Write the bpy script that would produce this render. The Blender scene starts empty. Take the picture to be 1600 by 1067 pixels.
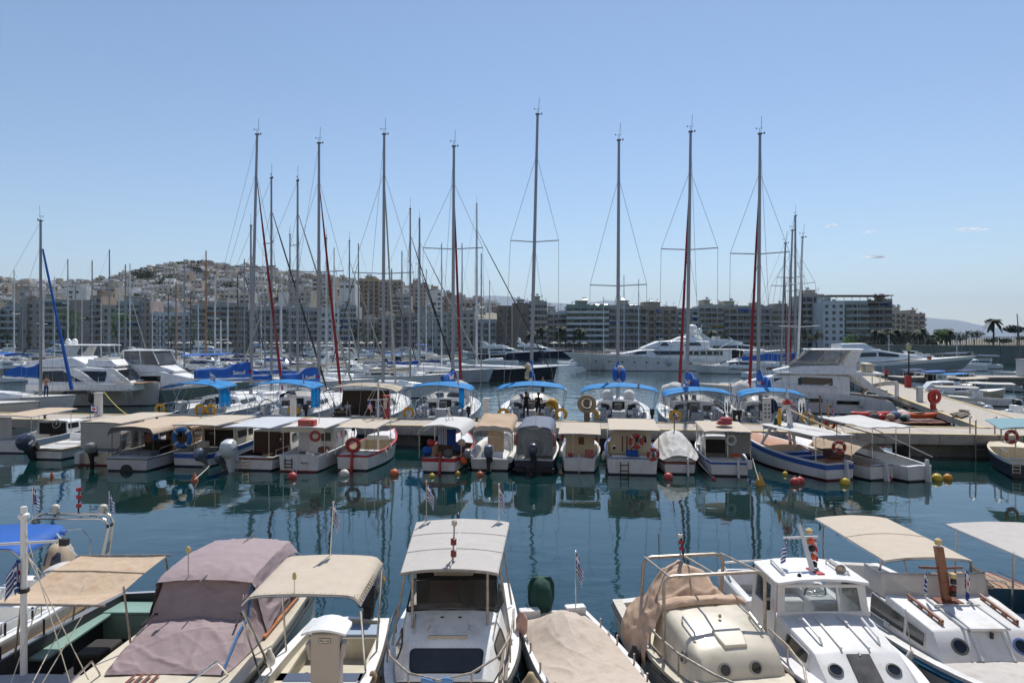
import bpy,bmesh,math,random
from mathutils import Vector as V,Matrix,noise
R=math.radians;PI=math.pi
sin,cos=math.sin,math.cos
random.seed(11)
SC=bpy.context.scene
COL=SC.collection
# ---------------------------------------------------------------- camera, sky, sun, exposure
CAMZ=6.2;HOR=528.0;F=1067.0          # the photograph: 1600 px wide, 24 mm lens, horizon at row 528
cam=bpy.data.objects.new('camera',bpy.data.cameras.new('camera'));COL.objects.link(cam)
cam.location=(0,0,CAMZ);cam.rotation_euler=(R(90),0,0)
cam.data.sensor_width=36;cam.data.lens=36*F/1600;cam.data.shift_y=-5.5/1600
cam.data.clip_start=.2;cam.data.clip_end=60000
SC.camera=cam
SUN_EL,SUN_AZ=57,16                        # ahead of the camera, a little to the right
w=bpy.data.worlds.new('World');SC.world=w;w.use_nodes=True
nt=w.node_tree;nt.nodes.clear()
sky=nt.nodes.new('ShaderNodeTexSky');sky.sky_type='NISHITA';sky.sun_disc=False
sky.sun_elevation=R(SUN_EL);sky.sun_rotation=R(SUN_AZ)
sky.air_density=1.0;sky.dust_density=.15;sky.ozone_density=2.8;sky.altitude=0
bg=nt.nodes.new('ShaderNodeBackground');bg.inputs['Strength'].default_value=.1
wo=nt.nodes.new('ShaderNodeOutputWorld')
nt.links.new(sky.outputs[0],bg.inputs[0]);nt.links.new(bg.outputs[0],wo.inputs[0])
sl=bpy.data.lights.new('sun','SUN');sl.energy=4.2;sl.angle=R(.55);sl.color=(1,.95,.87)
so=bpy.data.objects.new('sun',sl);COL.objects.link(so);so.location=(0,0,60)
sd=V((sin(R(SUN_AZ))*cos(R(SUN_EL)),cos(R(SUN_AZ))*cos(R(SUN_EL)),sin(R(SUN_EL))))
so.rotation_euler=(-sd).to_track_quat('-Z','Y').to_euler()
vs=SC.view_settings;vs.view_transform='Standard';vs.look='None';vs.exposure=.32;vs.gamma=1;vs.use_curve_mapping=False
SC.cycles.max_bounces=8;SC.cycles.transparent_max_bounces=12;SC.cycles.volume_bounces=0
SC.cycles.caustics_reflective=False;SC.cycles.caustics_refractive=False
SC.cycles.use_denoising=True

# ---------------------------------------------------------------- helpers
def at(px,d,z=0.):return V(((px-800)/F*d,d,z))            # the point at distance d and height z on the photograph's column px
def onz(px,py,z):                                             # where the sight line of a pixel meets height z
    d=(CAMZ-z)*F/(py-HOR);return V(((px-800)/F*d,d,z))
def zat(py,d):return CAMZ-(py-HOR)*d/F
def lerp(a,b,t):return a+(b-a)*t
def V3(p):return V((p[0],p[1],p[2]if len(p)>2 else 0))

_mats={}
def mat(name,col,rough=.5,metal=0,var=.1,vs=2.0,bump=0,bs=30,coat=0,dirt=0,dirtcol=(.16,.12,.08),transl=0,spec=.5,streak=1.0,emit=0):
    if name in _mats:return _mats[name]
    m=bpy.data.materials.new(name);m.use_nodes=True;t=m.node_tree;N=t.nodes;L=t.links
    b=N['Principled BSDF'];out=N['Material Output']
    b.inputs['Roughness'].default_value=rough;b.inputs['Metallic'].default_value=metal
    b.inputs['Coat Weight'].default_value=coat;b.inputs['Coat Roughness'].default_value=.08
    b.inputs['Specular IOR Level'].default_value=spec
    tc=N.new('ShaderNodeTexCoord')
    n1=N.new('ShaderNodeTexNoise');n1.inputs['Scale'].default_value=vs;n1.inputs['Detail'].default_value=5;n1.inputs['Roughness'].default_value=.65
    L.new(tc.outputs['Object'],n1.inputs['Vector'])
    r1=N.new('ShaderNodeMapRange');r1.inputs[1].default_value=.3;r1.inputs[2].default_value=.7
    r1.inputs[3].default_value=1-var;r1.inputs[4].default_value=1+var*.7
    L.new(n1.outputs[0],r1.inputs[0])
    sc=N.new('ShaderNodeVectorMath');sc.operation='SCALE';sc.inputs[0].default_value=col[:3]
    L.new(r1.outputs[0],sc.inputs['Scale']);c=sc.outputs[0]
    if dirt:
        mp=N.new('ShaderNodeMapping');mp.inputs['Scale'].default_value=(3,3,3*streak);L.new(tc.outputs['Object'],mp.inputs[0])
        n2=N.new('ShaderNodeTexNoise');n2.inputs['Scale'].default_value=1.3;n2.inputs['Detail'].default_value=8;n2.inputs['Roughness'].default_value=.7
        L.new(mp.outputs[0],n2.inputs['Vector'])
        r2=N.new('ShaderNodeMapRange');r2.inputs[1].default_value=.5;r2.inputs[2].default_value=.78;r2.inputs[4].default_value=dirt
        L.new(n2.outputs[0],r2.inputs[0])
        mx=N.new('ShaderNodeMix');mx.data_type='RGBA';mx.inputs[7].default_value=(*dirtcol,1)
        L.new(r2.outputs[0],mx.inputs[0]);L.new(c,mx.inputs[6]);c=mx.outputs[2]
    L.new(c,b.inputs['Base Color'])
    rr=N.new('ShaderNodeMapRange');rr.inputs[1].default_value=.3;rr.inputs[2].default_value=.7
    rr.inputs[3].default_value=max(.02,rough-.08);rr.inputs[4].default_value=min(1,rough+.08)
    L.new(n1.outputs[0],rr.inputs[0]);L.new(rr.outputs[0],b.inputs['Roughness'])
    if bump:
        n3=N.new('ShaderNodeTexNoise');n3.inputs['Scale'].default_value=bs;n3.inputs['Detail'].default_value=6
        L.new(tc.outputs['Object'],n3.inputs['Vector'])
        bp=N.new('ShaderNodeBump');bp.inputs['Strength'].default_value=bump;bp.inputs['Distance'].default_value=.02
        L.new(n3.outputs[0],bp.inputs['Height']);L.new(bp.outputs[0],b.inputs['Normal'])
    if emit:
        b.inputs['Emission Color'].default_value=(*col,1);b.inputs['Emission Strength'].default_value=emit
    if transl:
        tr=N.new('ShaderNodeBsdfTranslucent');L.new(c,tr.inputs[0]);ms=N.new('ShaderNodeMixShader');ms.inputs[0].default_value=transl
        L.new(b.outputs[0],ms.inputs[1]);L.new(tr.outputs[0],ms.inputs[2]);L.new(ms.outputs[0],out.inputs[0])
    _mats[name]=m;return m
def glassmat(name,tint=(.8,.85,.85),clear=.75,rough=.02):
    if name in _mats:return _mats[name]
    m=bpy.data.materials.new(name);m.use_nodes=True;t=m.node_tree;N=t.nodes;L=t.links
    N.remove(N['Principled BSDF']);out=N['Material Output']
    tr=N.new('ShaderNodeBsdfTransparent');tr.inputs[0].default_value=(*tint,1)
    di=N.new('ShaderNodeBsdfDiffuse');di.inputs[0].default_value=(.35,.37,.38,1)
    gl=N.new('ShaderNodeBsdfGlossy');gl.inputs['Roughness'].default_value=rough
    m1=N.new('ShaderNodeMixShader');nz=N.new('ShaderNodeTexNoise');nz.inputs['Scale'].default_value=2.2
    mr=N.new('ShaderNodeMapRange');mr.inputs[1].default_value=.35;mr.inputs[2].default_value=.7;mr.inputs[3].default_value=(1-clear)*.5;mr.inputs[4].default_value=1-clear
    L.new(nz.outputs[0],mr.inputs[0]);L.new(mr.outputs[0],m1.inputs[0])
    L.new(tr.outputs[0],m1.inputs[1]);L.new(di.outputs[0],m1.inputs[2])
    fr=N.new('ShaderNodeFresnel');fr.inputs[0].default_value=1.45;m2=N.new('ShaderNodeMixShader')
    L.new(fr.outputs[0],m2.inputs[0]);L.new(m1.outputs[0],m2.inputs[1]);L.new(gl.outputs[0],m2.inputs[2]);L.new(m2.outputs[0],out.inputs[0])
    _mats[name]=m;return m

class MB:
    """collects faces, then links them as ONE mesh object"""
    def __init__(s):s.v=[];s.f=[];s.m=[];s.T=None
    def add(s,pts,faces,m=0):
        o=len(s.v)
        s.v+=[V3(p)for p in pts]if s.T is None else[s.T@V3(p)for p in pts]
        for f in faces:s.f.append([o+i for i in f]);s.m.append(m)
        return s
    def poly(s,pts,m=0):return s.add(pts,[list(range(len(pts)))],m)
    def box(s,c,d,m=0,rz=0,rx=0,ry=0):
        q=Matrix.Rotation(rz,3,'Z')@Matrix.Rotation(ry,3,'Y')@Matrix.Rotation(rx,3,'X');c=V(c)
        P=[c+q@V((sx*d[0]/2,sy*d[1]/2,sz*d[2]/2))for sx,sy,sz in((-1,-1,-1),(1,-1,-1),(1,1,-1),(-1,1,-1),(-1,-1,1),(1,-1,1),(1,1,1),(-1,1,1))]
        return s.add(P,[(3,2,1,0),(4,5,6,7),(0,1,5,4),(1,2,6,5),(2,3,7,6),(3,0,4,7)],m)
    def box2(s,a,b,m=0):return s.box([(a[i]+b[i])/2 for i in range(3)],[abs(b[i]-a[i])for i in range(3)],m)
    def loft(s,secs,m=0,ring=True,caps=True):
        n=len(secs[0]);pts=[p for q in secs for p in q];F_=[];M_=[]
        for i in range(len(secs)-1):
            for j in range(n if ring else n-1):
                k=(j+1)%n;F_.append((i*n+j,i*n+k,(i+1)*n+k,(i+1)*n+j));M_.append(m(i,j)if callable(m)else m)
        o=len(s.v);s.add(pts,[])
        for f,mm in zip(F_,M_):s.f.append([o+i for i in f]);s.m.append(mm)
        if caps:
            mc=m(0,0)if callable(m)else m
            if caps in(True,1):s.f.append([o+i for i in range(n)][::-1]);s.m.append(mc)
            s.f.append([o+(len(secs)-1)*n+i for i in range(n)]);s.m.append(mc)
        return s
    def tube(s,path,r,n=6,m=0,caps=True,closed=False):
        path=[V3(p)for p in path];k=len(path);secs=[];up=None
        for i,p in enumerate(path):
            if closed:d=path[(i+1)%k]-path[i-1]
            else:d=path[min(i+1,k-1)]-path[max(i-1,0)]
            if d.length<1e-9:d=V((0,0,1))
            d.normalize()
            if up is None:up=V((0,0,1))if abs(d.z)<.9 else V((0,1,0))
            a=d.cross(up)
            if a.length<1e-6:a=d.orthogonal()
            a.normalize();b=a.cross(d);up=b
            rr=r[i]if isinstance(r,(list,tuple))else r
            secs.append([p+(a*cos(2*PI*j/n)+b*sin(2*PI*j/n))*rr for j in range(n)])
        if closed:secs.append(secs[0]);caps=False
        return s.loft(secs,m,True,caps)
    def lathe(s,prof,c=(0,0,0),n=12,m=0,axis='Z',caps=True):
        c=V(c);secs=[]
        for r,z in prof:
            ring=[]
            for j in range(n):
                a=2*PI*j/n;x,y=r*cos(a),r*sin(a)
                ring.append(c+V((x,y,z))if axis=='Z' else c+V((x,z,y))if axis=='Y' else c+V((z,x,y)))
            secs.append(ring)
        return s.loft(secs,m,True,caps)
    def ell(s,c,r,n=10,k=6,m=0,zmin=-1):
        prof=[]
        c=V(c);secs=[]
        for i in range(k+1):
            ph=-PI/2+PI*i/k;z=max(sin(ph),zmin);rr=max(cos(ph),.02)
            secs.append([c+V((r[0]*rr*cos(2*PI*j/n),r[1]*rr*sin(2*PI*j/n),r[2]*z))for j in range(n)])
        return s.loft(secs,m)
    def torus(s,c,R_,r,ax='Y',n=24,k=8,a0=0,a1=2*PI,m=0,tilt=0,flat=1):
        c=V(c);full=abs(a1-a0-2*PI)<1e-6;secs=[]
        for i in range(n+1):
            a=a0+(a1-a0)*i/n;ring=[]
            for j in range(k):
                b=2*PI*j/k;q=R_+r*cos(b);h=r*sin(b)*flat
                p=V((q*cos(a),h,q*sin(a)))if ax=='Y' else V((q*cos(a),q*sin(a),h))if ax=='Z' else V((h,q*cos(a),q*sin(a)))
                if tilt:p=Matrix.Rotation(tilt,3,'X')@p
                ring.append(c+p)
            secs.append(ring)
        return s.loft(secs,m,True,not full)
    def grid(s,fn,nu,nv,m=0,th=0):
        P=[[V3(fn(i/nu,j/nv))for j in range(nv+1)]for i in range(nu+1)]
        f=[(i*(nv+1)+j,(i+1)*(nv+1)+j,(i+1)*(nv+1)+j+1,i*(nv+1)+j+1)for i in range(nu)for j in range(nv)]
        mm=[m(i,j)if callable(m)else m for i in range(nu)for j in range(nv)]
        o=len(s.v);s.add([p for q in P for p in q],[])
        for a,b in zip(f,mm):s.f.append([o+i for i in a]);s.m.append(b)
        if th:
            # a second skin below and a rim
            nrm=(P[1][0]-P[0][0]).cross(P[0][1]-P[0][0]);dn=V((0,0,-th))if abs(nrm.normalized().z)>.5 else nrm.normalized()*-th
            o2=len(s.v);s.add([p+dn for q in P for p in q],[])
            for a,b in zip(f,mm):s.f.append([o2+i for i in reversed(a)]);s.m.append(b)
            rim=[(i,0)for i in range(nu+1)]+[(nu,j)for j in range(1,nv+1)]+[(i,nv)for i in range(nu-1,-1,-1)]+[(0,j)for j in range(nv-1,-1,-1)]
            for a,b in zip(rim,rim[1:]):
                ia,ib=a[0]*(nv+1)+a[1],b[0]*(nv+1)+b[1]
                s.f.append([o+ia,o2+ia,o2+ib,o+ib]);s.m.append(mm[0])
        return s
    def plate(s,pts,th,m=0,out=None):
        pts=[V3(p)for p in pts];n=V((0,0,0))
        for i in range(len(pts)):n+=(pts[i]-pts[0]).cross(pts[(i+1)%len(pts)]-pts[0])
        if n.length<1e-12:return s
        n.normalize()
        if out is not None and n.dot(V(out))<0:n=-n
        k=len(pts);q=[p+n*th for p in pts];lo=[p-n*.004 for p in pts]
        return s.add(lo+q,[list(range(k,2*k)),list(range(k))[::-1]]+[(i,(i+1)%k,k+(i+1)%k,k+i)for i in range(k)],m)
    def qwin(s,q,u0,u1,v0,v1,r=.0,th=.012,m=0,out=None,k=4):
        """a rounded window let onto a quad q = bottom-left, bottom-right, top-right, top-left"""
        q=[V3(p)for p in q]
        def B(u,v):return lerp(lerp(q[0],q[1],u),lerp(q[3],q[2],u),v)
        W=(B(u1,(v0+v1)/2)-B(u0,(v0+v1)/2)).length;H=(B((u0+u1)/2,v1)-B((u0+u1)/2,v0)).length
        ru=min(r/max(W,1e-6),.5)*(u1-u0);rv=min(r/max(H,1e-6),.5)*(v1-v0);P=[]
        for cu,cv,a in((u1-ru,v0+rv,-90),(u1-ru,v1-rv,0),(u0+ru,v1-rv,90),(u0+ru,v0+rv,180)):
            for i in range(k+1 if r else 1):
                an=R(a+90*i/k);P.append(B(cu+ru*cos(an),cv+rv*sin(an))if r else B(cu,cv))
        return s.plate(P,th,m,out)
    def build(s,name,mats,parent=None,smooth=35,bevel=0,loc=None,rz=0):
        me=bpy.data.meshes.new(name);me.from_pydata([tuple(p)for p in s.v],[],s.f)
        for x in(mats if isinstance(mats,(list,tuple))else[mats]):me.materials.append(x)
        me.polygons.foreach_set('material_index',s.m)
        bm=bmesh.new();bm.from_mesh(me);bmesh.ops.remove_doubles(bm,verts=bm.verts,dist=1e-5);bmesh.ops.recalc_face_normals(bm,faces=bm.faces);bm.to_mesh(me);bm.free()
        if smooth:
            me.polygons.foreach_set('use_smooth',[True]*len(me.polygons));me.set_sharp_from_angle(angle=R(smooth))
        o=bpy.data.objects.new(name,me);COL.objects.link(o)
        if parent is not None:o.parent=parent
        if loc is not None:o.location=loc
        if rz:o.rotation_euler.z=rz
        if bevel:
            b=o.modifiers.new('bevel','BEVEL');b.width=bevel;b.segments=2;b.limit_method='ANGLE';b.angle_limit=R(40);b.harden_normals=False
        return o
def tag(o,label=None,cat=None,group=None,kind=None):
    if label:o['label']=label
    if cat:o['category']=cat
    if group:o['group']=group
    if kind:o['kind']=kind
    return o
def thing(name,label,cat,loc=(0,0,0),rz=0,group=None):
    o=bpy.data.objects.new(name,None);COL.objects.link(o);o.location=loc;o.rotation_euler=(0,0,rz);o.empty_display_size=.2
    return tag(o,label,cat,group)
_kids={}
def kids(o):
    return[c for c in COL.objects if c.parent is o]
def dup(root,loc=None,rz=None,label=None,cat=None,group=None,scale=None,tree=None):
    """copy a thing with its parts and sub-parts (tree: cached (part, [sub-parts]) list)"""
    c=root.copy();COL.objects.link(c)
    if loc is not None:c.location=loc
    if rz is not None:c.rotation_euler.z=rz
    if scale is not None:c.scale=scale if hasattr(scale,'__len__')else(scale,)*3
    tag(c,label,cat,group)
    for a,subs in(tree if tree is not None else[(k,kids(k))for k in kids(root)]):
        b=a.copy();COL.objects.link(b);b.parent=c
        for d in subs:
            e=d.copy();COL.objects.link(e);e.parent=b
    return c
def tree_of(root):return[(k,kids(k))for k in kids(root)]
def text_mesh(name,s,size,m,parent=None,loc=(0,0,0),rot=(0,0,0),ext=.003,align='CENTER',shear=0):
    cu=bpy.data.curves.new(name,'FONT');cu.body=s;cu.size=size;cu.extrude=ext;cu.align_x=align;cu.align_y='CENTER';cu.shear=shear;cu.resolution_u=3
    t=bpy.data.objects.new('tmp',cu);COL.objects.link(t)
    dg=bpy.context.evaluated_depsgraph_get();me=bpy.data.meshes.new_from_object(t.evaluated_get(dg));bpy.data.objects.remove(t);bpy.data.curves.remove(cu)
    me.name=name;me.materials.clear();me.materials.append(m)
    o=bpy.data.objects.new(name,me);COL.objects.link(o);o.location=loc;o.rotation_euler=rot
    if parent is not None:o.parent=parent
    return o
ORD='first second third fourth fifth sixth seventh eighth ninth tenth eleventh twelfth thirteenth fourteenth fifteenth sixteenth seventeenth eighteenth nineteenth twentieth'.split()
ORD+=['twenty-'+x for x in ORD[:9]]+['thirtieth']+['thirty-'+x for x in ORD[:9]]+['fortieth']+['forty-'+x for x in ORD[:9]]+['fiftieth']
# ---------------------------------------------------------------- materials
gel=mat('white_gelcoat',(.84,.84,.82),.3,coat=.3,var=.06,dirt=.6,dirtcol=(.42,.37,.29),streak=.3)
gel2=mat('cream_gelcoat',(.6,.55,.45),.35,coat=.2,var=.06,dirt=.4,dirtcol=(.36,.29,.2),streak=.4)
gelg=mat('grey_gelcoat',(.5,.52,.53),.4,coat=.2,var=.06,dirt=.3,dirtcol=(.3,.27,.22))
whitep=mat('white_paint',(.65,.655,.665),.48,var=.06,dirt=.65,dirtcol=(.44,.4,.33),streak=.28)
creamp=mat('cream_paint',(.58,.51,.38),.5,var=.07,dirt=.35,dirtcol=(.36,.28,.18))
deckm=mat('nonslip_deck',(.62,.61,.58),.6,var=.08,bump=.3,bs=220,dirt=.45,dirtcol=(.38,.34,.28))
deckg=mat('grey_deck',(.4,.41,.41),.65,var=.1,bump=.3,bs=220,dirt=.4)
teak=mat('teak',(.3,.16,.075),.55,var=.25,vs=9,bump=.15,bs=60,dirt=.3)
varn=mat('varnished_wood',(.2,.065,.025),.3,coat=.4,var=.25,vs=8)
brown=mat('brown_trim',(.17,.055,.03),.45,var=.2)
redp=mat('red_paint',(.42,.025,.03),.45,var=.12,dirt=.3)
bluep=mat('blue_paint',(.025,.09,.36),.4,var=.12,dirt=.2)
tealp=mat('teal_blue_paint',(.015,.13,.24),.4,var=.12)
navyp=mat('navy_paint',(.012,.018,.05),.35,var=.1)
blackp=mat('black_rubber',(.015,.015,.017),.6,var=.15)
antif=mat('dark_antifouling',(.03,.035,.04),.7,var=.3)
antir=mat('red_antifouling',(.18,.03,.03),.7,var=.3)
antib=mat('blue_antifouling',(.015,.03,.09),.7,var=.3)
steel=mat('stainless_steel',(.62,.6,.57),.22,metal=1,var=.08)
steelr=mat('rusty_steel',(.4,.35,.3),.42,metal=.7,var=.3,vs=12,dirt=.55,dirtcol=(.2,.1,.05))
alu=mat('anodised_mast',(.25,.26,.28),.4,metal=.5,var=.1)
aluw=mat('white_mast',(.66,.66,.66),.4,var=.06)
alud=mat('dark_mast',(.1,.1,.11),.4,metal=.4,var=.1)
woodm=mat('wooden_mast',(.33,.15,.05),.45,var=.2,vs=6)
wire=mat('rigging_wire',(.3,.3,.31),.45,metal=.6,var=.1)
tan=mat('tan_canvas',(.6,.48,.36),.85,var=.08,vs=3,bump=.7,bs=5,transl=.18,dirt=.4,dirtcol=(.34,.24,.15))
cream=mat('cream_canvas',(.6,.525,.43),.85,var=.06,vs=3,bump=.7,bs=5,transl=.2,dirt=.3,dirtcol=(.4,.33,.24))
whitec=mat('white_canvas',(.66,.66,.65),.85,var=.05,vs=3,bump=.7,bs=5,transl=.2,dirt=.2,dirtcol=(.42,.4,.36))
greyc=mat('grey_canvas',(.5,.48,.46),.85,var=.06,vs=3,bump=.7,bs=5,transl=.15,dirt=.3,dirtcol=(.3,.27,.23))
rust_tan=mat('stained_tan_canvas',(.56,.43,.31),.88,var=.1,vs=2.5,bump=.9,bs=5,transl=.18,dirt=.85,dirtcol=(.38,.22,.12),streak=.5)
mauve=mat('mauve_canvas',(.3,.235,.25),.8,var=.1,vs=3,bump=1.0,bs=4.5,dirt=.25,dirtcol=(.2,.14,.14))
greyd=mat('dark_grey_canvas',(.12,.12,.115),.85,var=.12,bump=.3,bs=10)
browncv=mat('brown_canvas',(.2,.15,.115),.85,var=.12,bump=.3,bs=10,transl=.1)
bluecv=mat('azure_canvas',(.008,.27,.64),.75,var=.08,bump=.6,bs=6,transl=.3)
royal=mat('royal_blue_canvas',(.008,.1,.42),.75,var=.12,bump=.4,bs=8,transl=.06)
navycv=mat('navy_canvas',(.02,.035,.11),.8,var=.12,bump=.6,bs=6)
greycb=mat('blue_grey_canvas',(.14,.17,.24),.8,var=.1,bump=.6,bs=6,transl=.1)
tealcv=mat('pale_teal_canvas',(.2,.36,.42),.8,var=.1,bump=.6,bs=6,transl=.2)
greencv=mat('green_canvas',(.008,.055,.04),.8,var=.15,bump=.4,bs=12)
redcv=mat('red_sailcloth',(.2,.008,.014),.75,var=.15,bump=.3,bs=12)
vinyl=glassmat('clear_vinyl',(.82,.84,.86),.6,.08)
clear=glassmat('clear_glass',(.86,.9,.9),.8)
dark=mat('dark_glass',(.012,.014,.017),.06,var=.2,coat=.3)
tint=mat('tinted_glass',(.03,.032,.035),.08,var=.25,coat=.3)
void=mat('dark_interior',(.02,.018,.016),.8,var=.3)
orange=mat('orange_plastic',(.6,.1,.02),.5,var=.1,dirt=.2)
redb=mat('lifebuoy_red',(.42,.04,.025),.55,var=.12,dirt=.3)
blueb=mat('lifebuoy_blue',(.015,.1,.3),.5,var=.12)
yellow=mat('yellow_foam',(.62,.32,.02),.6,var=.15,dirt=.35)
yellp=mat('yellow_paint',(.55,.42,.16),.65,var=.2,vs=6,dirt=.6,dirtcol=(.36,.32,.26))
buoyw=mat('white_buoy',(.6,.57,.5),.5,var=.15,dirt=.4)
motorg=mat('grey_cowling',(.2,.21,.22),.35,coat=.3,var=.08)
motorw=mat('white_cowling',(.56,.6,.63),.32,coat=.4,var=.06)
motorn=mat('navy_cowling',(.03,.04,.075),.35,coat=.3,var=.1)
rope=mat('pale_rope',(.5,.46,.38),.9,var=.2,vs=30)
roped=mat('dark_rope',(.06,.055,.05),.9,var=.2,vs=30)
ropey=mat('yellow_rope',(.6,.55,.12),.8,var=.2,vs=30)
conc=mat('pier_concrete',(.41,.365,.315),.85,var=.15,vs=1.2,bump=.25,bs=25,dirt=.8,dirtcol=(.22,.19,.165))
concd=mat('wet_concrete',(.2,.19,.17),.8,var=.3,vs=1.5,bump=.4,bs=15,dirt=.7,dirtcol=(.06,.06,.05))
pedm=mat('pedestal_beige',(.37,.325,.295),.5,var=.06,dirt=.2)
pedw=mat('pedestal_white',(.66,.64,.6),.5,var=.08,dirt=.35)
fend=mat('white_fender',(.62,.6,.54),.45,var=.1,dirt=.5,dirtcol=(.3,.24,.17))
fendd=mat('dark_fender',(.03,.03,.035),.6,var=.2)
skinm=mat('skin',(.44,.25,.16),.6,var=.08)
clothb=mat('black_cloth',(.015,.015,.017),.9,var=.2)
clothn=mat('blue_cloth',(.03,.06,.2),.9,var=.2)
clothr=mat('red_cloth',(.35,.03,.06),.9,var=.2)
hairm=mat('dark_hair',(.025,.017,.012),.7,var=.2)
flagb=mat('flag_blue',(.02,.06,.27),.85,var=.1,transl=.25)
flagw=mat('flag_white',(.72,.72,.72),.85,var=.06,transl=.25)
flagr=mat('flag_red',(.42,.02,.04),.85,var=.1,transl=.25)
cushb=mat('blue_cushion',(.045,.07,.14),.7,var=.12)
soleb=mat('pale_blue_deck',(.28,.36,.48),.6,var=.1,dirt=.4)
mintp=mat('mint_paint',(.2,.33,.29),.55,var=.1,dirt=.4,dirtcol=(.14,.17,.15))
greyp=mat('slate_paint',(.17,.18,.2),.55,var=.12,dirt=.35)
blueint=mat('blue_interior',(.02,.09,.16),.5,var=.12,dirt=.3)
# ---------------------------------------------------------------- the setting
def water_mat():
    m=bpy.data.materials.new('harbour_water');m.use_nodes=True;t=m.node_tree;N=t.nodes;L=t.links
    b=N['Principled BSDF'];b.inputs['IOR'].default_value=1.9;b.inputs['Roughness'].default_value=.03;b.inputs['Specular Tint'].default_value=(.72,.92,1,1)
    tc=N.new('ShaderNodeTexCoord')
    nb=N.new('ShaderNodeTexNoise');nb.inputs['Scale'].default_value=.05;nb.inputs['Detail'].default_value=4
    L.new(tc.outputs['Object'],nb.inputs['Vector'])
    mx=N.new('ShaderNodeMix');mx.data_type='RGBA';mx.inputs[6].default_value=(.002,.018,.018,1);mx.inputs[7].default_value=(.002,.026,.026,1)
    L.new(nb.outputs[0],mx.inputs[0]);L.new(mx.outputs[2],b.inputs['Base Color'])
    def ns(scale,sx,sy,det,seed,dist=0.):
        mp=N.new('ShaderNodeMapping');mp.inputs['Scale'].default_value=(sx,sy,1);mp.inputs['Location'].default_value=(seed*17.3,seed*5.1,seed);mp.inputs['Rotation'].default_value=(0,0,.2*seed)
        L.new(tc.outputs['Object'],mp.inputs[0])
        n=N.new('ShaderNodeTexNoise');n.inputs['Scale'].default_value=scale;n.inputs['Detail'].default_value=det;n.inputs['Roughness'].default_value=.5;n.inputs['Distortion'].default_value=dist
        L.new(mp.outputs[0],n.inputs['Vector']);return n.outputs[0]
    def mul(a,k):
        q=N.new('ShaderNodeMath');q.operation='MULTIPLY';L.new(a,q.inputs[0])
        if isinstance(k,(int,float)):q.inputs[1].default_value=k
        else:L.new(k,q.inputs[1])
        return q.outputs[0]
    def add(a,c):
        q=N.new('ShaderNodeMath');q.operation='ADD';L.new(a,q.inputs[0]);L.new(c,q.inputs[1]);return q.outputs[0]
    # calm patches and breezy patches: the breeze reaches the open fairway beyond the pier
    sx=N.new('ShaderNodeSeparateXYZ');L.new(tc.outputs['Object'],sx.inputs[0])
    far=N.new('ShaderNodeMapRange');far.inputs[1].default_value=45;far.inputs[2].default_value=75;far.inputs[3].default_value=0;far.inputs[4].default_value=1;L.new(sx.outputs[1],far.inputs[0])
    patch=N.new('ShaderNodeMapRange');patch.inputs[1].default_value=.42;patch.inputs[2].default_value=.62;patch.inputs[3].default_value=.35;patch.inputs[4].default_value=1.25
    L.new(ns(.13,1,.6,2,3),patch.inputs[0])
    amp=add(patch.outputs[0],mul(far.outputs[0],2.4))
    h=add(mul(ns(.42,1,1.5,2,1),.036),add(mul(ns(1.5,1,1.7,2,2,.4),.008),mul(mul(ns(5.5,1,1.6,2,4),.0017),patch.outputs[0])))
    h=mul(h,amp)
    bp=N.new('ShaderNodeBump');bp.inputs['Strength'].default_value=1;bp.inputs['Distance'].default_value=1.0
    L.new(h,bp.inputs['Height']);L.new(bp.outputs[0],b.inputs['Normal'])
    return m
W=30000
tag(MB().poly([(-W,-60,0),(W,-60,0),(W,28500,0),(-W,28500,0)]).build('water',water_mat()),kind='structure')

# haze: one closed box of even air
hz=MB().box2((-W-400,-200,-9),(W+400,29000,1700)).build('haze',[],smooth=0)
hm=bpy.data.materials.new('air');hm.use_nodes=True;t=hm.node_tree;t.nodes.clear()
pv=t.nodes.new('ShaderNodeVolumePrincipled');pv.inputs['Color'].default_value=(.72,.84,1.0,1);pv.inputs['Density'].default_value=.000042;pv.inputs['Anisotropy'].default_value=.1
ot=t.nodes.new('ShaderNodeOutputMaterial');t.links.new(pv.outputs[0],ot.inputs['Volume']);hz.data.materials.append(hm)
try:hm.volume_sampling='DISTANCE'
except Exception:pass
tag(hz,kind='stuff')

# far mountains across the gulf
mtm=mat('mountain_rock',(.05,.07,.09),.95,var=.3,vs=.001)
def prof(tab,x):
    if x<=tab[0][0]:return tab[0][1]
    for a,b in zip(tab,tab[1:]):
        if x<=b[0]:
            s=(x-a[0])/(b[0]-a[0]);return lerp(a[1],b[1],s)
    return tab[-1][1]
MT=[(300,480),(600,470),(700,466),(770,461),(800,463),(830,470),(900,475),(950,468),(1000,476),(1100,486),(1250,498),(1380,500),(1420,497),(1446,495.5),(1471,498),(1499,500),(1521,506),(1547,510),(1573,513),(1600,519),(1650,524),(1800,526),(2000,522)]
def mtn(u,v):
    px=lerp(300,2000,u);Y=lerp(20000,28000,v);ridge=(HOR-prof(MT,px))*24000/F
    k=max(0,1-abs(v-.53)/.53)**1.0
    z=ridge*k*(1 if abs(v-.53)<.01 else 1+.1*noise.noise(V((px*.02,v*5,3))))+CAMZ*min(1,k*3)
    z+=14*noise.noise(V((px*.06,v*9,1)))*k
    return((px-800)/F*Y,Y,max(z,-1)+.5)
tag(MB().grid(mtn,150,17).build('mountains',mtm),kind='structure')

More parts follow.
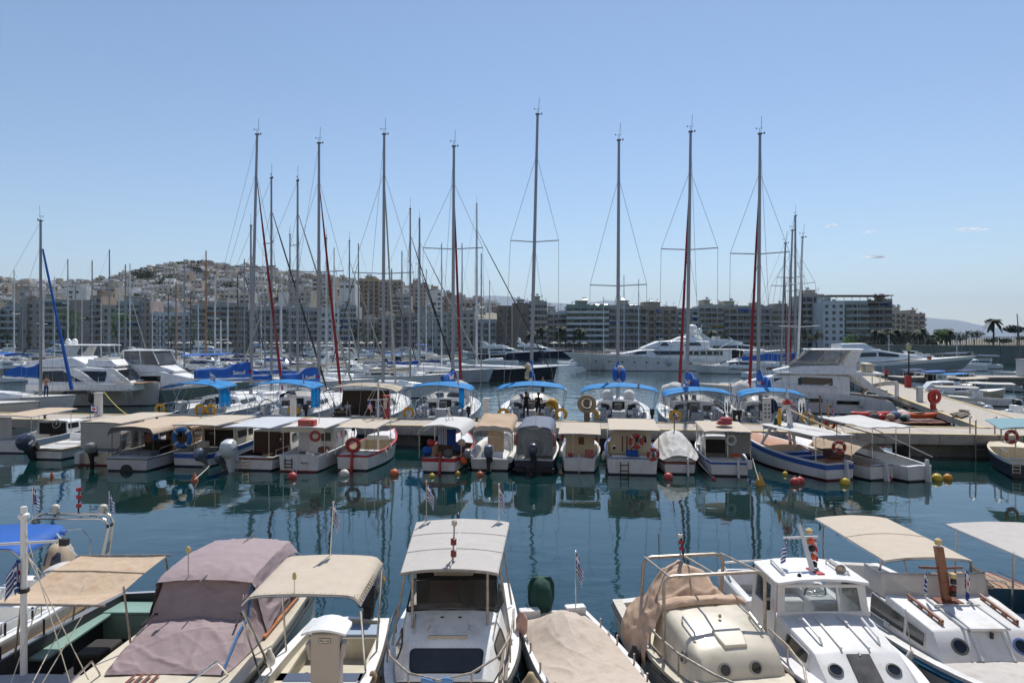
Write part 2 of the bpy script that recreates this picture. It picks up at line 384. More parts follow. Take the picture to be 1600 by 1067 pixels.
# low land behind the far quay, and the hill on the left
grd=mat('dry_ground',(.2,.18,.14),.95,var=.3,vs=.02)
def land():
    b=MB();b.add([(-1500,327,.9),(470,327,.9),(470,240,.9),(1500,165,.9),(3200,300,.9),(3200,19000,2),(-9000,19000,2)],[(0,1,2,3,4,5,6)])
    return tag(b.build('ground',grd),kind='structure')
land()
RID=[(-300,440),(0,441),(60,444),(120,443),(160,438),(200,429),(240,421),(290,414),(330,417),(380,420),(430,426),(490,433),(550,440),(600,446),(650,455),(700,464),(750,473),(800,486),(860,505),(920,522),(1000,527)]
def hillz(px,Y):
    top=(HOR-prof(RID,px))*760/F;s=min(1,max(0,(Y-352)/(760-352)))
    s=s*s*(3-2*s)*.55+s*.45
    zz=.9+top*s*1.0
    if Y>760:zz=(.9+top)*max(0,1-(Y-760)/500)
    return zz
def hill(u,v):
    px=lerp(-300,1000,u);Y=lerp(350,1200,v)
    return((px-800)/F*Y,Y,hillz(px,Y)+.3)
tag(MB().grid(hill,60,40).build('hill',grd),kind='structure')

# the far promenade: quay wall and paving
qw=mat('quay_stone',(.2,.18,.16),.9,var=.25,vs=.6,dirt=.5)
b=MB();b.box2((-420,322,-1.5),(330,327.5,1.35));b.box2((-420,327.5,.5),(330,349,1.3),1)
tag(b.build('promenade',[qw,conc]),kind='structure')

# the near quay under the camera and the raised street with its retaining wall behind
limes=mat('quay_limestone',(.5,.46,.4),.9,var=.15,vs=.8,bump=.3,bs=12,dirt=.4)
tag(MB().box2((-160,-2,-2),(160,8.45,1.42)).build('near_quay',limes,smooth=0),kind='structure')
tag(MB().box2((-170,-40,-2),(170,-.6,4.55)).build('raised_street',limes,smooth=0),kind='structure')
b=MB()                                                        # unseen building row behind the camera, added to bounce sunlight onto shaded sides
for k in range(17):b.box2((-168+k*20,-34,4.5),(-149+k*20,-16-.4*(k%3),21+3*((k*7)%4)))
tag(b.build('bounce_street_front',mat('bounce_row_plaster',(.55,.5,.44),.9,var=.1,vs=.2),smooth=0),kind='structure')
# ---- the long concrete pier (its own thing: slabs, yellow kerb, support blocks)
PU=V((.9922,-.125,0));PN=V((.125,.9922,0));PA=V((-31.5,42.,0));PZ=1.2
def pier_pt(s,n,z=0.):return PA+PU*s+PN*n+V((0,0,z))       # s along the front edge, n across
pier=thing('concrete_pier','long concrete pier with yellow edges between the small boats and the sailing yachts','pier',(0,0,0))
PW=3.3;s0,s1=-14,66;k=0;s=s0
while s<s1:
    e=min(s+4.0,s1)-.03;b=MB();hh=.003*(k%3)
    b.loft([[pier_pt(s,.25,PZ-.4),pier_pt(s,PW-.25,PZ-.4),pier_pt(s,PW-.25,PZ+hh),pier_pt(s,.25,PZ+hh)],[pier_pt(e,.25,PZ-.4),pier_pt(e,PW-.25,PZ-.4),pier_pt(e,PW-.25,PZ+hh),pier_pt(e,.25,PZ+hh)]])
    b.build('slab',conc,pier,smooth=0)
    for n0,n1 in((0,.25),(PW-.25,PW)):
        b=MB();b.loft([[pier_pt(s,n0,PZ-.5),pier_pt(s,n1,PZ-.5),pier_pt(s,n1,PZ+.04),pier_pt(s,n0,PZ+.04)],[pier_pt(e,n0,PZ-.5),pier_pt(e,n1,PZ-.5),pier_pt(e,n1,PZ+.04),pier_pt(e,n0,PZ+.04)]],lambda i,j:1 if j in(1,2)else 0)
        b.build('kerb',[conc,yellp],pier,smooth=0)
    s+=4.0;k+=1
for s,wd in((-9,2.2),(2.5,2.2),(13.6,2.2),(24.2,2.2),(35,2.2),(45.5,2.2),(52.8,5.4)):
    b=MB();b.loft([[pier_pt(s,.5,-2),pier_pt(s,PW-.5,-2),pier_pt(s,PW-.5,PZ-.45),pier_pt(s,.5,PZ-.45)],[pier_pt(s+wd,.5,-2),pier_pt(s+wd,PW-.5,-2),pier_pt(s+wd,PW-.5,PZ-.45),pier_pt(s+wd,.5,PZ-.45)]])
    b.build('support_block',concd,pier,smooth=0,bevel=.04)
b=MB();b.loft([[pier_pt(s0,PW-.6,-.6),pier_pt(s0,PW-.55,-.6),pier_pt(s0,PW-.55,.7),pier_pt(s0,PW-.6,.7)],[pier_pt(s0+.1,PW-.6,-.6),pier_pt(s0+.1,PW-.55,-.6),pier_pt(s0+.1,PW-.55,.7),pier_pt(s0+.1,PW-.6,.7)]])
# cross beams under the deck
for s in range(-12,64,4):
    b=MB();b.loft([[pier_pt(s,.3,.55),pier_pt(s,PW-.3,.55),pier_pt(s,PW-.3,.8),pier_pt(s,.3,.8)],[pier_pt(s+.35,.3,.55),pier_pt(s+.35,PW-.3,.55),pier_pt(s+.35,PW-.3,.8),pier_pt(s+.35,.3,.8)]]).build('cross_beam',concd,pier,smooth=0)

# ---- the side pier that runs away on the right
RA=V((26.0,38.1,0));RU=V((.3207,.9472,0));RN=V((.9472,-.3207,0))
def rp(s,n,z=0.):return RA+RU*s+RN*n+V((0,0,z))
sp=thing('side_pier','concrete side pier with yellow edges running away past the flybridge yacht','pier')
RW=3.7
for k in range(14):
    a,e=-.4+k*4.0,-.4+k*4.0+3.97;hh=.003*(k%3)+.006
    b=MB();b.loft([[rp(a,.2,PZ-.35),rp(a,RW-.2,PZ-.35),rp(a,RW-.2,PZ+hh),rp(a,.2,PZ+hh)],[rp(e,.2,PZ-.35),rp(e,RW-.2,PZ-.35),rp(e,RW-.2,PZ+hh),rp(e,.2,PZ+hh)]]).build('slab',conc,sp,smooth=0)
    for n0,n1 in((0,.2),(RW-.2,RW)):
        b=MB();b.loft([[rp(a,n0,PZ-.35),rp(a,n1,PZ-.35),rp(a,n1,PZ+.05),rp(a,n0,PZ+.05)],[rp(e,n0,PZ-.35),rp(e,n1,PZ-.35),rp(e,n1,PZ+.05),rp(e,n0,PZ+.05)]],lambda i,j:1 if j in(1,2)else 0).build('kerb',[conc,yellp],sp,smooth=0)
    if k%2==0:
        for n in(.35,RW-.35):
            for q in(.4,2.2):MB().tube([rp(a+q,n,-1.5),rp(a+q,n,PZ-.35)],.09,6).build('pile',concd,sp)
    b=MB();b.tube([rp(a,.3,.25),rp(e,.3,.62)],.04,5);b.tube([rp(a,.3,.62),rp(e,.3,.25)],.04,5);b.build('cross_brace',steelr,sp)
# broad corner platform where both piers meet
b=MB();b.poly([pier_pt(57.4,.3,PZ-.012),pier_pt(66,.3,PZ-.012),rp(-2,9,PZ-.012),rp(14,3.4,PZ-.012),rp(2,.3,PZ-.012)]);b.build('corner_slab',conc,sp,smooth=0)

# ---- the low breakwater pier and the tall green-grey wall on the right
bw=thing('breakwater_pier','low dark pier with pale top beyond the boats along the side pier','pier')
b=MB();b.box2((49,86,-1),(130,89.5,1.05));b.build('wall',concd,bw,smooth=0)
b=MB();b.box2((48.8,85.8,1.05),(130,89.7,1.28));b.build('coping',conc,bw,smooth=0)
gw=mat('green_grey_wall',(.16,.19,.17),.9,var=.2,vs=.35,dirt=.6,dirtcol=(.09,.1,.09),streak=.25)
sw=thing('harbour_wall','tall green-grey harbour wall topped by a dark fence beyond the right-hand boats','wall')
x=84;k=0
while x<190:
    MB().box2((x,162+k*.02,-1),(x+7.9,163.2,4.3+.02*(k%2))).build('wall_panel',gw,sw,smooth=0)
    MB().box2((x,161.8,4.34),(x+7.9,163.4,4.55)).build('coping',concd,sw,smooth=0)
    f=MB()
    f.box2((x+.05,162.6,4.55),(x+.15,162.7,6.5));f.box2((x,162.62,6.4),(x+7.9,162.7,6.5))
    for q in range(20):f.box2((x+.2+q*.39,162.64,4.6),(x+.33+q*.39,162.68,6.35))
    tag(f.build('fence_bars',mat('dark_fence',(.03,.035,.03),.7),sw,smooth=0),kind='stuff')
    x+=8;k+=1

# ---- small bright clouds low over the gulf, far beyond the haze
cm=bpy.data.materials.new('cloud_vapour');cm.use_nodes=True;t=cm.node_tree;N=t.nodes;L=t.links;N.remove(N['Principled BSDF'])
lw=N.new('ShaderNodeLayerWeight');lw.inputs[0].default_value=.5;rmp=N.new('ShaderNodeMapRange');rmp.inputs[1].default_value=.1;rmp.inputs[2].default_value=.8;rmp.inputs[3].default_value=.3;rmp.inputs[4].default_value=0
df=N.new('ShaderNodeBsdfDiffuse');df.inputs[0].default_value=(.95,.95,.95,1);tl=N.new('ShaderNodeBsdfTranslucent');tl.inputs[0].default_value=(.95,.95,.95,1)
a1=N.new('ShaderNodeMixShader');a1.inputs[0].default_value=.97;L.new(df.outputs[0],a1.inputs[1]);L.new(tl.outputs[0],a1.inputs[2])
a2=N.new('ShaderNodeMixShader');tr=N.new('ShaderNodeBsdfTransparent');L.new(lw.outputs['Facing'],rmp.inputs[0]);L.new(rmp.outputs[0],a2.inputs[0]);L.new(tr.outputs[0],a2.inputs[1]);L.new(a1.outputs[0],a2.inputs[2]);L.new(a2.outputs[0],N['Material Output'].inputs[0])
for px,py,wd,ht,n in((1302,354,20,7,9),(1360,363,22,6,9),(1520,360,52,9,16),(1362,403,60,8,14)):
    D=45000;b=MB()
    for i in range(n):
        u=random.uniform(-1,1);s_=(1-u*u*.8)
        b.ell(at(px+u*wd*.42,D+random.uniform(-450,450),zat(py-random.random()*ht*.4*s_,D)),(wd*random.uniform(.1,.2)*D/F,500,ht*random.uniform(.18,.4)*s_*D/F),14,8)
    tag(b.build('cloud',cm,smooth=180),kind='stuff')
# ---------------------------------------------------------------- boat builders (bow at +y, stern at y=0, z=0 is the water)
class Hull:
    def __init__(s,L=6.,B=2.3,Fs=.55,Fb=1.0,tw=.8,T=.3,p=2.2,sole=.12,rw=.12,rh=.04,decks=((0,.03),(.6,1)),rake=.6,flare=.22,mid=.4,stripe=.1,camber=.04,n=22,pw=1.8):
        s.__dict__.update(locals())
    def hb(s,t):
        if t<s.mid:return s.B/2*(s.tw+(1-s.tw)*sin(t/s.mid*PI/2))
        q=(t-s.mid)/(1-s.mid);return max(.03,s.B/2*(1-q**s.p))
    def sheer(s,t):return s.Fs+(s.Fb-s.Fs)*t**s.pw
    def top(s,t):return s.sheer(t)+s.rh
    def yy(s,t,z):return t*s.L+s.rake*max(0,z)/s.Fb*t**3
    def edge(s,t,side=1,inset=0.,dz=0.):
        z=s.top(t);return V((side*max(.0,s.hb(t)-inset),s.yy(t,z),z+dz))
    def build(s,mats,parent,rail=None,rr=.035,name='hull',railz=-.05):
        """mats: bottom, topside, sheer stripe, gunwale, inside, deck"""
        ts=[i/s.n for i in range(s.n+1)]+[.965,.985]
        for a,b in s.decks:
            for x in(a,b):
                if 0<x<1:ts+=[x-.0015,x+.0015]
        ts=sorted(set(ts));secs=[];isd=[]
        for t in ts:
            dk=any(a-1e-9<=t<=b+1e-9 for a,b in s.decks);isd.append(dk)
            b=s.hb(t);z1=s.sheer(t);zt=z1+s.rh;bw=b*(1-s.flare*(.25+.75*t*t));kz=-s.T*(1-t**4);rwv=min(s.rw,b*.6)
            if dk:zi,bi,zc=zt-.005,b-rwv-.01,zt+s.camber*(b/(s.B/2))
            else:zi,bi,zc=s.sole,max(.01,min(b-rwv-.02,bw*.93)),s.sole+.01
            h=[(0,kz),(bw*.86,-.05 if t<.9 else-.05*(1-t)*10),(bw,.07),(lerp(bw,b,.72),max(.1,z1-s.stripe)),(b,z1),(b+.0,zt),(b-rwv,zt),(bi,zi),(0,zc)]
            full=[(-x,z)for x,z in h[:0:-1]if x>0 or True][0:0]
            right=[V((x,s.yy(t,z),z))for x,z in h];left=[V((-x,s.yy(t,z),z))for x,z in h[1:-1]][::-1]
            secs.append(right+left)
        nn=len(secs[0])                                   # 9 right + 7 left = 16
        seg=[0,0,1,2,3,3,4,5,5,4,3,3,2,1,0,0]
        mb=MB()
        def mm(i,j):
            k=seg[j]
            if k in(4,5):return 5 if(isd[i]and isd[i+1])else 4
            return k
        mb.loft(secs,mm,True,False)
        # transom: the stern section closed
        o=len(mb.v);mb.add(secs[0],[]);q=list(range(nn))
        for f,mi in(([0,1,15],0),([1,2,14,15],0),([2,3,13,14],1),([3,4,12,13],2),([4,5,11,12],3),([5,6,7,8,9,10,11],3)):
            mb.f.append([o+i for i in f]);mb.m.append(mi)
        h=mb.build(name,mats,parent)
        if rail is not None:
            b=MB()
            for sd_ in(1,-1):
                path=[]
                for t in[i/24 for i in range(25)]:
                    z=s.sheer(t)+railz;path.append((sd_*(s.hb(t)+.012),s.yy(t,z),z))
                b.tube(path,rr,6)
            z=s.sheer(0)+railz;b.tube([(-s.hb(0),-.012,z),(s.hb(0),-.012,z)],rr,6)
            b.build('rub_rail',rail,parent)
        return h
def cabsec(y,wb,zb,wt,zt,cam=.06,rnd=.12,zb2=None):
    """one cross-section of a cabin: y, half width and height at foot and roof edge"""
    r=min(rnd,(zt-zb)*.4+1e-4,wt*.4)
    d=V((wb-wt,0,zb-zt));d=d/(d.length+1e-9)
    P=[(wb,y,zb),(wt+d.x*r,y,zt+d.z*r),(wt-r*.12+d.x*r*.3,y,zt+cam*.1+d.z*r*.25),(wt-r*.7,y,zt+cam*.35),(wt*.45,y,zt+cam*.85),(0,y,zt+cam)]
    P=[V(p)for p in P];return P+[V((-p.x,p.y,p.z))for p in P[-2::-1]]
def cabin(secs,m,parent,name='cabin',bevel=0,caps=True,smooth=42):
    """secs: list of (y, wb, zb, wt, zt[, camber, rnd])"""
    b=MB();S=[cabsec(*q)for q in secs]
    b.loft(S,0,False,False)
    if caps:b.poly(S[0]);b.poly(S[-1])
    return b.build(name,m,parent,smooth=smooth,bevel=bevel)
def sideq(a,c,side=1):
    """the side wall between cabin sections a (aft) and c (forward) as a quad"""
    f=lambda q,k:V((side*(q[1]if k==0 else q[3]),q[0],q[2]if k==0 else q[4]))
    return[f(a,0),f(c,0),f(c,1),f(a,1)]
def frontq(a,c):
    """the sloping front between the lower section c and the higher section a"""
    return[V((-c[3],c[0],c[4])),V((c[3],c[0],c[4])),V((a[3],a[0],a[4])),V((-a[3],a[0],a[4]))]
def endq(a):return[V((-a[1],a[0],a[2])),V((a[1],a[0],a[2])),V((a[3],a[0],a[4])),V((-a[3],a[0],a[4]))]
def window(parent,q,u0,u1,v0,v1,r=.06,glass=None,frame=None,out=None,fw=.03,name='window',th=.012):
    glass=glass or dark
    if frame:
        b=MB().qwin(q,u0,u1,v0,v1,r,th,0,out);f=b.build('window_frame' if name=='window' else name,frame,parent,smooth=30)
        q=[V3(p)for p in q];W_=(q[1]-q[0]).length;H_=(q[3]-q[0]).length;du,dv=fw/W_,fw/H_
        b=MB().qwin(q,u0+du,u1-du,v0+dv,v1-dv,max(r-fw*.5,.01),th+.006,0,out);b.build('pane',glass,f,smooth=30);return f
    return MB().qwin(q,u0,u1,v0,v1,r,th,0,out).build(name,glass,parent,smooth=30)
def portholes(parent,pts,r,out,ring=None,glass=None):
    """round windows: pts on the wall, out its outward direction"""
    n=V(out).normalized();a=n.orthogonal().normalized();c=n.cross(a)
    for p in pts:
        p=V(p);f=MB()
        sec=[]
        for rr,h in((r,-.004),(r,.022),(r*.78,.026),(r*.74,.004)):sec.append([p+n*h+(a*cos(2*PI*i/24)+c*sin(2*PI*i/24))*rr for i in range(24)])
        f.loft(sec,0,True,False);o=f.build('porthole',ring or steel,parent)
        g=MB();g.poly([p+n*.008+(a*cos(2*PI*i/24)+c*sin(2*PI*i/24))*r*.77 for i in range(24)]);g.build('pane',glass or dark,o,smooth=0)
def tubes(name,paths,r,m,parent,n=6):
    b=MB()
    for p in paths:b.tube(p,r,n)
    return b.build(name,m,parent)
def bentarch(x0,x1,y,z0,z1,r=.18,y1=None,k=5):
    """an inverted U from (x0,y,z0) over z1 to (x1,y,z0) with rounded corners"""
    y1=y if y1 is None else y1;P=[V((x0,y,z0))]
    for i in range(k+1):
        a=PI-PI/2*i/k;P.append(V((x0+r+r*cos(a),y1,z1-r+r*sin(a))))
    for i in range(k+1):
        a=PI/2-PI/2*i/k;P.append(V((x1-r+r*cos(a),y1,z1-r+r*sin(a))))
    return P+[V((x1,y,z0))]
def canopy(parent,x0,x1,y0,y1,z0,z1,m,camber=.08,sag=.0,val=0.,valm=None,legs=(),legz=.7,legm=None,lr=.018,drop=0,name='canopy',nu=12,nv=10,wr=.012,frame=True,sidedrop=0.,seed=0,bows=(),ws=1.):
    """a cloth sun roof from (x0..x1, y0..y1); camber arches it across, sag lets it hang along; legs: list of (x, y)"""
    def f(u,v):
        x=(x0+x1)/2+(x1-x0)*(u-.5)*lerp(ws,1,v);y=lerp(y0,y1,v);c=1-(2*u-1)**2
        z=lerp(z0,z1,v)+camber*c-sag*4*v*(1-v)*(.4+.6*c)
        e=abs(2*u-1)
        if sidedrop and e>.82:z-=sidedrop*((e-.82)/.18)**2
        z+=wr*noise.noise(V((u*4+seed*3.1,v*5,seed)))+wr*.7*sin(v*9+u*5+seed)*c
        return(x,y,z)
    b=MB().grid(f,nu,nv,0,.012)
    o=b.build(name,m,parent,smooth=60)
    for v in bows:
        MB().tube([V(f(i/nu,v))+V((0,0,.004))for i in range(nu+1)],.009,5).build('seam',m,parent,smooth=60)
    if val:
        # short hanging flap along the stern edge
        v=MB().grid(lambda u,t:V(f(u,0))+V((0,-.01-.012*sin(u*17),-val*t)),nu,2,0,0)
        v.build('canopy_flap',valm or m,parent,smooth=60)
    lm=legm or steel
    if frame:
        fr=MB()
        for v in(0,1)+tuple(bows):fr.tube([V(f(i/nu,v))-V((0,0,.03))for i in range(nu+1)],lr,6)
        for u in(0,1):fr.tube([V(f(u,i/8))-V((0,0,.03))for i in range(9)],lr*.8,5)
        fr.build('canopy_frame',lm,parent)
    for(lx,ly)in legs:
        u=(lx-x0)/(x1-x0);v=(ly-y0)/(y1-y0)
        zt=V(f(min(max(u,0),1),min(max(v,0),1))).z-.02
        tubes('post',[[(lx,ly,legz if not isinstance(legz,dict)else legz.get((lx,ly),.7)),(lx,ly,zt)]],lr,lm,parent)
    return f
def outboard(parent,y=-.1,x=0.,z=.75,s=1.,cowl=None,leg=None,tilt=0.,cap=None,dec=None):
    """outboard motor at the transom: cowling, leg, propeller (tilt in radians swings the leg out of the water)"""
    cowl=cowl or motorg;leg=leg or blackp
    base=MB();M4=Matrix.Translation((x,y,z))@Matrix.Rotation(-tilt,4,'X')@Matrix.Scale(s,4)
    base.T=M4
    sec=[]
    for z_,wx,y0,y1 in((-.02,.13,-.24,.16),(.06,.17,-.32,.22),(.2,.185,-.35,.24),(.34,.175,-.34,.2),(.43,.14,-.28,.12),(.465,.08,-.2,.02)):
        yc,hy=(y0+y1)/2,(y1-y0)/2
        sec.append([V((wx*(abs(cos(a))**.6)*(1 if cos(a)>0 else-1),yc+hy*(abs(sin(a))**.7)*(1 if sin(a)>0 else-1),z_))for a in[2*PI*i/16 for i in range(16)]])
    base.loft(sec,lambda i,j:1 if(cap is not None and i>=3)else 0)
    mo=base.build('outboard_motor',[cowl,cap or cowl],parent)
    l=MB();l.T=M4
    l.loft([[V((sx*w_/2,yc+sy*d_/2,z_))for sx,sy in((-1,-1),(1,-1),(1,1),(-1,1))]for z_,w_,d_,yc in((-.02,.2,.3,-.06),(-.14,.15,.24,-.06),(-.5,.1,.17,-.08),(-.72,.08,.2,-.1),(-.9,.03,.12,-.1))])
    l.box((0,-.1,-.56),(.22,.42,.02));l.lathe([(.02,-.16),(.055,-.1),(.06,.1),(.02,.18)],(0,-.16,-.72),10,0,'Y')
    l.box((0,.14,-.12),(.24,.16,.3))
    l.build('motor_leg',leg,mo,bevel=.008)
    p=MB();p.T=M4
    for k in range(3):
        a=2*PI*k/3;p.box((.08*cos(a),-.34,-.72+.08*sin(a)),(.12,.015,.07),0,0,.5,-a)
    p.build('propeller',leg,mo)
    if dec:
        d=MB();d.T=M4
        for sd_ in(1,-1):d.box((sd_*.188,-.06,.2),(.006,.2,.06))
        d.build('decal',dec,mo,smooth=0)
    return mo
def lifebuoy(p,r,col,label,rz=0,tilt=0,band=None,arc=None,ax='Y',group=None,name='lifebuoy'):
    t=thing(name,label,'lifebuoy',p,rz,group)
    a0,a1=arc if arc else(0,2*PI)
    MB().torus((0,0,0),r*.76,r*.24,ax,28,10,a0,a1,0,tilt,.9).build('ring',col,t,smooth=60)
    if band is not False:
        for k in range(4):
            a=a0+(a1-a0)*(k+.5)/4
            MB().torus((0,0,0),r*.76,r*.252,ax,3,10,a-.11,a+.11,0,tilt,.92).build('band',band or flagw,t,smooth=60)
        b=MB();P=[]
        for k in range(25):
            a=a0+(a1-a0)*k/24;q=r*(1.02+.05*abs(sin(2*(a-a0)*PI*2/(a1-a0+1e-9)/2*1.0)))
            v=V((q*cos(a),0,q*sin(a)))if ax=='Y' else V((q*cos(a),q*sin(a),0))
            P.append(Matrix.Rotation(tilt,3,'X')@v)
        b.tube(P,r*.03,4).build('grab_line',rope,t)
    return t
def flag(p,h,w_,hh,kind,label,rz=0,droop=.5,staff=True,sr=.012,lean=0.,leanx=0,group=None,staffm=None,name='flag'):
    """flag on a staff at p; w_ fly length, hh hoist; droop 0 flying .. 1 hanging"""
    t=thing(name,label,'flag',p,rz,group)
    t.rotation_euler.x=lean;t.rotation_euler.y=leanx
    if staff:MB().tube([(0,0,0),(0,0,h)],sr,6).ell((0,0,h+.01),(sr*2,sr*2,sr*2),8,5).build('staff',staffm or steel,t)
    nu,nv=18,18;ph=random.random()*6
    def f(u,v):
        hg=min(1,droop);x=u*w_*lerp(1,.26,hg);z=h-.02-hh*(1-v)*(1-.15*u*hg)-hg*w_*u*.72*(.6+.4*u)
        return(sr+x,(.1+.05*hg)*w_*sin(u*9+ph+v*1.5)*min(1,u*3)+.05*w_*sin(u*19+ph*2)*u,z+.03*sin(u*6+ph)*w_)
    def greek(i,j):
        u,v=i/nu,j/nv
        if u<.37 and v>=4/9:
            return 1 if(abs(v+.5/nv-7/9+.03)<.06 or abs(u+.5/nu-.19)<.04)else 0
        return 0 if int((1-v-1e-6)*9+1e-4)%2==0 else 1
    def us(i,j):
        u,v=i/nu,j/nv
        if u<.4 and v>.46:return 0
        return 2 if int((1-v-1e-6)*9)%2==0 else 1
    def club(i,j):
        u,v=i/nu-.5,j/nv-.5
        if abs(v)<.07 and abs(u)<.32 or abs(u)<.07 and abs(v)<.32:return 2
        return 1 if abs(u)<.4 and abs(v)<.38 else 0
    def plain(i,j):return 0
    def redw(i,j):return 2 if(abs(j/nv-.5)<.12 or j/nv<.15 or j/nv>.88 or i<5)else 1
    b=MB().grid(f,nu,nv,{'greek':greek,'us':us,'club':club,'plain':plain,'red':redw}[kind])
    b.build('cloth',[flagb,flagw,flagr],t,smooth=60)
    return t
def fender(p,label,r=.12,L=.5,m=None,rz=0,tilt=0,group='boat fenders',hang=None):
    t=thing('fender',label,'fender',p,rz,group);t.rotation_euler.x=tilt
    MB().lathe([(.01,-L/2-.02),(r*.5,-L/2+.01),(r*.93,-L/2+.1),(r,-L/4),(r,L/4),(r*.93,L/2-.1),(r*.5,L/2-.01),(r*.3,L/2+.06),(.01,L/2+.07)],(0,0,0),12).build('body',m or fend,t,smooth=60)
    if hang:MB().tube([(0,0,L/2+.05),hang],.008,4).build('line',rope,t)
    return t
def ropeline(a,b,label,sag=.3,r=.012,m=None,n=10,group=None):
    a,b=V(a),V(b);P=[lerp(a,b,i/n)-V((0,0,sag*4*(i/n)*(1-i/n)))for i in range(n+1)]
    o=MB().tube(P,r,5).build('mooring_rope',m or rope)
    return tag(o,label,'rope',group)
def steering_wheel(parent,c,r,m=None,ax='Y',tilt=-.3,n=5,tr=.018):
    o=MB().torus(c,r,tr,ax,28,6,m=0,tilt=tilt).build('steering_wheel',m or blackp,parent,smooth=60)
    b=MB();c=V(c)
    for k in range(n):
        a=2*PI*k/n+.3;p=Matrix.Rotation(tilt,3,'X')@V((r*cos(a),0,r*sin(a)));b.tube([c,c+p],tr*.5,4)
    b.ell(c,(.05,.03,.05),8,5);b.build('spokes',steel,o)
    return o
def rail(parent,pts,h=.35,r=.014,m=None,every=1,mid=False,name='guard_rail',endpost=True):
    """posts at pts with a tube along their tops"""
    pts=[V(p)for p in pts];b=MB();b.tube([p+V((0,0,h))for p in pts],r,6)
    if mid:b.tube([p+V((0,0,h*.5))for p in pts],r*.7,5)
    for i,p in enumerate(pts):
        if i%every==0:b.tube([p,p+V((0,0,h))],r*.85,5)
    return b.build(name,m or steel,parent)
def cleat(parent,p,s=1,rz=0):
    b=MB();b.T=Matrix.Translation(p)@Matrix.Rotation(rz,4,'Z')@Matrix.Scale(s,4)
    b.tube([(-.11,0,.06),(0,0,.055),(.11,0,.06)],.016,6);b.tube([(-.04,0,0),(-.035,0,.055)],.014,5);b.tube([(.04,0,0),(.035,0,.055)],.014,5)
    return b.build('cleat',steel,parent)
def navlight(parent,p,h=.3,r=.012,m=None,lamp=None):
    o=MB().tube([p,V(p)+V((0,0,h))],r,6).build('light_pole',m or steel,parent)
    MB().lathe([(r*2,0),(r*3.2,.01),(r*3.2,.05),(r*2.6,.09),(r,.11)],V(p)+V((0,0,h)),10).build('lamp',lamp or buoyw,o,smooth=40)
    return o
def person(loc,rz,label,shirt,trousers,hair=None,arms='down',h=1.75,bare_legs=False,bare_torso=False,lean=0.):
    """one continuous skinned body; clothing by material on the same figure, hair as a child"""
    k=h/1.75
    J={'pel':(0,0,.95),'wst':(0,.01,1.1),'ch':(0,0,1.32),'nk':(0,-.01,1.5),'hd0':(0,.01,1.58),'hd1':(0,.02,1.7),
         'rh':(.1,0,.9),'rk':(.11,.03,.5),'ra':(.12,-.02,.09),'rt':(.13,.13,.03),'lh':(-.1,0,.9),'lk':(-.13,.05,.5),'la':(-.14,-.02,.09),'lt':(-.16,.13,.03),
         'rs':(.19,0,1.42),'ls':(-.19,0,1.42)}
    if arms=='down':J.update({'re':(.25,-.02,1.14),'rw':(.26,.06,.9),'rf':(.26,.09,.82),'le':(-.25,-.02,1.14),'lw':(-.25,.1,.92),'lf':(-.25,.13,.84)})
    elif arms=='reach':J.update({'re':(.27,.2,1.25),'rw':(.22,.42,1.2),'rf':(.2,.5,1.2),'le':(-.42,.1,1.3),'lw':(-.62,.2,1.32),'lf':(-.7,.22,1.34)})
    else:J.update({'re':(.28,.08,1.17),'rw':(.18,.28,1.12),'rf':(.14,.36,1.12),'le':(-.28,.08,1.17),'lw':(-.18,.28,1.1),'lf':(-.14,.36,1.1)})
    names=list(J);ix={n:i for i,n in enumerate(names)}
    E=[('pel','wst'),('wst','ch'),('ch','nk'),('nk','hd0'),('hd0','hd1'),('pel','rh'),('rh','rk'),('rk','ra'),('ra','rt'),('pel','lh'),('lh','lk'),('lk','la'),('la','lt'),('ch','rs'),('rs','re'),('re','rw'),('rw','rf'),('ch','ls'),('ls','le'),('le','lw'),('lw','lf')]
    Rd={'pel':.14,'wst':.125,'ch':.145,'nk':.055,'hd0':.085,'hd1':.09,'rh':.095,'lh':.095,'rk':.06,'lk':.06,'ra':.042,'la':.042,'rt':.035,'lt':.035,'rs':.065,'ls':.065,'re':.042,'le':.042,'rw':.03,'lw':.03,'rf':.03,'lf':.03}
    me=bpy.data.meshes.new('tmp');me.from_pydata([V(J[n])*k+V((0,lean*J[n][2]*J[n][2]*.3,0))for n in names],[(ix[a],ix[b])for a,b in E],[])
    o=bpy.data.objects.new('tmp',me);COL.objects.link(o);o.modifiers.new('s','SKIN')
    for n in names:me.skin_vertices[0].data[ix[n]].radius=(Rd[n]*k,Rd[n]*k*(.72 if n in('ch','wst','pel')else 1))
    me.skin_vertices[0].data[0].use_root=True
    sb=o.modifiers.new('u','SUBSURF');sb.levels=sb.render_levels=1
    dg=bpy.context.evaluated_depsgraph_get();bm=bpy.data.meshes.new_from_object(o.evaluated_get(dg));bpy.data.objects.remove(o)
    bm.name='person';bm.materials.clear()
    for m_ in(skinm,shirt,trousers,blackp):bm.materials.append(m_)
    for p in bm.polygons:
        c=p.center/k;z=c.z;armx=abs(c.x)>.2
        if z>1.5:mi=0
        elif z>.97:mi=0 if(bare_torso or(armx and(c.y>.03 or z<1.25)))else 1
        elif armx and z<.97 and abs(c.x)>.215:mi=0
        elif z>(.55 if bare_legs else .1):mi=2
        else:mi=0 if(bare_legs and z>.1)else 3
        p.material_index=mi;p.use_smooth=True
    b=bpy.data.objects.new('person',bm);COL.objects.link(b);b.location=loc;b.rotation_euler.z=rz
    tag(b,label,'person')
    hb=MB().ell((0,.0+lean*.9,1.675*k),(.098*k,.108*k,.105*k),12,8,0,-.35).build('hair',hair or hairm,b,smooth=80)
    return b
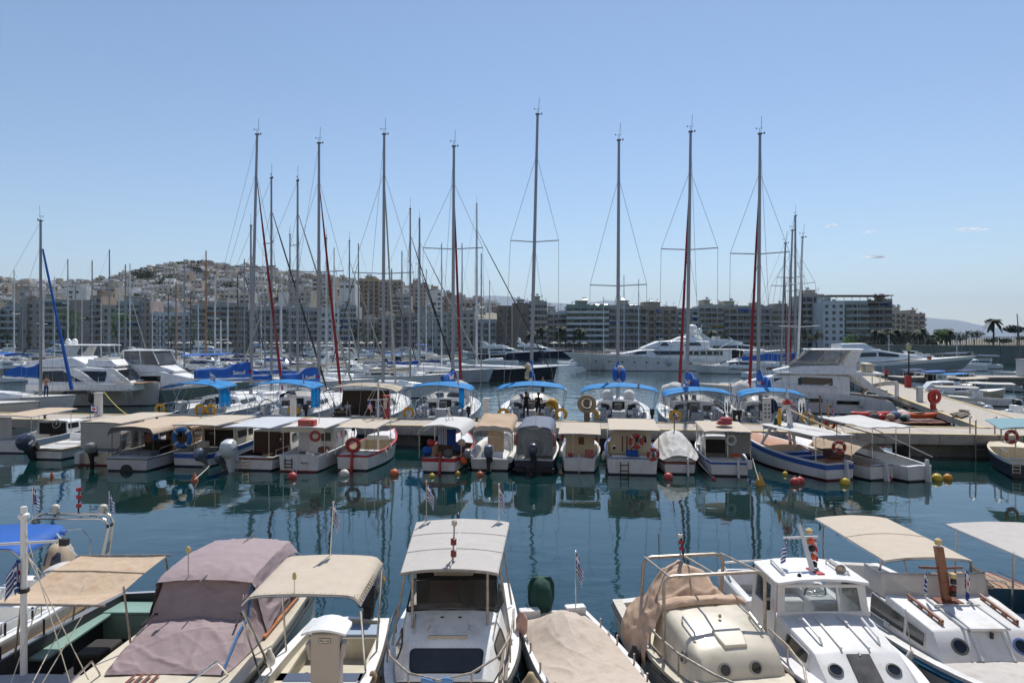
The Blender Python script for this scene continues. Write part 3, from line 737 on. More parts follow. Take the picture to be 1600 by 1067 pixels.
# ---------------------------------------------------------------- the near row, bows towards us
def fore(name,label,X,Ys,cat='boat',sk=0.):
    return thing(name,label,cat,(X,Ys,0),PI+sk,'small boats moored in the near row')
def clothgrid(parent,name,m,rows,nu=26,sub=6,wr=.02,seed=0,sc=1.0,folds=None):
    """a draped cover through rows of points (each row from one side to the other), smoothly interpolated and wrinkled"""
    def cr(p0,p1,p2,p3,t):return .5*((2*p1)+(p2-p0)*t+(2*p0-5*p1+4*p2-p3)*t*t+(3*p1-p0-3*p2+p3)*t*t*t)
    def lin(P,u):
        P=[V(p)for p in P];k=u*(len(P)-1);i=min(int(k),len(P)-2);f=k-i;f2=f*f*(3-2*f)*.35+f*.65;return lerp(P[i],P[i+1],f2)
    nv=(len(rows)-1)*sub
    def fn(u,v):
        k=v*(len(rows)-1);i=min(int(k),len(rows)-2);f=k-i
        R_=[lin(rows[min(max(i+d,0),len(rows)-1)],u)for d in(-1,0,1,2)]
        a=cr(*R_,f);b_=lerp(R_[1],R_[2],f);p=lerp(a,b_,.55)
        e=min(1,6*u,6*(1-u))*min(1,8*v+.2,8*(1-v)+.2)
        q=p*sc;rg=lambda x:max(0,1-8*abs(noise.noise(x)))**1.4;w_=1.1*rg(V((q.x*1.5+q.y*.9+seed,q.y*.8-q.x*.5,q.z*1.1)))+.8*rg(V((q.x*1.1-q.y*1.6+seed,q.y*.9+q.x*.3,q.z*1.6+seed)))+.5*rg(V((q.x*3.3+q.y*2+seed,q.y*1.6,q.z*3)))+.35*noise.noise(V((q.x*5+seed,q.y*5,q.z*6)))+.5*noise.noise(V((q.x*1.8+seed,q.y*1.3,q.z*2.2)))
        if folds:w_+=folds(u,v)
        return p+V((0,0,w_*wr*e))+V((noise.noise(V((q.y*4,q.z*7,seed)))*wr*.9*e,noise.noise(V((q.x*4,q.z*7,seed+4)))*wr*.9*e,0))
    return MB().grid(fn,nu,nv,0,0).build(name,m,parent,smooth=70)
def bowrope(t,a,b_,label):ropeline(a,b_,label,.12,.011)

# F5 --- grey-white cabin cruiser with a grey framed sun roof
t=fore('cabin_cruiser','white cabin cruiser with a flat grey laced sun roof and wide tinted front window',-1.03,15.3)
H=Hull(6.25,2.32,.68,.98,tw=.84,sole=.2,rw=.2,decks=((0,.05),(.5,1)),rake=.5,mid=.45,p=2.4,camber=.05)
H.build([antif,gel,gel,gel,gelg,deckm],t,blackp,.03)
S=[(3.2,.98,.85,.82,1.46,.05,.12),(3.75,.96,.88,.78,1.42,.05,.14),(4.36,.85,.92,.69,1.33,.05,.1),(4.42,.84,.92,.68,1.31,.015,.04),(4.86,.74,.95,.62,.985,.01,.01)]
cabin(S,gel,t,smooth=50)
window(t,frontq(S[3],S[4]),.06,.94,.16,.9,.09,tint,blackp,(0,1,.6),.025,'front_window')
for sd_ in(1,-1):window(t,sideq(S[1],S[2],sd_),-.1,.95,.22,.8,.1,tint,blackp,(sd_,0,.2),.02,'side_window')
# roof hatch, dark anti-slip panel lines, spray bar
b=MB();b.box((0,4.33,1.405),(.62,.05,.05));b.build('spray_bar',cream,t,bevel=.008)
b=MB()
for x in(-.33,.33):b.box((x,3.95,1.432),(.012,.62,.012),0,0,.14)
b.build('hatch_edge',gelg,t)
MB().box((0,3.92,1.436),(.6,.6,.02),0,0,-.16).build('roof_hatch',gel,t,bevel=.01)
for x in(-.15,.15):MB().box((x,3.74,1.478),(.06,.03,.016),0,0,-.16).build('hatch_hinge',blackp,t)
# windshield with curtain and brown board behind it
for(x0,x1),nm in(((-.78,-.0),'windshield_pane'),((0,.78),'windshield_pane')):
    b=MB().plate([(x0,3.42,1.47),(x1,3.42,1.47),(x1*.92,3.06,1.86),(x0*.92,3.06,1.86)],.008,0,(0,1,.5));b.build(nm,glassmat('smoked_screen',(.72,.68,.64),.85,.03),t)
tubes('windshield_frame',[[(-.8,3.43,1.46),(-.74,3.05,1.87),(0,3.0,1.9),(.74,3.05,1.87),(.8,3.43,1.46)],[(-.8,3.43,1.46),(0,3.46,1.49),(.8,3.43,1.46)]],.018,blackp,t)
for sd_ in(1,-1):MB().plate([(sd_*.8,3.4,1.46),(sd_*.9,2.5,1.3),(sd_*.82,2.5,1.78),(sd_*.74,3.05,1.86)],.008,0,(sd_,0,0)).build('side_pane',clear,t)
MB().grid(lambda u,v:(lerp(-.75,-.05,u)+.2*v*(1-u)*0-.1*(1-v)*u,lerp(3.33,3.0,v)+.02*sin(u*25),lerp(1.5,1.84,v)),24,6,0,0).build('curtain',greyd,t,smooth=60)
MB().box((.2,3.08,1.62),(.5,.02,.46),0,0,.5).build('brown_board',brown,t)
MB().box((.05,2.6,1.9),(.72,.25,.16)).build('instrument_box',cream,t,bevel=.02)
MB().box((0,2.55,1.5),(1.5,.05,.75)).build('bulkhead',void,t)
for x in(-.5,.5):MB().box((x,1.9,.6),(.5,.5,.45)).box((x,1.6,.95),(.5,.1,.45)).build('seat',gelg,t,bevel=.03)
canopy(t,-.79,.79,1.05,4.12,2.36,2.36,greyc,.07,.0,0,legs=(),legm=steelr,lr=.02,bows=(.33,.66),wr=.006,ws=1.22)
tubes('roof_post',[[(.62,3.98,1.4),(.62,3.98,2.34)]],.024,steelr,t);tubes('roof_post',[[(-.62,3.9,1.41),(-.62,3.9,2.34)]],.024,steelr,t)
for sd_ in(1,-1):
    tubes('roof_post',[[(sd_*1.02,3.62,.95),(sd_*.8,3.35,2.32)]],.02,steelr,t);tubes('roof_post',[[(sd_*1.02,1.4,.78),(sd_*.79,1.3,2.3)]],.02,steelr,t)
b=MB()
for sd_ in(1,-1):
    for k in range(24):
        y=1.1+k*.126;k_=1.22-.22*(y-1.05)/3.07;b.tube([(sd_*.74*k_,y,2.36),(sd_*.81*k_,y+.03,2.32),(sd_*.74*k_,y+.063,2.36)],.006,4)
tag(b.build('lacing',rope,t),kind='stuff')
MB().tube([(-.02,1.1,2.43),(-.02,4.1,2.47)],.012,5).build('centre_seam',whitec,t)
MB().tube([(-.03,3.75,2.4),(-.05,3.7,3.02)],.014,6).lathe([(.02,0),(.045,.03),(.045,.09),(.02,.11)],(-.05,3.7,3.0),10).build('masthead_light',steelr,t)
for z in(2.55,2.75):MB().lathe([(.02,-.06),(.05,-.05),(.05,.05),(.02,.06)],(-.04,3.73,z),8).build('signal_lamp',mat('dark_red_lamp',(.16,.01,.01),.4),t)
P=[(1.06,3.0,.9),(1.05,3.5,.92),(1.0,4.2,.93),(.82,4.95,.96),(.45,5.55,1.0),(0,5.8,1.02),(-.45,5.55,1.0),(-.82,4.95,.96),(-1.0,4.2,.93),(-1.05,3.5,.92),(-1.06,3.0,.9)]
rail(t,P,.42,.018,steelr,2,name='bow_rail')
MB().grid(lambda u,v:(.02+lerp(-.22,.22,u),5.73+.06*cos(v*PI)+.0,1.45-.2*v+.02*sin(u*8)),8,6,0,.02).build('rail_cloth',mat('sky_blue_cloth',(.1,.24,.5),.85,bump=.3),t,smooth=60)
for x in(.98,.9):MB().tube([(-x,3.3,1.0),(-x*.95,5.0,1.02)],.03,7).build('boat_pole',mat('weathered_pole',(.22,.18,.14),.8,var=.2),t)
for sd_ in(.62,-.78):rail(t,[(sd_,3.6,1.42),(sd_*.95,4.15,1.38)],.06,.013,steel,name='grab_rail')
outboard(t,-.15,0,.85,1.1,motorn)
flag((-1.78,14.2,2.1),1.1,.42,.36,'greek','blue and white striped flag on the left rear post of the grey sun roof',.3,.9,sr=.014,staffm=steelr)
flag((-.27,14.2,2.1),1.05,.4,.4,'greek','drooping blue flag on the right rear post of the grey sun roof',.2,1.0,sr=.012)
fender((.18,12.75,.85),'worn pink and white fender between the cabin cruiser and the tarpaulin boat',.11,.55,mat('worn_pink_fender',(.5,.3,.26),.6,dirt=.6,dirtcol=(.6,.55,.5)),0,.5)
fender((.3,10.9,.55),'grubby tan fender hanging low between the cabin cruiser and the tarpaulin boat',.16,.5,mat('grubby_fender',(.36,.28,.17),.7,dirt=.8))

# F6 --- open boat under a beige tarpaulin
t=fore('open_boat','white open boat covered by a sagging beige tarpaulin with a green covered outboard',.82,14.05,sk=.184)
H=Hull(4.7,1.75,.52,.72,tw=.82,sole=.15,rw=.09,rh=.05,decks=((0,.02),(.78,1)),rake=.3,mid=.5,p=2.6)
H.build([antif,whitep,whitep,whitep,gelg,deckm],t)
for x in(-.46,.5):MB().box((x,.13,.62),(.42,.22,.2)).build('stern_locker',gel,t,bevel=.03)
rows=[]
for y,w_,zc,ze in((.38,.6,.66,.6),(.9,.72,.97,.6),(1.35,.77,1.0,.6),(2.2,.79,.8,.62),(3.0,.78,.74,.66),(3.55,.75,.82,.76)):
    rows.append([(-w_,y,ze),(-w_*.75,y,lerp(ze,zc,.35)-.02),(-w_*.3,y,lerp(ze,zc,.85)),(.06,y,zc),(w_*.4,y,lerp(ze,zc,.8)),(w_*.75,y,lerp(ze,zc,.35)-.01),(w_,y,ze)])
clothgrid(t,'tarpaulin',mat('beige_tarpaulin',(.47,.4,.34),.8,var=.07,vs=2,bump=.3,bs=7,dirt=.6,dirtcol=(.26,.17,.11),streak=.6),rows,80,22,.013,3)
MB().tube([(-.76,3.57,.74),(.02,3.6,.8),(.76,3.57,.74)],.022,6).build('front_batten',rope,t)
for sd_ in(1,-1):
    for y in(.9,1.7,2.5,3.2):MB().tube([H.edge(y/4.7,sd_,.05),H.edge(y/4.7,sd_,.05)+V((0,0,.16))],.018,6).build('thole_pin',steelr,t)
    for y in(1.3,2.9):cleat(t,H.edge(y/4.7,sd_,.05),.8,PI/2)
mo=outboard(t,-.12,.18,.72,.9,greencv,blackp)
clothgrid(t,'motor_cover',greencv,[[(.18+.3*sx*sc_,-.2+.0*sx,z)for sx in(-1,-.6,0,.6,1)]for sc_,z in((.4,.5),(.9,.7),(.95,1.05),(.7,1.22))],14,5,.03,9)
b=MB();S_=[]
for z,r in((.52,.24),(.75,.3),(1.0,.29),(1.15,.22),(1.22,.08)):S_.append([V((.18+r*.8*cos(a)*(1+.12*sin(3*a+z*9)),-.22+r*1.1*sin(a)*(1+.1*cos(2*a+z*5)),z+.02*sin(4*a)))for a in[2*PI*i/20 for i in range(20)]])
b.loft(S_).build('motor_hood',greencv,t,smooth=70)
flag((1.28,13.72,.75),1.15,.5,.42,'greek','limp blue and white flag on a staff at the stern of the tarpaulin boat',.2,1.25,sr=.014)

# F4 --- small open boat under a cream bimini
t=fore('bimini_boat','small white open boat with a cream bimini and big grey outboard behind the quay pedestal',-3.2,13.6)
H=Hull(5.0,1.85,.58,.8,tw=.82,sole=.12,rw=.17,rh=.05,decks=((0,.025),(.86,1)),rake=.35,mid=.5,p=2.5)
H.build([antif,gel,gel,gel,mat('dull_cream_inside',(.5,.47,.38),.6,dirt=.5),gel],t,blackp,.025)
MB().box2((-.72,.12,.5),(.72,.62,.57)).build('stern_bench',soleb,t,bevel=.015)
MB().box2((-.78,.62,.12),(.78,.66,.52)).build('stern_bulkhead',gel2,t)
MB().box2((-.8,1.95,.42),(.8,2.25,.5)).build('thwart_seat',cushb,t,bevel=.02)
MB().box2((-.8,2.24,.36),(.8,2.3,.49)).build('thwart_edge',gelg,t)
MB().box2((-.72,2.35,.13),(.72,4.0,.15)).build('floor_board',mat('worn_mint_floor',(.33,.4,.38),.7,dirt=.9,dirtcol=(.42,.36,.26)),t)
MB().box2((.35,2.3,.13),(.62,3.1,.42)).build('side_locker',gel2,t,bevel=.02)
for sd_ in(1,-1):MB().box2((sd_*.62,.64,.45),(sd_*.82,3.9,.5)).build('side_bench',gel2,t)
MB().box((.45,.9,.72),(.06,.02,.3)).build('red_lamp',redp,t)
canopy(t,-.9,.9,1.45,3.22,2.3,2.27,cream,.05,.0,0,legs=(),legm=steel,sidedrop=.1,wr=.006,lr=.02,nu=18)
for sd_ in(1,-1):
    tubes('bimini_post',[[(sd_*.78,2.3,.7),(sd_*.9,3.2,2.06)]],.02,steel,t);tubes('bimini_post',[[(sd_*.8,1.5,.66),(sd_*.9,1.5,2.1)]],.02,steel,t)
tubes('bimini_post',[[(.79,2.7,.72),(.9,3.2,1.9)]],.016,steel,t)
b=MB()
for k in range(11):
    x=-.85+k*.17;b.tube([(x,3.17,2.325-.05*abs(x)**2),(x+.03,3.25,2.27-.05*abs(x)**2),(x+.05,3.18,2.325-.05*abs(x)**2)],.006,4)
for k in range(16):
    y=1.5+k*.11;b.tube([(-.86,y,2.23),(-.92,y+.03,2.17),(-.86,y+.06,2.23)],.007,4)
tag(b.build('lacing',rope,t),kind='stuff')
navlight(t,(.12,3.18,2.32),.2,.01,steel,yellp)
outboard(t,-.25,-.32,1.08,1.3,motorg,blackp,-.6,dec=yellow)
fender((-2.28,11.2,.45),'brown-stained fender between the bimini boat and the cabin cruiser',.14,.45,mat('stained_fender',(.3,.2,.13),.7,dirt=.7,dirtcol=(.45,.4,.32)))
fender((-4.12,11.6,.62),'slim white fender hanging beside the mauve covered boat',.1,.5,fend)
flag((-3.22,12.1,2.33),.95,.38,.32,'greek','limp faded flag above the rear edge of the cream bimini',.5,1.15,sr=.012,leanx=.06)

# quay pedestal
t=thing('service_pedestal','grey-beige quay service pedestal with a curved white cap in front of the bimini boat','pedestal',(-2.14,7.9,1.4))
MB().box2((-.165,-.1,-.05),(.165,.1,1.42)).build('body',pedm,t,bevel=.015)
MB().loft([[V((x,y*.9,1.43+.06*(1-(x/.26)**2)+dz))for x,y,dz in[(-.26,-.1,0),(-.26,.12,0),(-.26,.12,.02),(-.26,-.1,.02)]]]+[[V((x,s_*(.17+.05*(1-(x/.26)**2)),1.42+.075*(1-(x/.26)**2)+dz))for s_,dz in((-1,0),(1,0),(1,.025),(-1,.025))]for x in(-.25,-.18,-.09,0,.09,.18,.25)]+[[V((.26,s_*.12,1.42+dz))for s_,dz in((-1,0),(1,0),(1,.02),(-1,.02))]]).build('cap',whitep,t,bevel=.006)
for sd_ in(1,-1):MB().box((sd_*.19,0,1.2),(.06,.12,.2),0,0,0,.2*sd_).build('socket_cover',pedm,t,bevel=.015)
MB().box((0,-.102,1.345),(.13,.008,.045)).build('name_plate',mat('pale_plate',(.5,.47,.43),.4),t)
b=MB();b.box((0,-.104,1.37),(.13,.006,.004));b.box((0,-.104,1.32),(.13,.006,.004));b.box((.065,-.104,1.345),(.004,.006,.05));b.box((-.065,-.104,1.345),(.004,.006,.05));b.build('plate_border',blackp,t)
text_mesh('plate_lettering','Plus 4.6',.034,blackp,t,(0,-.109,1.345),(PI/2,0,0),.001)
MB().box((.1,-.103,.55),(.012,.01,.05)).build('keyhole',blackp,t)

# F3 --- cruiser under a full mauve canvas cover
t=fore('covered_cruiser','cream motor cruiser wrapped in a wrinkled mauve canvas cover with blue seams',-5.45,15.0)
H=Hull(7.2,2.6,.82,.95,tw=.9,sole=.3,rw=.3,rh=.05,decks=((0,1),),rake=.6,mid=.5,p=3.0,camber=.03,stripe=.06)
H.build([antif,gel2,gel2,gel2,gel2,gel2],t,blackp,.028,railz=-.16)
zb=.93
def crow(y,wb,wt,zt,zb_=None,cam=.05):
    z0=zb if zb_ is None else zb_
    return[(-wb,y,z0),(-lerp(wb,wt,.5),y,lerp(z0,zt,.5)),(-wt,y,zt),(-wt*.5,y,zt+cam),(0,y,zt+cam*1.3),(wt*.5,y,zt+cam),(wt,y,zt),(lerp(wb,wt,.5),y,lerp(z0,zt,.5)),(wb,y,z0)]
# lower front panel, windscreen panel and the hood over the cockpit
clothgrid(t,'foredeck_cover',mauve,[crow(4.34,.92,.88,.945,None,.01),crow(4.1,1.0,.86,1.03,None,.03),crow(3.55,1.05,.84,1.24,None,.04),crow(3.1,1.08,.83,1.3,None,.04)],84,20,.022,1)
clothgrid(t,'windscreen_cover',mauve,[crow(3.16,1.06,.83,1.28,None,.04),crow(2.98,1.08,.8,1.55,None,.03),crow(2.78,1.08,.79,1.86,None,.03)],84,22,.026,5)
clothgrid(t,'hood',mauve,[crow(2.9,.9,.84,1.87,1.78,.04),crow(2.6,.88,.84,1.95,1.8,.05),crow(1.8,.9,.84,2.0,1.8,.06),crow(.7,.92,.78,1.94,1.72,.05),crow(.35,.95,.72,1.78,1.5,.04)],70,14,.015,8)
for k,sd_ in enumerate((1,-1)):
    rr=[]
    for y,z1,z0,x1 in((2.85,1.85,.93,.84),(2.0,1.84,1.18 if sd_<0 else .95,.9),(1.1,1.8,1.0,.93),(.4,1.55,.95,.93)):
        rr.append([(sd_*(x1+.02),y,z1),(sd_*lerp(x1,1.1,.5),y,lerp(z1,z0,.5)),(sd_*1.1,y,z0)])
    clothgrid(t,'side_curtain',mauve,rr,30,16,.05,12+k)
    for nm,P in()if sd_>0 else(('blue_seam',[(sd_*.92,4.3,.97),(sd_*.87,3.55,1.26),(sd_*.85,3.12,1.33)]),('blue_seam',[(sd_*.85,3.1,1.33),(sd_*.82,2.95,1.58),(sd_*.82,2.8,1.86)])):
        MB().tube([V(p)+V((0,0,.012))for p in P],.022,6).build(nm,mat('blue_webbing',(.03,.12,.3),.7),t)
clothgrid(t,'rear_curtain',mauve,[[(x,.36,z)for x in(-.72,0,.72)]for z in(1.8,1.4,.9)],12,8,.03,22)
MB().tube([(0,3.1,1.95),(0,.6,2.07)],.012,5).build('hood_seam',greyd,t)
b=MB();b.box2((-1.02,1.35,.93),(-.98,2.2,1.28));b.build('cabin_side',gel,t)
text_mesh('boat_name','ΚΥΝΟΣ',.17,navyp,t,(-1.025,1.74,1.17),(PI/2,0,-PI/2),.002)
text_mesh('registration','Τ.Π. 297-8',.11,navyp,t,(-1.025,1.74,1.03),(PI/2,0,-PI/2),.002)
MB().box2((-1.12,1.0,.93),(-1.06,3.0,.965)).build('wood_toe_rail',mat('orange_wood',(.42,.15,.05),.5,var=.2),t)
for k in range(4):MB().box((.38-.12*k,4.95,.995),(.045,1.1,.01)).build('deck_stripe',brown,t)
for sd_ in(1,-1):tubes('bow_rail',[[(sd_*1.0,4.3,.93),(sd_*.95,4.6,1.28),(sd_*.8,5.6,1.3),(sd_*.5,6.4,1.3)]],.016,steel,t);tubes('grab_handle',[[(sd_*.72,3.05,1.36),(sd_*.74,3.15,1.42),(sd_*.8,3.5,1.36)]],.018,blackp,t)
for y in(.25,.5):MB().box((-H.hb(y/7.2)-.012,y+.6,.7),(.02,.28,.12)).build('hull_vent',blackp,t)if y<.3 else None
navlight(t,(.32,2.83,1.9),.48,.013,steel,yellp)

# F2 --- workboat with a stained awning
t=fore('awning_boat','slate grey open workboat under a sagging stained tan awning with a white pole mast',-7.45,14.6)
H=Hull(5.7,2.3,.72,.98,tw=.8,sole=.05,rw=.16,rh=.06,decks=((0,.02),(.66,1)),rake=.4,mid=.5,p=2.5)
H.build([antif,greyp,greyp,greyp,mat('dark_bilge',(.03,.034,.04),.7,var=.3),mat('bluish_deck',(.3,.32,.38),.6,dirt=.4)],t)
MB().box2((-.95,.15,.58),(.95,.75,.64)).build('stern_bench',mintp,t,bevel=.015);MB().box2((-.95,.73,.1),(.95,.76,.58)).build('bench_front',mintp,t)
for sd_ in(1,-1):MB().box2((sd_*.68,.7,.56),(sd_*1.0,2.7,.62)).build('side_bench',mintp,t,bevel=.015)
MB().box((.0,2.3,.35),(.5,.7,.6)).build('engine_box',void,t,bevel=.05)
MB().box2((-.7,3.2,.05),(.4,3.6,.5)).build('dark_crate',cushb,t,bevel=.03)
MB().tube([(.2,3.9,.9),(.2,3.9,3.42)],[.05,.044],10).lathe([(.05,0),(.08,.03),(.08,.08),(.05,.1),(.045,.2)],(.2,3.9,3.36),10).build('pole_mast',whitep,t)
MB().tube([(.85,3.88,2.95),(-.42,3.88,3.02)],.022,6).build('cross_arm',whitep,t);MB().box((-.42,3.88,3.0),(.12,.1,.11)).build('arm_lamp',blackp,t,bevel=.01)
MB().lathe([(.075,-.03),(.085,0),(.075,.03)],(.2,3.9,2.25),10).build('mast_clamp',blackp,t)
P2=[[(.85,3.78,2.0),(.42,3.8,1.98),(0,3.8,1.97),(-.42,3.8,1.98),(-.86,3.78,1.98)],[(.84,3.0,1.9),(.42,3.0,1.84),(0,3.0,1.82),(-.42,3.0,1.84),(-.82,3.0,1.88)],[(.84,2.3,2.0),(.4,2.3,1.99),(0,2.3,1.99),(-.4,2.3,1.98),(-.82,2.3,1.96)],[(.82,1.5,2.02),(.4,1.5,2.0),(0,1.5,2.0),(-.4,1.5,2.0),(-.82,1.5,2.02)]]
clothgrid(t,'awning',rust_tan,P2,70,22,.011,31)
tubes('awning_batten',[[(.95,3.8,2.0),(-1.02,3.8,1.97)]],.02,steelr,t);tubes('awning_batten',[[(.9,1.48,2.02),(-.9,1.48,2.03)]],.018,steelr,t);tubes('awning_batten',[[(.86,2.3,2.01),(0,2.3,2.01),(-.84,2.3,1.97)]],.012,rope,t)
for p in((-.82,1.52),(.82,1.52),(-.85,3.0),(.85,3.0)):tubes('awning_post',[[(p[0]*1.18,p[1],.75),(p[0],p[1],1.98)]],.02,steelr,t)
for p in((1.02,3.3),(1.05,2.2)):tubes('thole_pin',[[(p[0],p[1],.8),(p[0],p[1],1.1)]],.02,blackp,t)
for a,c in(((.2,3.9,3.25),(-.95,4.5,.98)),((.2,3.9,2.9),(-1.0,4.2,1.0)),((.0,2.6,2.02),(-.55,5.0,1.05)),((-.75,3.8,1.97),(-.6,4.9,1.0)),((.05,3.8,1.98),(.05,4.4,1.0))):tubes('guy_rope',[[a,c]],.008,rope,t)
MB().tube([V((-.55,1.25,.64))+V((.16*cos(a),.1*sin(a),.01))for a in[2*PI*i/12 for i in range(13)]],.012,5).build('coiled_line',roped,t)
flag((-7.66,10.6,2.2),.6,.45,.42,'club','faded club pennant tied to the white pole mast',PI*.5+.6,.75,False)
flag((-7.66,10.58,2.15),.6,.42,.4,'greek','ragged faded flag tied to the white pole mast',PI*1.1,.85,False)

# F1 --- boat with steel arch and blue bimini at the far left
t=fore('arch_boat','cream motor boat with a polished steel arch and bright blue bimini',-10.15,15.6)
H=Hull(6.6,2.3,.72,.95,tw=.86,sole=.25,rw=.22,rh=.06,decks=((0,.05),(.22,.3),(.5,1)),rake=.5,mid=.5,p=2.6,stripe=.16)
H.build([antif,gel2,gel2,gel,gel,gel],t,mat('brown_rub_rail',(.2,.13,.06),.6),.04,railz=-.22)
for sd_ in(1,-1):MB().box2((sd_*.35,3.1,.9),(sd_*.9,4.4,1.02)).build('bow_cushion',mat('striped_cushion',(.6,.6,.62),.7),t,bevel=.03);MB().box((sd_*.62,3.7,1.025),(.5,.12,.01)).build('cushion_stripe',navycv,t);MB().box((sd_*.62,3.3,1.025),(.5,.1,.01)).build('cushion_stripe',navycv,t)
for dx in(0,-.13):
    pass
A=[bentarch(-.95,.85,.1+dy,.85,2.15-abs(dy)*.2,.2,-.15+dy*.6)for dy in(0,.3)]
for a in A:tubes('arch_tube',[a],.035,steel,t,8)
for sd_ in(-.95,.85):MB().box((sd_,.05,1.45),(.02,.22,.26)).build('arch_plate',steel,t,bevel=.02);MB().box((sd_,-.02,1.92),(.05,.2,.08)).build('arch_lamp_block',blackp,t,bevel=.01)
for x in(-.75,.35):MB().lathe([(.05,0),(.085,.03),(.085,.14),(.06,.17),(.02,.18)],(x,-.1,2.2),12).build('dome_lamp',buoyw,t,smooth=50)
MB().tube([(-.18,-.1,2.18),(-.2,-.1,2.75)],.018,6).build('lamp_post',blackp,t)
for z in(2.35,2.55,2.72):MB().lathe([(.02,-.05),(.055,-.04),(.055,.04),(.02,.05)],(-.19,-.1,z),8).build('signal_lamp',mat('red_lens',(.35,.02,.02),.25),t)
fcan=canopy(t,-.35,1.6,.5,2.0,2.05,1.98,royal,.04,.02,0,sidedrop=.12,wr=.01,legm=steel)
tubes('bimini_post',[[(-.35,.9,2.0),(-.85,.35,.9)]],.018,steel,t);tubes('bimini_post',[[(-.3,.7,2.0),(-.55,.35,1.95),(-.8,.45,1.75),(-.85,.6,.9)]],.016,steel,t);tubes('bimini_post',[[(-.35,1.9,1.95),(-.9,1.6,.9)]],.018,steel,t)
mo=outboard(t,-.2,.38,.8,1.2,motorn,blackp)
b=MB();S_=[]
for z,r in((.72,.3),(.95,.37),(1.2,.33),(1.36,.24),(1.42,.1)):S_.append([V((.38+r*.75*cos(a)*(1+.09*sin(3*a+z*7)),-.28+r*1.05*sin(a)*(1+.08*cos(2*a+z*5)),z+.03*sin(5*a)))for a in[2*PI*i/20 for i in range(20)]])
b.loft(S_).build('motor_cover',tan,t,smooth=70)
MB().ell((.0,.2,.95),(.35,.5,.16),12,6).build('white_cushion',whitec,t,smooth=60)
rail(t,[(-1.0,1.2,.8),(-1.05,2.4,.82),(-1.02,3.4,.86),(-.85,4.6,.92)],.22,.014,steel,name='side_rail')
for y in(2.6,3.3):MB().tube([(-1.02,y,.85),(-1.02,y,1.08)],.022,6).build('thole_pin',blackp,t)
flag((-9.2,15.6,2.05),.62,.34,.3,'greek','small drooping flag on the right-hand end of the polished steel arch',.1,1.0,sr=.01)
flag((-10.95,15.6,2.05),.75,.4,.34,'greek','striped flag on the left-hand end of the polished steel arch',.3,1.05,sr=.012)

# F7 --- small cabin boat with an empty bimini frame and a tan cover
t=fore('porthole_cruiser','cream cabin boat with round portholes, bare steel bimini frame and tan windscreen cover',3.0,14.6,sk=.15)
H=Hull(5.6,2.1,.62,.88,tw=.84,sole=.2,rw=.2,rh=.05,decks=((0,.04),(.48,1)),rake=.45,mid=.45,p=2.6)
H.build([antif,gel2,gel2,gel2,gel2,deckm],t,blackp,.03)
S=[(2.35,.86,.75,.72,1.46,.05,.1),(2.95,.86,.76,.74,1.42,.06,.12),(3.45,.84,.78,.73,1.33,.06,.12),(3.72,.8,.8,.7,1.25,.05,.1),(3.92,.74,.82,.66,1.19,.012,.04),(4.06,.71,.85,.66,.86,.01,.005)]
cabin(S,gel2,t,smooth=55)
MB().loft([[V((x*w_,y,z))for x in(-1,-.5,0,.5,1)]+[V((x*w_,y,z-.03))for x in(1,.5,0,-.5,-1)]for y,w_,z in((3.95,.79,.9),(4.16,.77,.92),(4.3,.72,.92))]).build('cabin_foot',gel2,t,bevel=.01)
q=frontq(S[4],S[5]);nrm=V((0,.35,.27)).normalized()
f4=lambda u,v:lerp(lerp(q[0],q[1],u),lerp(q[3],q[2],u),v)
portholes(t,[f4(.33,.55),f4(.72,.55)],.105,(0,.92,.39),mat('grey_ring',(.33,.33,.33),.35,metal=.5))
for sd_ in(1,-1):
    q2=sideq(S[2],S[3],sd_);portholes(t,[lerp(lerp(q2[0],q2[1],.3),lerp(q2[3],q2[2],.3),.55)],.1,(sd_,0,.2),mat('grey_ring',(.33,.33,.33)))
b=MB();b.loft([[V((x,y,z+dz))for x,dz in((-w_,0),(w_,0),(w_*.92,.05),(-w_*.92,.05))]for y,w_,z in((3.42,.26,1.385),(3.62,.24,1.33),(3.78,.2,1.27))]);b.build('deck_vent',gel2,t,bevel=.015)
for sd_ in(1,-1):tubes('grab_rail',[[(sd_*.6,3.05,1.43),(sd_*.6,3.07,1.52),(sd_*.58,3.5,1.44),(sd_*.58,3.55,1.36)]],.016,steel,t)
MB().lathe([(.02,0),(.03,.02),(.02,.06)],(-.05,3.1,1.48),8).build('roof_fitting',steelr,t)
tubes('frame_arch',[bentarch(-.92,.9,3.0,.8,2.18,.16)],.03,steelr,t,8);tubes('frame_arch',[bentarch(-.82,.78,1.5,.75,2.06,.18,1.62)],.034,steelr,t,8)
for x in(-.78,-.02,.74):tubes('frame_tube',[[(x,1.6,2.06),(x*1.08,3.0,2.17)]],.02,steelr,t)
tubes('aerial',[[(.45,1.6,2.05),(.47,1.6,2.5)]],.01,greyd,t)
o=MB().tube([(-.02,1.62,2.08),(.04,1.62,2.5)],.02,6).build('signal_mast',blackp,t)
for z in(2.2,2.32,2.44):MB().lathe([(.02,-.04),(.045,-.03),(.045,.03),(.02,.04)],(.01+.1*(z-2.1),1.62,z),8).build('lamp',mat('red_lens',(.35,.02,.02))if z<2.4 else buoyw,o)
wc=mat('worn_tan_cover',(.5,.35,.25),.85,var=.12,vs=3,bump=.4,bs=7,dirt=.5,dirtcol=(.62,.56,.46))
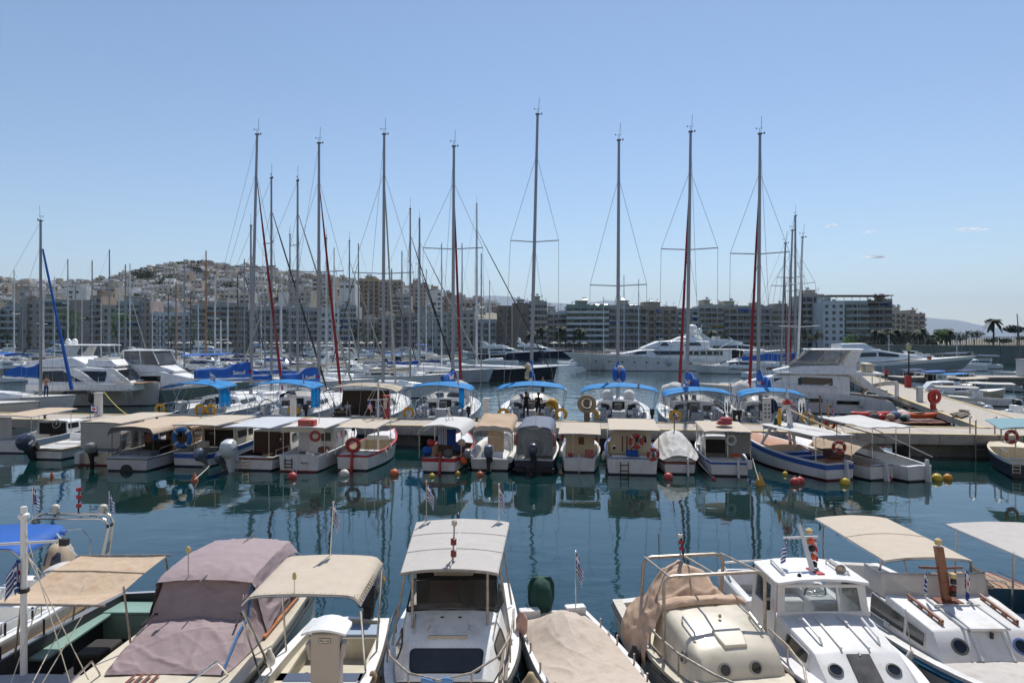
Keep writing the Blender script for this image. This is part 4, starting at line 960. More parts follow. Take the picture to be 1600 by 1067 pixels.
clothgrid(t,'windscreen_cover',wc,[[(.9,2.2,.8),(.82,2.25,1.15),(.66,2.3,1.46),(.2,2.34,1.54),(-.4,2.3,1.5),(-.68,2.2,1.42),(-.8,2.15,1.1)],[(.86,1.75,.8),(.72,1.85,1.3),(.42,1.9,1.82),(.05,1.92,1.98),(-.28,1.9,1.86),(-.56,1.85,1.5),(-.74,1.8,1.05)],[(.84,1.35,.78),(.68,1.4,1.25),(.38,1.45,1.74),(.05,1.48,1.92),(-.26,1.45,1.78),(-.54,1.4,1.42),(-.72,1.35,.95)]],70,22,.035,41)
clothgrid(t,'side_cover',wc,[[(.78,2.6,1.44),(.95,2.6,1.1),(1.1,2.65,.8),(1.12,2.7,.55)],[(.8,2.0,1.5),(1.0,2.0,1.1),(1.12,2.0,.75),(1.14,2.0,.42)],[(.8,1.3,1.2),(1.0,1.3,1.0),(1.1,1.3,.75),(1.12,1.3,.5)]],22,12,.05,44)
clothgrid(t,'rolled_cover',wc,[[(.8,2.5+dy,1.46+dz),(.3,2.52+dy,1.53+dz),(-.2,2.5+dy,1.52+dz),(-.7,2.42+dy,1.46+dz),(-.85,2.35+dy,1.38+dz)]for dy,dz in((.13,0),(.08,.08),(-.04,.1),(-.14,.06))],24,5,.03,47)
P=[(1.0,2.6,.8),(1.0,3.0,.82),(.93,3.7,.85),(.72,4.5,.9),(.35,5.2,.92),(0,5.45,.94),(-.35,5.2,.92),(-.72,4.5,.9),(-.93,3.7,.85),(-1.0,3.0,.82)]
rail(t,P,.36,.02,steelr,2,name='bow_rail')
fender((2.15,12.0,.5),'dark fender at the left side of the porthole cruiser',.12,.5,fendd)
MB().lathe([(.02,-.14),(.13,-.1),(.15,0),(.13,.1),(.02,.14)],(-.72,.9,.9),12,0,'Y').build('mooring_bag',wc,t,smooth=60)

# F8 --- white wheelhouse boat
t=fore('wheelhouse_boat','bright white wheelhouse boat with a cross-arm signal mast and two flags on its roof',5.42,15.0)
H=Hull(6.1,2.25,.82,.98,tw=.68,sole=.25,rw=.16,rh=.06,decks=((0,.03),(.3,1)),rake=.4,mid=.45,p=2.6)
H.build([antif,whitep,whitep,whitep,whitep,mat('lilac_white_deck',(.66,.67,.72),.5,dirt=.3)],t,blackp,.03)
S=[(3.05,.84,.9,.79,1.36,.07,.02),(3.2,.84,.9,.78,1.34,.07,.03),(4.2,.76,.94,.68,1.24,.05,.02),(4.28,.75,.94,.67,1.232,.012,.01),(4.75,.73,.96,.66,.965,.0,.002)]
cabin(S,whitep,t,smooth=40)
for sd_ in(1,-1):window(t,sideq(S[1],S[2],sd_),.25,.97,.24,.84,.06,tint,whitep,(sd_,0,.2),.02,'side_window')
q=frontq(S[3],S[4]);f4=lambda u,v:lerp(lerp(q[0],q[1],u),lerp(q[3],q[2],u),v)
portholes(t,[f4(.17,.5),f4(.84,.5)],.115,(0,.53,.95),mat('dark_ring',(.1,.1,.1),.4))
MB().plate([f4(.36,.02),f4(.64,.02),f4(.635,.99),f4(.365,.99)],.03,0,(0,.5,1)).build('hatch_door',mat('brushed_dark_panel',(.06,.06,.06),.4,var=.4,vs=3,dirt=.3),t)
MB().box((-.02,4.3,1.24),(.03,.05,.05)).build('hatch_lock',steel,t)
for x in(.22,-.22):MB().box((x,3.75,1.36-.0),(.03,.95,.03),0,0,-.105).build('hatch_runner',whitep,t)
for sd_ in(1,-1):tubes('grab_rail',[[(sd_*.52,3.35,1.4),(sd_*.5,3.42,1.46),(sd_*.47,4.0,1.38),(sd_*.46,4.08,1.3)]],.02,whitep,t)
MB().box((-.2,3.4,1.42),(.03,.3,.03)).build('hatch_stop',whitep,t)
# wheelhouse: pillars, glass, roof
zr=1.9
def wq(a,c):return[V(a[0]),V(c[0]),V(c[1]),V(a[1])]
fl,fr=(V((.8,3.1,1.36)),V((.75,2.98,zr-.03))),(V((-.8,3.1,1.36)),V((-.75,2.98,zr-.03)))
b=MB()
def framed(q,cells,mname,out,th=.03):
    """a wall with real window openings: cells are (u0,u1,v0,v1)"""
    us=sorted({0,1,*[c for e in cells for c in e[:2]]});vs_=sorted({0,1,*[c for e in cells for c in e[2:]]});w_=MB()
    B=lambda u,v:lerp(lerp(q[0],q[1],u),lerp(q[3],q[2],u),v)
    for u0,u1 in zip(us,us[1:]):
        for v0,v1 in zip(vs_,vs_[1:]):
            if any(e[0]<=u0+1e-6 and u1<=e[1]+1e-6 and e[2]<=v0+1e-6 and v1<=e[3]+1e-6 for e in cells):continue
            w_.plate([B(u0,v0),B(u1,v0),B(u1,v1),B(u0,v1)],th,0,out)
    w_.build(mname,whitep,t,smooth=0)
    for e in cells:
        MB().qwin(q,e[0]-.01,e[1]+.01,e[2]-.02,e[3]+.02,.04,.008,0,out).build('pane',clear,t)
framed([fr[0],fl[0],fl[1],fr[1]],[(.08,.3,.16,.9),(.33,.92,.16,.9)],'windscreen_frame',(0,1,.2))
for sd_ in(1,-1):
    framed([V((sd_*.86,2.0,.9)),V((sd_*.83,3.1,.9)),V((sd_*.76,2.98,zr-.03)),V((sd_*.77,2.0,zr-.03))],[(.12,.82,.5,.92)],'wheelhouse_side',(sd_,0,.1))
MB().box((.92,2.95,1.5),(.1,.06,.18)).build('side_lamp_box',blackp,t,bevel=.01)
b=MB();b.loft([[V((x*w_,y,zr+.07*(1-x*x)+dz))for x,dz in((-1,-.0),(-.5,0),(0,0),(.5,0),(1,0),(1,.045),(.5,.045),(0,.045),(-.5,.045),(-1,.045))]for y,w_ in((1.95,.78),(2.0,.82),(3.05,.82),(3.13,.79))]);b.build('wheelhouse_roof',whitep,t,bevel=.012)
for sd_ in(1,-1):tubes('roof_rail',[[(sd_*.55,2.15,zr+.1),(sd_*.55,2.2,zr+.15),(sd_*.58,2.8,zr+.13),(sd_*.58,2.85,zr+.08)]],.022,whitep,t)
MB().tube([(.02,2.75,zr+.1),(.1,2.35,zr+.85)],[.05,.03],8).build('signal_mast',whitep,t)
MB().tube([(.42,2.42,zr+.62),(-.22,2.42,zr+.64)],.022,6).build('cross_arm',whitep,t)
MB().box((-.02,2.75,zr+.11),(.14,.36,.05),0,.2).build('mast_foot',redp,t,bevel=.01)
for z,m_ in((.2,blackp),(.32,orange),(.46,blackp),(.58,orange),(.75,yellp)):MB().lathe([(.02,-.05),(.055,-.04),(.06,.03),(.02,.06)],(-.06+.03*z,2.68-.5*z*.6,zr+z),10).build('signal_lamp',m_,t)
MB().lathe([(.015,-.5),(.02,-.1),(.035,-.03),(.09,.06),(.095,.07),(.05,.03)],(-.46,2.72,zr+.16),12,0,'Y').build('horn',steelr,t)
tubes('horn_mount',[[(-.42,2.3,zr+.08),(-.42,2.3,zr+.16)],[(-.46,2.6,zr+.08),(-.46,2.6,zr+.16)]],.012,steelr,t)
MB().lathe([(.02,0),(.04,.02),(.02,.06)],(.35,2.95,zr+.09),8).build('roof_light',blackp,t)
# cockpit
MB().box2((-.7,.3,.3),(.7,.75,.72)).build('stern_seat',whitep,t,bevel=.05)
for sd_ in(1,-1):MB().loft([[V((sd_*x,y,z))for x,z in((.72,.85),(.98,.85),(.95,1.16),(.8,1.2))]for y in(.1,.8,1.95)]).build('cockpit_coaming',whitep,t,bevel=.04)
MB().loft([[V((x,y,z))for y,z in((.05,.85),(.28,.85),(.26,1.18),(.08,1.18))]for x in(-.85,0,.85)]).build('stern_coaming',whitep,t,bevel=.05)
tubes('stern_rail',[[(.9,.9,1.2),(.85,.15,1.32),(0,.05,1.34),(-.85,.15,1.32),(-.9,.9,1.2)]],.02,steel,t)
MB().box((-.35,2.3,1.1),(.5,.5,.5)).build('helm_console',gelg,t,bevel=.04);steering_wheel(t,(-.35,2.0,1.35),.2,blackp)
MB().ell((.1,1.2,1.1),(.12,.16,.45),10,8).build('orange_bag',mat('faded_orange_bag',(.35,.13,.08),.8),t,smooth=60)
flag((5.42-.36,12.55,zr+.08),.56,.34,.3,'greek','blue and white flag left of the signal mast on the wheelhouse roof',PI+.2,1.0,False)
flag((5.42+.06,12.5,zr+.1),.58,.32,.34,'red','white pennant with red marks right of the signal mast on the wheelhouse roof',.3,.8,False)

# F9 --- traditional white cabin boat with wooden hand rails
t=fore('traditional_cabin_boat','white cabin boat with brown wooden hand rails, wooden signal post and cream sun roof',7.88,16.4)
H=Hull(7.2,2.5,.74,1.0,tw=.72,sole=.2,rw=.16,rh=.06,decks=((0,.03),(.42,1)),rake=.5,mid=.48,p=2.6,stripe=.14)
H.build([antif,whitep,mat('bright_blue_stripe',(.02,.16,.36),.4),whitep,whitep,mat('grey_beige_deck',(.46,.44,.42),.6,dirt=.4)],t,tealp,.03)
S=[(3.75,1.0,.85,.96,1.43,.05,.02),(4.0,1.0,.86,.96,1.42,.05,.02),(4.98,.94,.9,.9,1.32,.05,.02),(5.05,.93,.9,.88,1.31,.012,.01),(5.35,.95,.93,.9,.95,.0,.002)]
cabin(S,whitep,t,smooth=40)
q=frontq(S[3],S[4]);f4=lambda u,v:lerp(lerp(q[0],q[1],u),lerp(q[3],q[2],u),v)
portholes(t,[f4(.23,.52)],.135,(0,.36,.3),mat('blue_ring',(.09,.15,.36),.4));portholes(t,[f4(.8,.52)],.135,(0,.36,.3),mat('dark_ring',(.1,.1,.1),.4))
MB().plate([f4(.37,.02),f4(.64,.02),f4(.64,1.02),f4(.37,1.02)],.025,0,(0,.4,.4)).build('hatch_board',whitep,t,bevel=.005)
for u in(.36,.65):MB().plate([f4(u-.012,.02),f4(u+.012,.02),f4(u+.012,1.0),f4(u-.012,1.0)],.05,0,(0,.4,.4)).build('hatch_runner',whitep,t,bevel=.004)
MB().loft([[V((sx*.3,y,z))for sx,z in((-1,1.37+dz),(1,1.37+dz),(1,1.42+dz),(-1,1.42+dz))]for y,dz in((4.35,.06),(4.9,.01),(5.12,-.02))]).build('roof_hatch',whitep,t,bevel=.015)
for x in(-.36,.36):MB().box((x,4.55,1.43),(.04,1.1,.04),0,0,-.09).build('hatch_rail',gelg,t)
MB().box((0,4.3,1.47),(.8,.04,.03)).build('hatch_stop',gelg,t)
MB().box((-.03,5.14,1.3),(.04,.04,.1)).build('hatch_lock',blackp,t)
for sd_ in(1,-1):
    b=MB();b.tube([(sd_*.66,3.95,1.52),(sd_*.63,4.9,1.43)],[.03,.03],8)
    for k in range(4):y=4.02+k*.28;b.box((sd_*(.66-.03*(y-3.95)),y,1.48-.095*(y-3.95)),(.04,.09,.07))
    b.build('wooden_hand_rail',varn,t)
    window(t,sideq(S[0],S[2],sd_),-.35,.5,.2,.82,.04,tint,gelg,(sd_,0,.1),.025,'side_window');window(t,sideq(S[1],S[2],sd_),.42,.93,.2,.8,.04,tint,gelg,(sd_,0,.1),.025,'side_window')
clothgrid(t,'canvas_screen',greyc,[[(1.02,3.1,z),(.99,3.72-dy,z),(.5,3.86-dy,z+.02),(0,3.9-dy,z+.02),(-.5,3.86-dy,z+.02),(-.99,3.72-dy,z),(-1.02,3.1,z)]for z,dy in((1.4,0),(1.6,.05),(1.8,.12))],32,5,.012,51)
tubes('screen_frame',[[(1.02,3.1,1.81),(.97,3.6,1.81),(.5,3.74,1.83),(0,3.78,1.83),(-.5,3.74,1.83),(-.97,3.6,1.81),(-1.02,3.1,1.81)]],.014,steel,t)
MB().loft([[V((x,y,z))for x,y in((cx-.07,cy-.05),(cx+.07,cy-.05),(cx+.07,cy+.05),(cx-.07,cy+.05))]for cx,cy,z in((.05,4.1,1.46),(.1,4.05,2.0),(.14,4.0,2.42))]).build('wooden_signal_post',varn,t,bevel=.008)
MB().box((.05,4.12,1.475),(.42,.3,.045)).build('post_step',brown,t,bevel=.008)
MB().tube([(.5,4.02,2.05),(.11,4.02,2.03),(-.28,4.02,2.04)],.025,6).build('cross_arm',varn,t)
MB().lathe([(.02,0),(.06,.02),(.06,.1),(.02,.13)],(.14,4.0,2.44),10).build('post_lamp',yellp,t)
for z,m_ in((1.62,blackp),(1.72,mat('dark_red_lamp',(.16,.01,.01))),(1.84,blackp),(1.94,yellp)):MB().lathe([(.02,-.05),(.05,-.04),(.05,.04),(.02,.05)],(-.03,4.16,z),8).build('signal_lamp',m_,t)
canopy(t,-.82,.85,.55,3.5,2.02,2.0,cream,.07,.0,0,legs=(),legm=steel,wr=.008,lr=.02,bows=(.5,))
for sd_ in(1,-1):
    tubes('roof_post',[[(sd_*1.0,3.3,.9),(sd_*.84,3.4,1.98)]],.024,steel,t);tubes('roof_post',[[(sd_*.95,1.2,.8),(sd_*.82,.9,2.0)]],.02,steelr,t)
MB().box2((-1.1,6.0,1.08),(-.55,6.5,1.14)).build('teak_step',teak,t,bevel=.01)
for k in range(5):MB().box((-.82,6.05+k*.1,1.145),(.54,.075,.012)).build('teak_slat',teak,t)
cleat(t,(1.02,3.9,.95),1.0,PI/2)
fender((6.72,11.5,.72),'round cream fender beside the blue stripe of the traditional cabin boat',.13,.32,fend,hang=(.08,.3,.8))
flag((7.42,12.3,1.46),.58,.2,.4,'greek','narrow blue and white flag left of the wooden signal post',.4,1.1,False)
flag((8.14,12.25,1.46),.6,.26,.46,'club','folded lilac club flag right of the wooden signal post',.5,1.15,False)
lifering=None

# F10 --- wooden-decked boat at the right edge
t=fore('teak_deck_boat','boat with varnished teak stern deck, blue inside and pale grey awning',10.25,15.6)
H=Hull(6.4,2.4,.8,1.0,tw=.6,sole=.2,rw=.14,rh=.05,decks=((0,.17),(.75,1)),rake=.4,mid=.5,p=2.6,stripe=.14)
H.build([antif,whitep,whitep,varn,blueint,teak],t,varn,.035)
for k in range(9):MB().box((-.8+k*.2,.55,.895),(.012,1.0,.012)).build('deck_seam',blackp,t)
for sd_ in(1,-1):MB().box2((sd_*.7,2.0,.66),(sd_*1.02,4.6,.74)).build('side_bench',whitep,t,bevel=.02)
MB().box2((-.1,2.3,.2),(.55,3.2,.85)).build('engine_box',blueint,t,bevel=.03)
canopy(t,-1.0,.92,.9,4.4,2.2,2.2,greyc,.05,.02,0,legs=(),legm=steel,wr=.01)
for p in((.88,1.2),(.88,2.85),(-.95,1.2),(-.95,2.85)):tubes('awning_post',[[(p[0]*1.05,p[1],.85),(p[0],p[1],2.2)]],.02,steel,t)
MB().box((.35,.9,1.1),(.1,.14,.34)).build('winch_post',steel,t,bevel=.02)
tubes('coiled_line',[[(.2+.15*cos(a),1.0+.3*sin(a),.945+.004*a)for a in[.5*i for i in range(30)]]],.012,rope,t)
tubes('grab_rail',[[(.62,1.2,.9),(.5,1.2,1.1),(-.1,1.25,1.1),(-.2,1.25,.95)]],.016,steel,t)
# ---------------------------------------------------------------- the middle row, sterns towards us, bows on the pier
GM='small boats moored stern out along the pier'
def mid(name,label,px,py,L,B,Fs=.55,Fb=.95,rz=-.125,mats=None,railm=None,**k):
    p=onz(px,py,0);t=thing(name,label,'boat',p,rz,GM)
    a=dict(tw=.82,sole=.15,rw=.1,rh=.04,decks=((0,.03),(.6,1)),rake=.45,mid=.42,p=2.3,stripe=.1);a.update(k)
    H=Hull(L,B,Fs,Fb,**a);H.build(mats or[antif,whitep,whitep,whitep,gelg,deckm],t,railm,.03)
    return t,H
def wl(t,x,y,z):                                            # a boat's own point in the world
    c,s_=cos(t.rotation_euler.z),sin(t.rotation_euler.z);return V((t.location.x+c*x-s_*y,t.location.y+s_*x+c*y,z))
def seats(t,y,w_,z=.3,m=None,n=1):
    for k in range(n):MB().box2((-w_,y+k*1.1,.15),(w_,y+.38+k*1.1,z+.25)).build('bench',m or gel2,t,bevel=.02)
def ladder(t,x,y,z0,z1,w_=.3,m=None,n=3):
    b=MB();b.tube([(x-w_/2,y,z0),(x-w_/2,y,z1)],.02,5);b.tube([(x+w_/2,y,z0),(x+w_/2,y,z1)],.02,5)
    for k in range(n):z=lerp(z0,z1,(k+.4)/n);b.box((x,y-.02,z),(w_,.05,.035))
    b.build('boarding_ladder',m or blackp,t)
def rudder(t,H,m,x=0,top=.9):
    MB().loft([[V((x+sx*.035,y,z))for sx,y in((-1,a),(1,a),(1,c),(-1,c))]for z,a,c in((-.5,-.38,-.02),(.1,-.3,-.02),(.5,-.22,-.02),(top,-.16,.0))]).build('rudder',m,t)
def curtain(t,x0,x1,y,z0,z1,m,name='curtain',wob=.03,seed=0,ax='x'):
    f=(lambda u,v:(lerp(x0,x1,u),y+wob*sin(u*14+seed)*(1-v*.6)+wob*noise.noise(V((u*4,v*3,seed))),lerp(z0,z1,v)))if ax=='x' else(lambda u,v:(y+wob*sin(u*14+seed)*(1-v*.6),lerp(x0,x1,u),lerp(z0,z1,v)))
    return MB().grid(f,20,6).build(name,m,t,smooth=60)
mb_curt=glassmat('cloudy_vinyl',(.7,.7,.7),.35,.15)
def cuddy(t,H,y0,y1,zt=1.35,m=None,wf=.8,glass=None,ws=True,front=.75,zb=.6):
    """small forward cabin with side windows and a raked windscreen; returns its sections"""
    w0=H.hb(y0/H.L)*wf;w1=H.hb(min(.97,y1/H.L))*wf
    S=[(y0,w0,zb,w0*.9,zt,.05,.08),(lerp(y0,y1,.45),lerp(w0,w1,.3),zb,lerp(w0,w1,.3)*.88,zt-.02,.05,.08),(lerp(y0,y1,front),lerp(w0,w1,.65),zb,lerp(w0,w1,.6)*.8,zt-.1,.04,.06),(y1,w1,zb,w1*.75,zb+.2,.02,.02)]
    cabin(S,m or whitep,t)
    for sd_ in(1,-1):window(t,sideq(S[0],S[1],sd_),.12,.9,.45,.85,.05,glass or dark,None,(sd_,0,.1));window(t,sideq(S[1],S[2],sd_),.1,.85,.45,.82,.05,glass or dark,None,(sd_,0,.1))
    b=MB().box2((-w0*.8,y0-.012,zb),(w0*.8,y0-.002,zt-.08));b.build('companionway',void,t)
    return S
def transom_text(t,s,size,x,z,m=None):text_mesh('boat_name',s,size,m or navyp,t,(x,-.012,z),(PI/2,0,0),.004)

# M1 far left cabin boat with tan roof
t,H=mid('cabin_boat','white cabin boat with a tan sun roof cut by the left edge',12,708,7.0,2.5,.6,1.0)
cuddy(t,H,3.0,5.6,1.35,wf=.8);canopy(t,-1.1,1.15,.2,3.6,1.95,2.05,tan,.06,0,0,legs=((-1.0,.4),(1.05,.4),(1.05,3.2),(-1.,3.2)),legz=.6)
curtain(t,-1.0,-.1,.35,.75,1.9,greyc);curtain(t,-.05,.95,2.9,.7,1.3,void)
steering_wheel(t,(.55,2.7,1.25),.24,whitep);rail(t,[(1.0,4.2,1.0),(.8,5.5,1.1),(.3,6.6,1.15)],.4,.016)
seats(t,.6,.9)
# M2 open bowrider with navy outboard
t,H=mid('open_motorboat','white open motorboat with a bow seat and an upswept navy outboard',72,718,6.2,2.2,.52,.8,decks=((0,.08),(.28,.36),(.5,1)),mats=[antif,whitep,whitep,mat('tan_gunwale',(.5,.36,.2),.6),gel,gel],railm=blackp)
seats(t,.9,.8,.3,gel,2);MB().loft([[V((x,y,z))for x,z in((-.75,.6),(.75,.6),(.7,1.0),(-.7,1.0))]for y in(2.4,2.6)]).build('console',gel,t,bevel=.04)
outboard(t,-.35,-.62,.75,1.55,motorn,blackp,-.5,dec=whitep);rail(t,[(.95,3.4,.8),(.8,4.8,.85),(.3,5.9,.9)],.25,.014)
MB().ell((.4,3.7,.95),(.35,.3,.4),10,7).build('covered_seat',mat('lilac_cover',(.45,.45,.55),.7,bump=.6,bs=6),t,smooth=60)
# M3 enclosed canopy boat
t,H=mid('curtained_boat','cream boat closed in by grey curtains under a flat cream roof',148,727,6.8,2.35,.6,.95,mats=[antir,gel2,gel2,gel2,gelg,deckm])
canopy(t,-1.08,1.08,.35,4.6,2.02,2.05,cream,.05,0,0,legs=((-1.05,.4),(1.05,.4),(-1.05,4.4),(1.05,4.4)),legz=.6,legm=steelr)
curtain(t,-1.06,1.06,.36,.78,2.0,greyc,seed=2,wob=.02);curtain(t,.4,2.6,-1.06,.75,2.0,greyc,seed=3,ax='y');curtain(t,.4,2.2,1.06,.75,2.0,mb_curt,seed=4,ax='y')
cuddy(t,H,3.6,5.8,1.25);outboard(t,-.3,.1,.72,1.0,motorg,blackp,-.15);MB().box((-.75,-.12,.35),(.28,.25,.5)).build('trim_bracket',gelg,t,bevel=.02);MB().ell((-.35,.1,.78),(.16,.14,.12),8,6).build('fuel_can',redp,t)
flag(wl(t,-1.05,1.0,.9),1.95,.42,.34,'club','white and blue pennant on a staff beside the curtained boat',.3,.35,sr=.014,staffm=blackp)
# brown cabin boat behind M4
t,H=mid('brown_cabin_boat','old boat with a tan brown panelled cabin behind the flat grey-hulled tender',268,715,5.2,1.9,.6,.9,mats=[antif,mat('tan_brown_hull',(.3,.2,.1),.5),brown,brown,void,creamp])
S=[(.6,.75,.5,.7,1.5,.06,.1),(2.2,.72,.55,.66,1.48,.06,.1),(3.4,.6,.6,.5,1.4,.05,.08),(3.9,.5,.7,.4,.85,.02,.02)]
cabin(S,mat('ochre_brown_cabin',(.26,.16,.075),.5,var=.15),t)
for sd_ in(1,-1):window(t,sideq(S[0],S[1],sd_),.1,.62,.5,.88,.06,clear,brown,(sd_,0,.1));window(t,sideq(S[0],S[1],sd_),.7,.98,.5,.86,.06,clear,brown,(sd_,0,.1));window(t,sideq(S[1],S[2],sd_),.1,.7,.5,.84,.06,clear,brown,(sd_,0,.1))
window(t,endq(S[0]),.12,.88,.5,.85,.06,dark,brown,(0,-1,0))
# M4 grey tender under rounded tan bimini
t,H=mid('bimini_tender','flat-sterned pale grey boat under a tan bimini with a grey rounded flap',198,736,6.4,2.25,.58,.9,mats=[antif,mat('pale_grey_hull',(.46,.47,.5),.4,dirt=.3),blackp,gelg,mat('dark_lining',(.05,.05,.055),.7),gelg],stripe=.05,decks=((0,.1),(.75,1)),tw=.92)
canopy(t,-1.15,1.15,.25,4.4,1.95,1.98,tan,.1,0,.2,greyd,legs=((-1.05,.4),(1.05,.4),(1.1,2.6),(-1.1,2.6)),legz=.62,legm=alud,sidedrop=.22,nu=18)
MB().box2((-.95,2.6,.15),(-.1,3.4,1.0)).build('console',void,t,bevel=.05);MB().box2((-.7,.7,.2),(.7,1.3,.78)).build('engine_cover',mat('slate_cover',(.12,.13,.15),.5),t,bevel=.04)
for sd_ in(1,-1):tubes('stern_rail',[[(sd_*1.05,.15,.65),(sd_*1.0,.2,.95),(sd_*.6,.15,1.0),(sd_*.45,.2,.7)],[(sd_*1.05,.7,.65),(sd_*1.08,.9,.95),(sd_*1.08,1.8,1.0)]],.02,alud,t)
MB().lathe([(.01,-.03),(.3,-.02),(.3,.02),(.01,.03)],(0,-.03,.02),16,0,'Y').build('stern_disc',blackp,t)
MB().box((-.1,2.2,1.35),(.28,.14,.5)).build('blue_jacket',royal,t,bevel=.06);curtain(t,.25,.6,3.9,.8,1.9,browncv);MB().ell((-.5,2.4,1.2),(.3,.2,.3),9,6).build('orange_heap',mat('faded_orange',(.24,.12,.09),.8),t,smooth=60)
# M5 blue-striped cabin boat
t,H=mid('blue_striped_boat','white boat with a blue stripe on its hull, flat cream roof and cream cabin',300,729,6.8,2.35,.62,.95,mats=[antib,whitep,bluep,whitep,gelg,deckm],stripe=.22)
canopy(t,-1.12,1.12,.15,4.2,1.98,2.0,cream,.03,0,0,legs=((-1.05,.2),(1.05,.2),(0,.2),(1.05,3.9),(-1.05,3.9)),legz=.6)
S=cuddy(t,H,2.4,5.4,1.55,creamp,.86);window(t,endq(S[0]),.18,.4,.62,.8,.03,dark,brown,(0,-1,0))
MB().box2((-.55,1.2,.3),(-.1,1.7,1.0)).build('engine_box',gel2,t,bevel=.05);MB().box2((.1,.5,.3),(.8,1.0,.78)).build('locker',greyd,t,bevel=.03)
outboard(t,-.4,.75,.62,1.05,mat('blue_grey_cowling',(.1,.13,.18),.4),motorg,-.9)
lifebuoy(wl(t,-.5,-.03,1.38),.52,blueb,'big blue ring lifebuoy hung under a cream roof beside white outboards',-.1)
# M6 boat under pale blue-white canopy, white outboard
t,H=mid('long_awning_boat','white boat with dark open cabin under a pale grey-white awning and big white outboard',395,735,6.9,2.4,.6,.95,mats=[antif,whitep,brown,gel,mat('dark_wood_lining',(.07,.035,.025),.6),gel],stripe=.1)
canopy(t,-1.6,.75,.1,4.0,1.98,2.02,mat('pale_blue_canvas',(.58,.61,.66),.85,var=.05,bump=.4,bs=5,transl=.2),.05,0,0,legs=((-1.05,.2),(.7,.2),(.72,3.6),(-1.05,3.6)),legz=.6)
S=[(1.9,1.0,.5,.95,1.62,.05,.1),(3.3,.95,.55,.88,1.6,.05,.1),(4.6,.75,.6,.6,1.2,.05,.08),(5.2,.6,.7,.4,.95,.02,.02)]
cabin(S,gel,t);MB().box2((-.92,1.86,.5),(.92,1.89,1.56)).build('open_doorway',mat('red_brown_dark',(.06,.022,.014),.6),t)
for sd_ in(1,-1):window(t,sideq(S[0],S[1],sd_),.15,.9,.5,.85,.06,dark,None,(sd_,0,.1))
outboard(t,-.45,-.85,.82,1.6,motorw,motorw,-.25,dec=motorg);outboard(t,-.35,-1.35,.55,.95,mat('blue_grey_cowling',(.1,.13,.18),.4),motorg,-.6)
ladder(t,-.35,-.04,.1,.55,.3,steel);steering_wheel(t,(.5,1.8,1.2),.22);rail(t,[(.95,.4,.65),(1.0,1.6,.68)],.25,.02)
flag(wl(t,.8,2.2,1.0),.95,.35,.5,'greek','pale drooping flag inside the long awning boat',.2,.9,sr=.012)
fender(wl(t,1.2,.9,.45),'white fender on the side of the long awning boat nearest its stern',.1,.36,fend,tilt=.1);fender(wl(t,1.2,2.6,.55),'white fender amidships on the long awning boat',.1,.36,fend)
# M7 white cabin boat with red sign box
t,H=mid('red_sign_boat','white cabin boat with a red sign box on its roof and stern ladder',467,737,6.9,2.25,.72,1.05,mats=[antir,whitep,whitep,whitep,whitep,deckm],tw=.86)
S=[(2.0,.95,.6,.9,1.75,.05,.08),(3.4,.92,.65,.85,1.72,.05,.08),(4.4,.75,.7,.62,1.5,.05,.06),(5.1,.6,.8,.45,1.1,.02,.02)]
cabin(S,whitep,t);window(t,endq(S[0]),.62,.92,.45,.85,.04,dark,whitep,(0,-1,0));MB().box2((-.35,1.975,.5),(.25,1.99,1.5)).build('door',gel,t)
for sd_ in(1,-1):window(t,sideq(S[0],S[1],sd_),.2,.9,.5,.85,.05,dark,whitep,(sd_,0,.1));window(t,sideq(S[1],S[2],sd_),.1,.8,.5,.82,.05,dark,whitep,(sd_,0,.1))
canopy(t,-1.12,1.05,.5,4.0,1.98,2.02,whitec,.04,0,.26,creamp,legs=((-1.05,.6),(1.0,.6)),legz=.75)
b=MB().box2((-.4,.75,2.03),(.4,1.15,2.3));b.build('sign_box',mat('sign_red',(.5,.045,.03),.5,var=.1,dirt=.2),t,bevel=.02)
text_mesh('sign_lettering','ΔΩΡΕΑΝ',.13,mat('faded_sign_white',(.55,.35,.3),.6),t,(0,.742,2.22),(PI/2,0,0),.003);text_mesh('sign_lettering','ΠΕΡΙΠΑΤΟΣ',.105,mat('faded_sign_white',(.55,.35,.3),.6),t,(0,.742,2.1),(PI/2,0,0),.003)
ladder(t,-.5,-.03,.15,.62,.34);transom_text(t,'Άγιος',.14,.28,.42);MB().tube([(0,-.04,1.1),(-.1,-.12,-.2)],.02,5).build('tiller_pole',whitep,t);MB().box2((.4,1.2,.7),(.85,1.6,.95)).build('seat',brown,t,bevel=.03)
rail(t,[(1.0,3.6,1.0),(.85,5.0,1.05),(.4,6.3,1.15)],.42,.018);tubes('roof_aerial',[[(.3,1.6,2.05),(.3,1.6,2.9)]],.02,whitep,t)
lifebuoy(wl(t,.6,.45,1.6),.26,redb,'red ring lifebuoy hung at the cabin corner below the red sign box',.1,band=redb)
fender(wl(t,1.02,.8,.7),'small white fender by the stern corner of the red sign boat',.09,.3,fend);fender(wl(t,1.12,3.0,.6),'small white fender amidships on the red sign boat',.09,.3,fend)
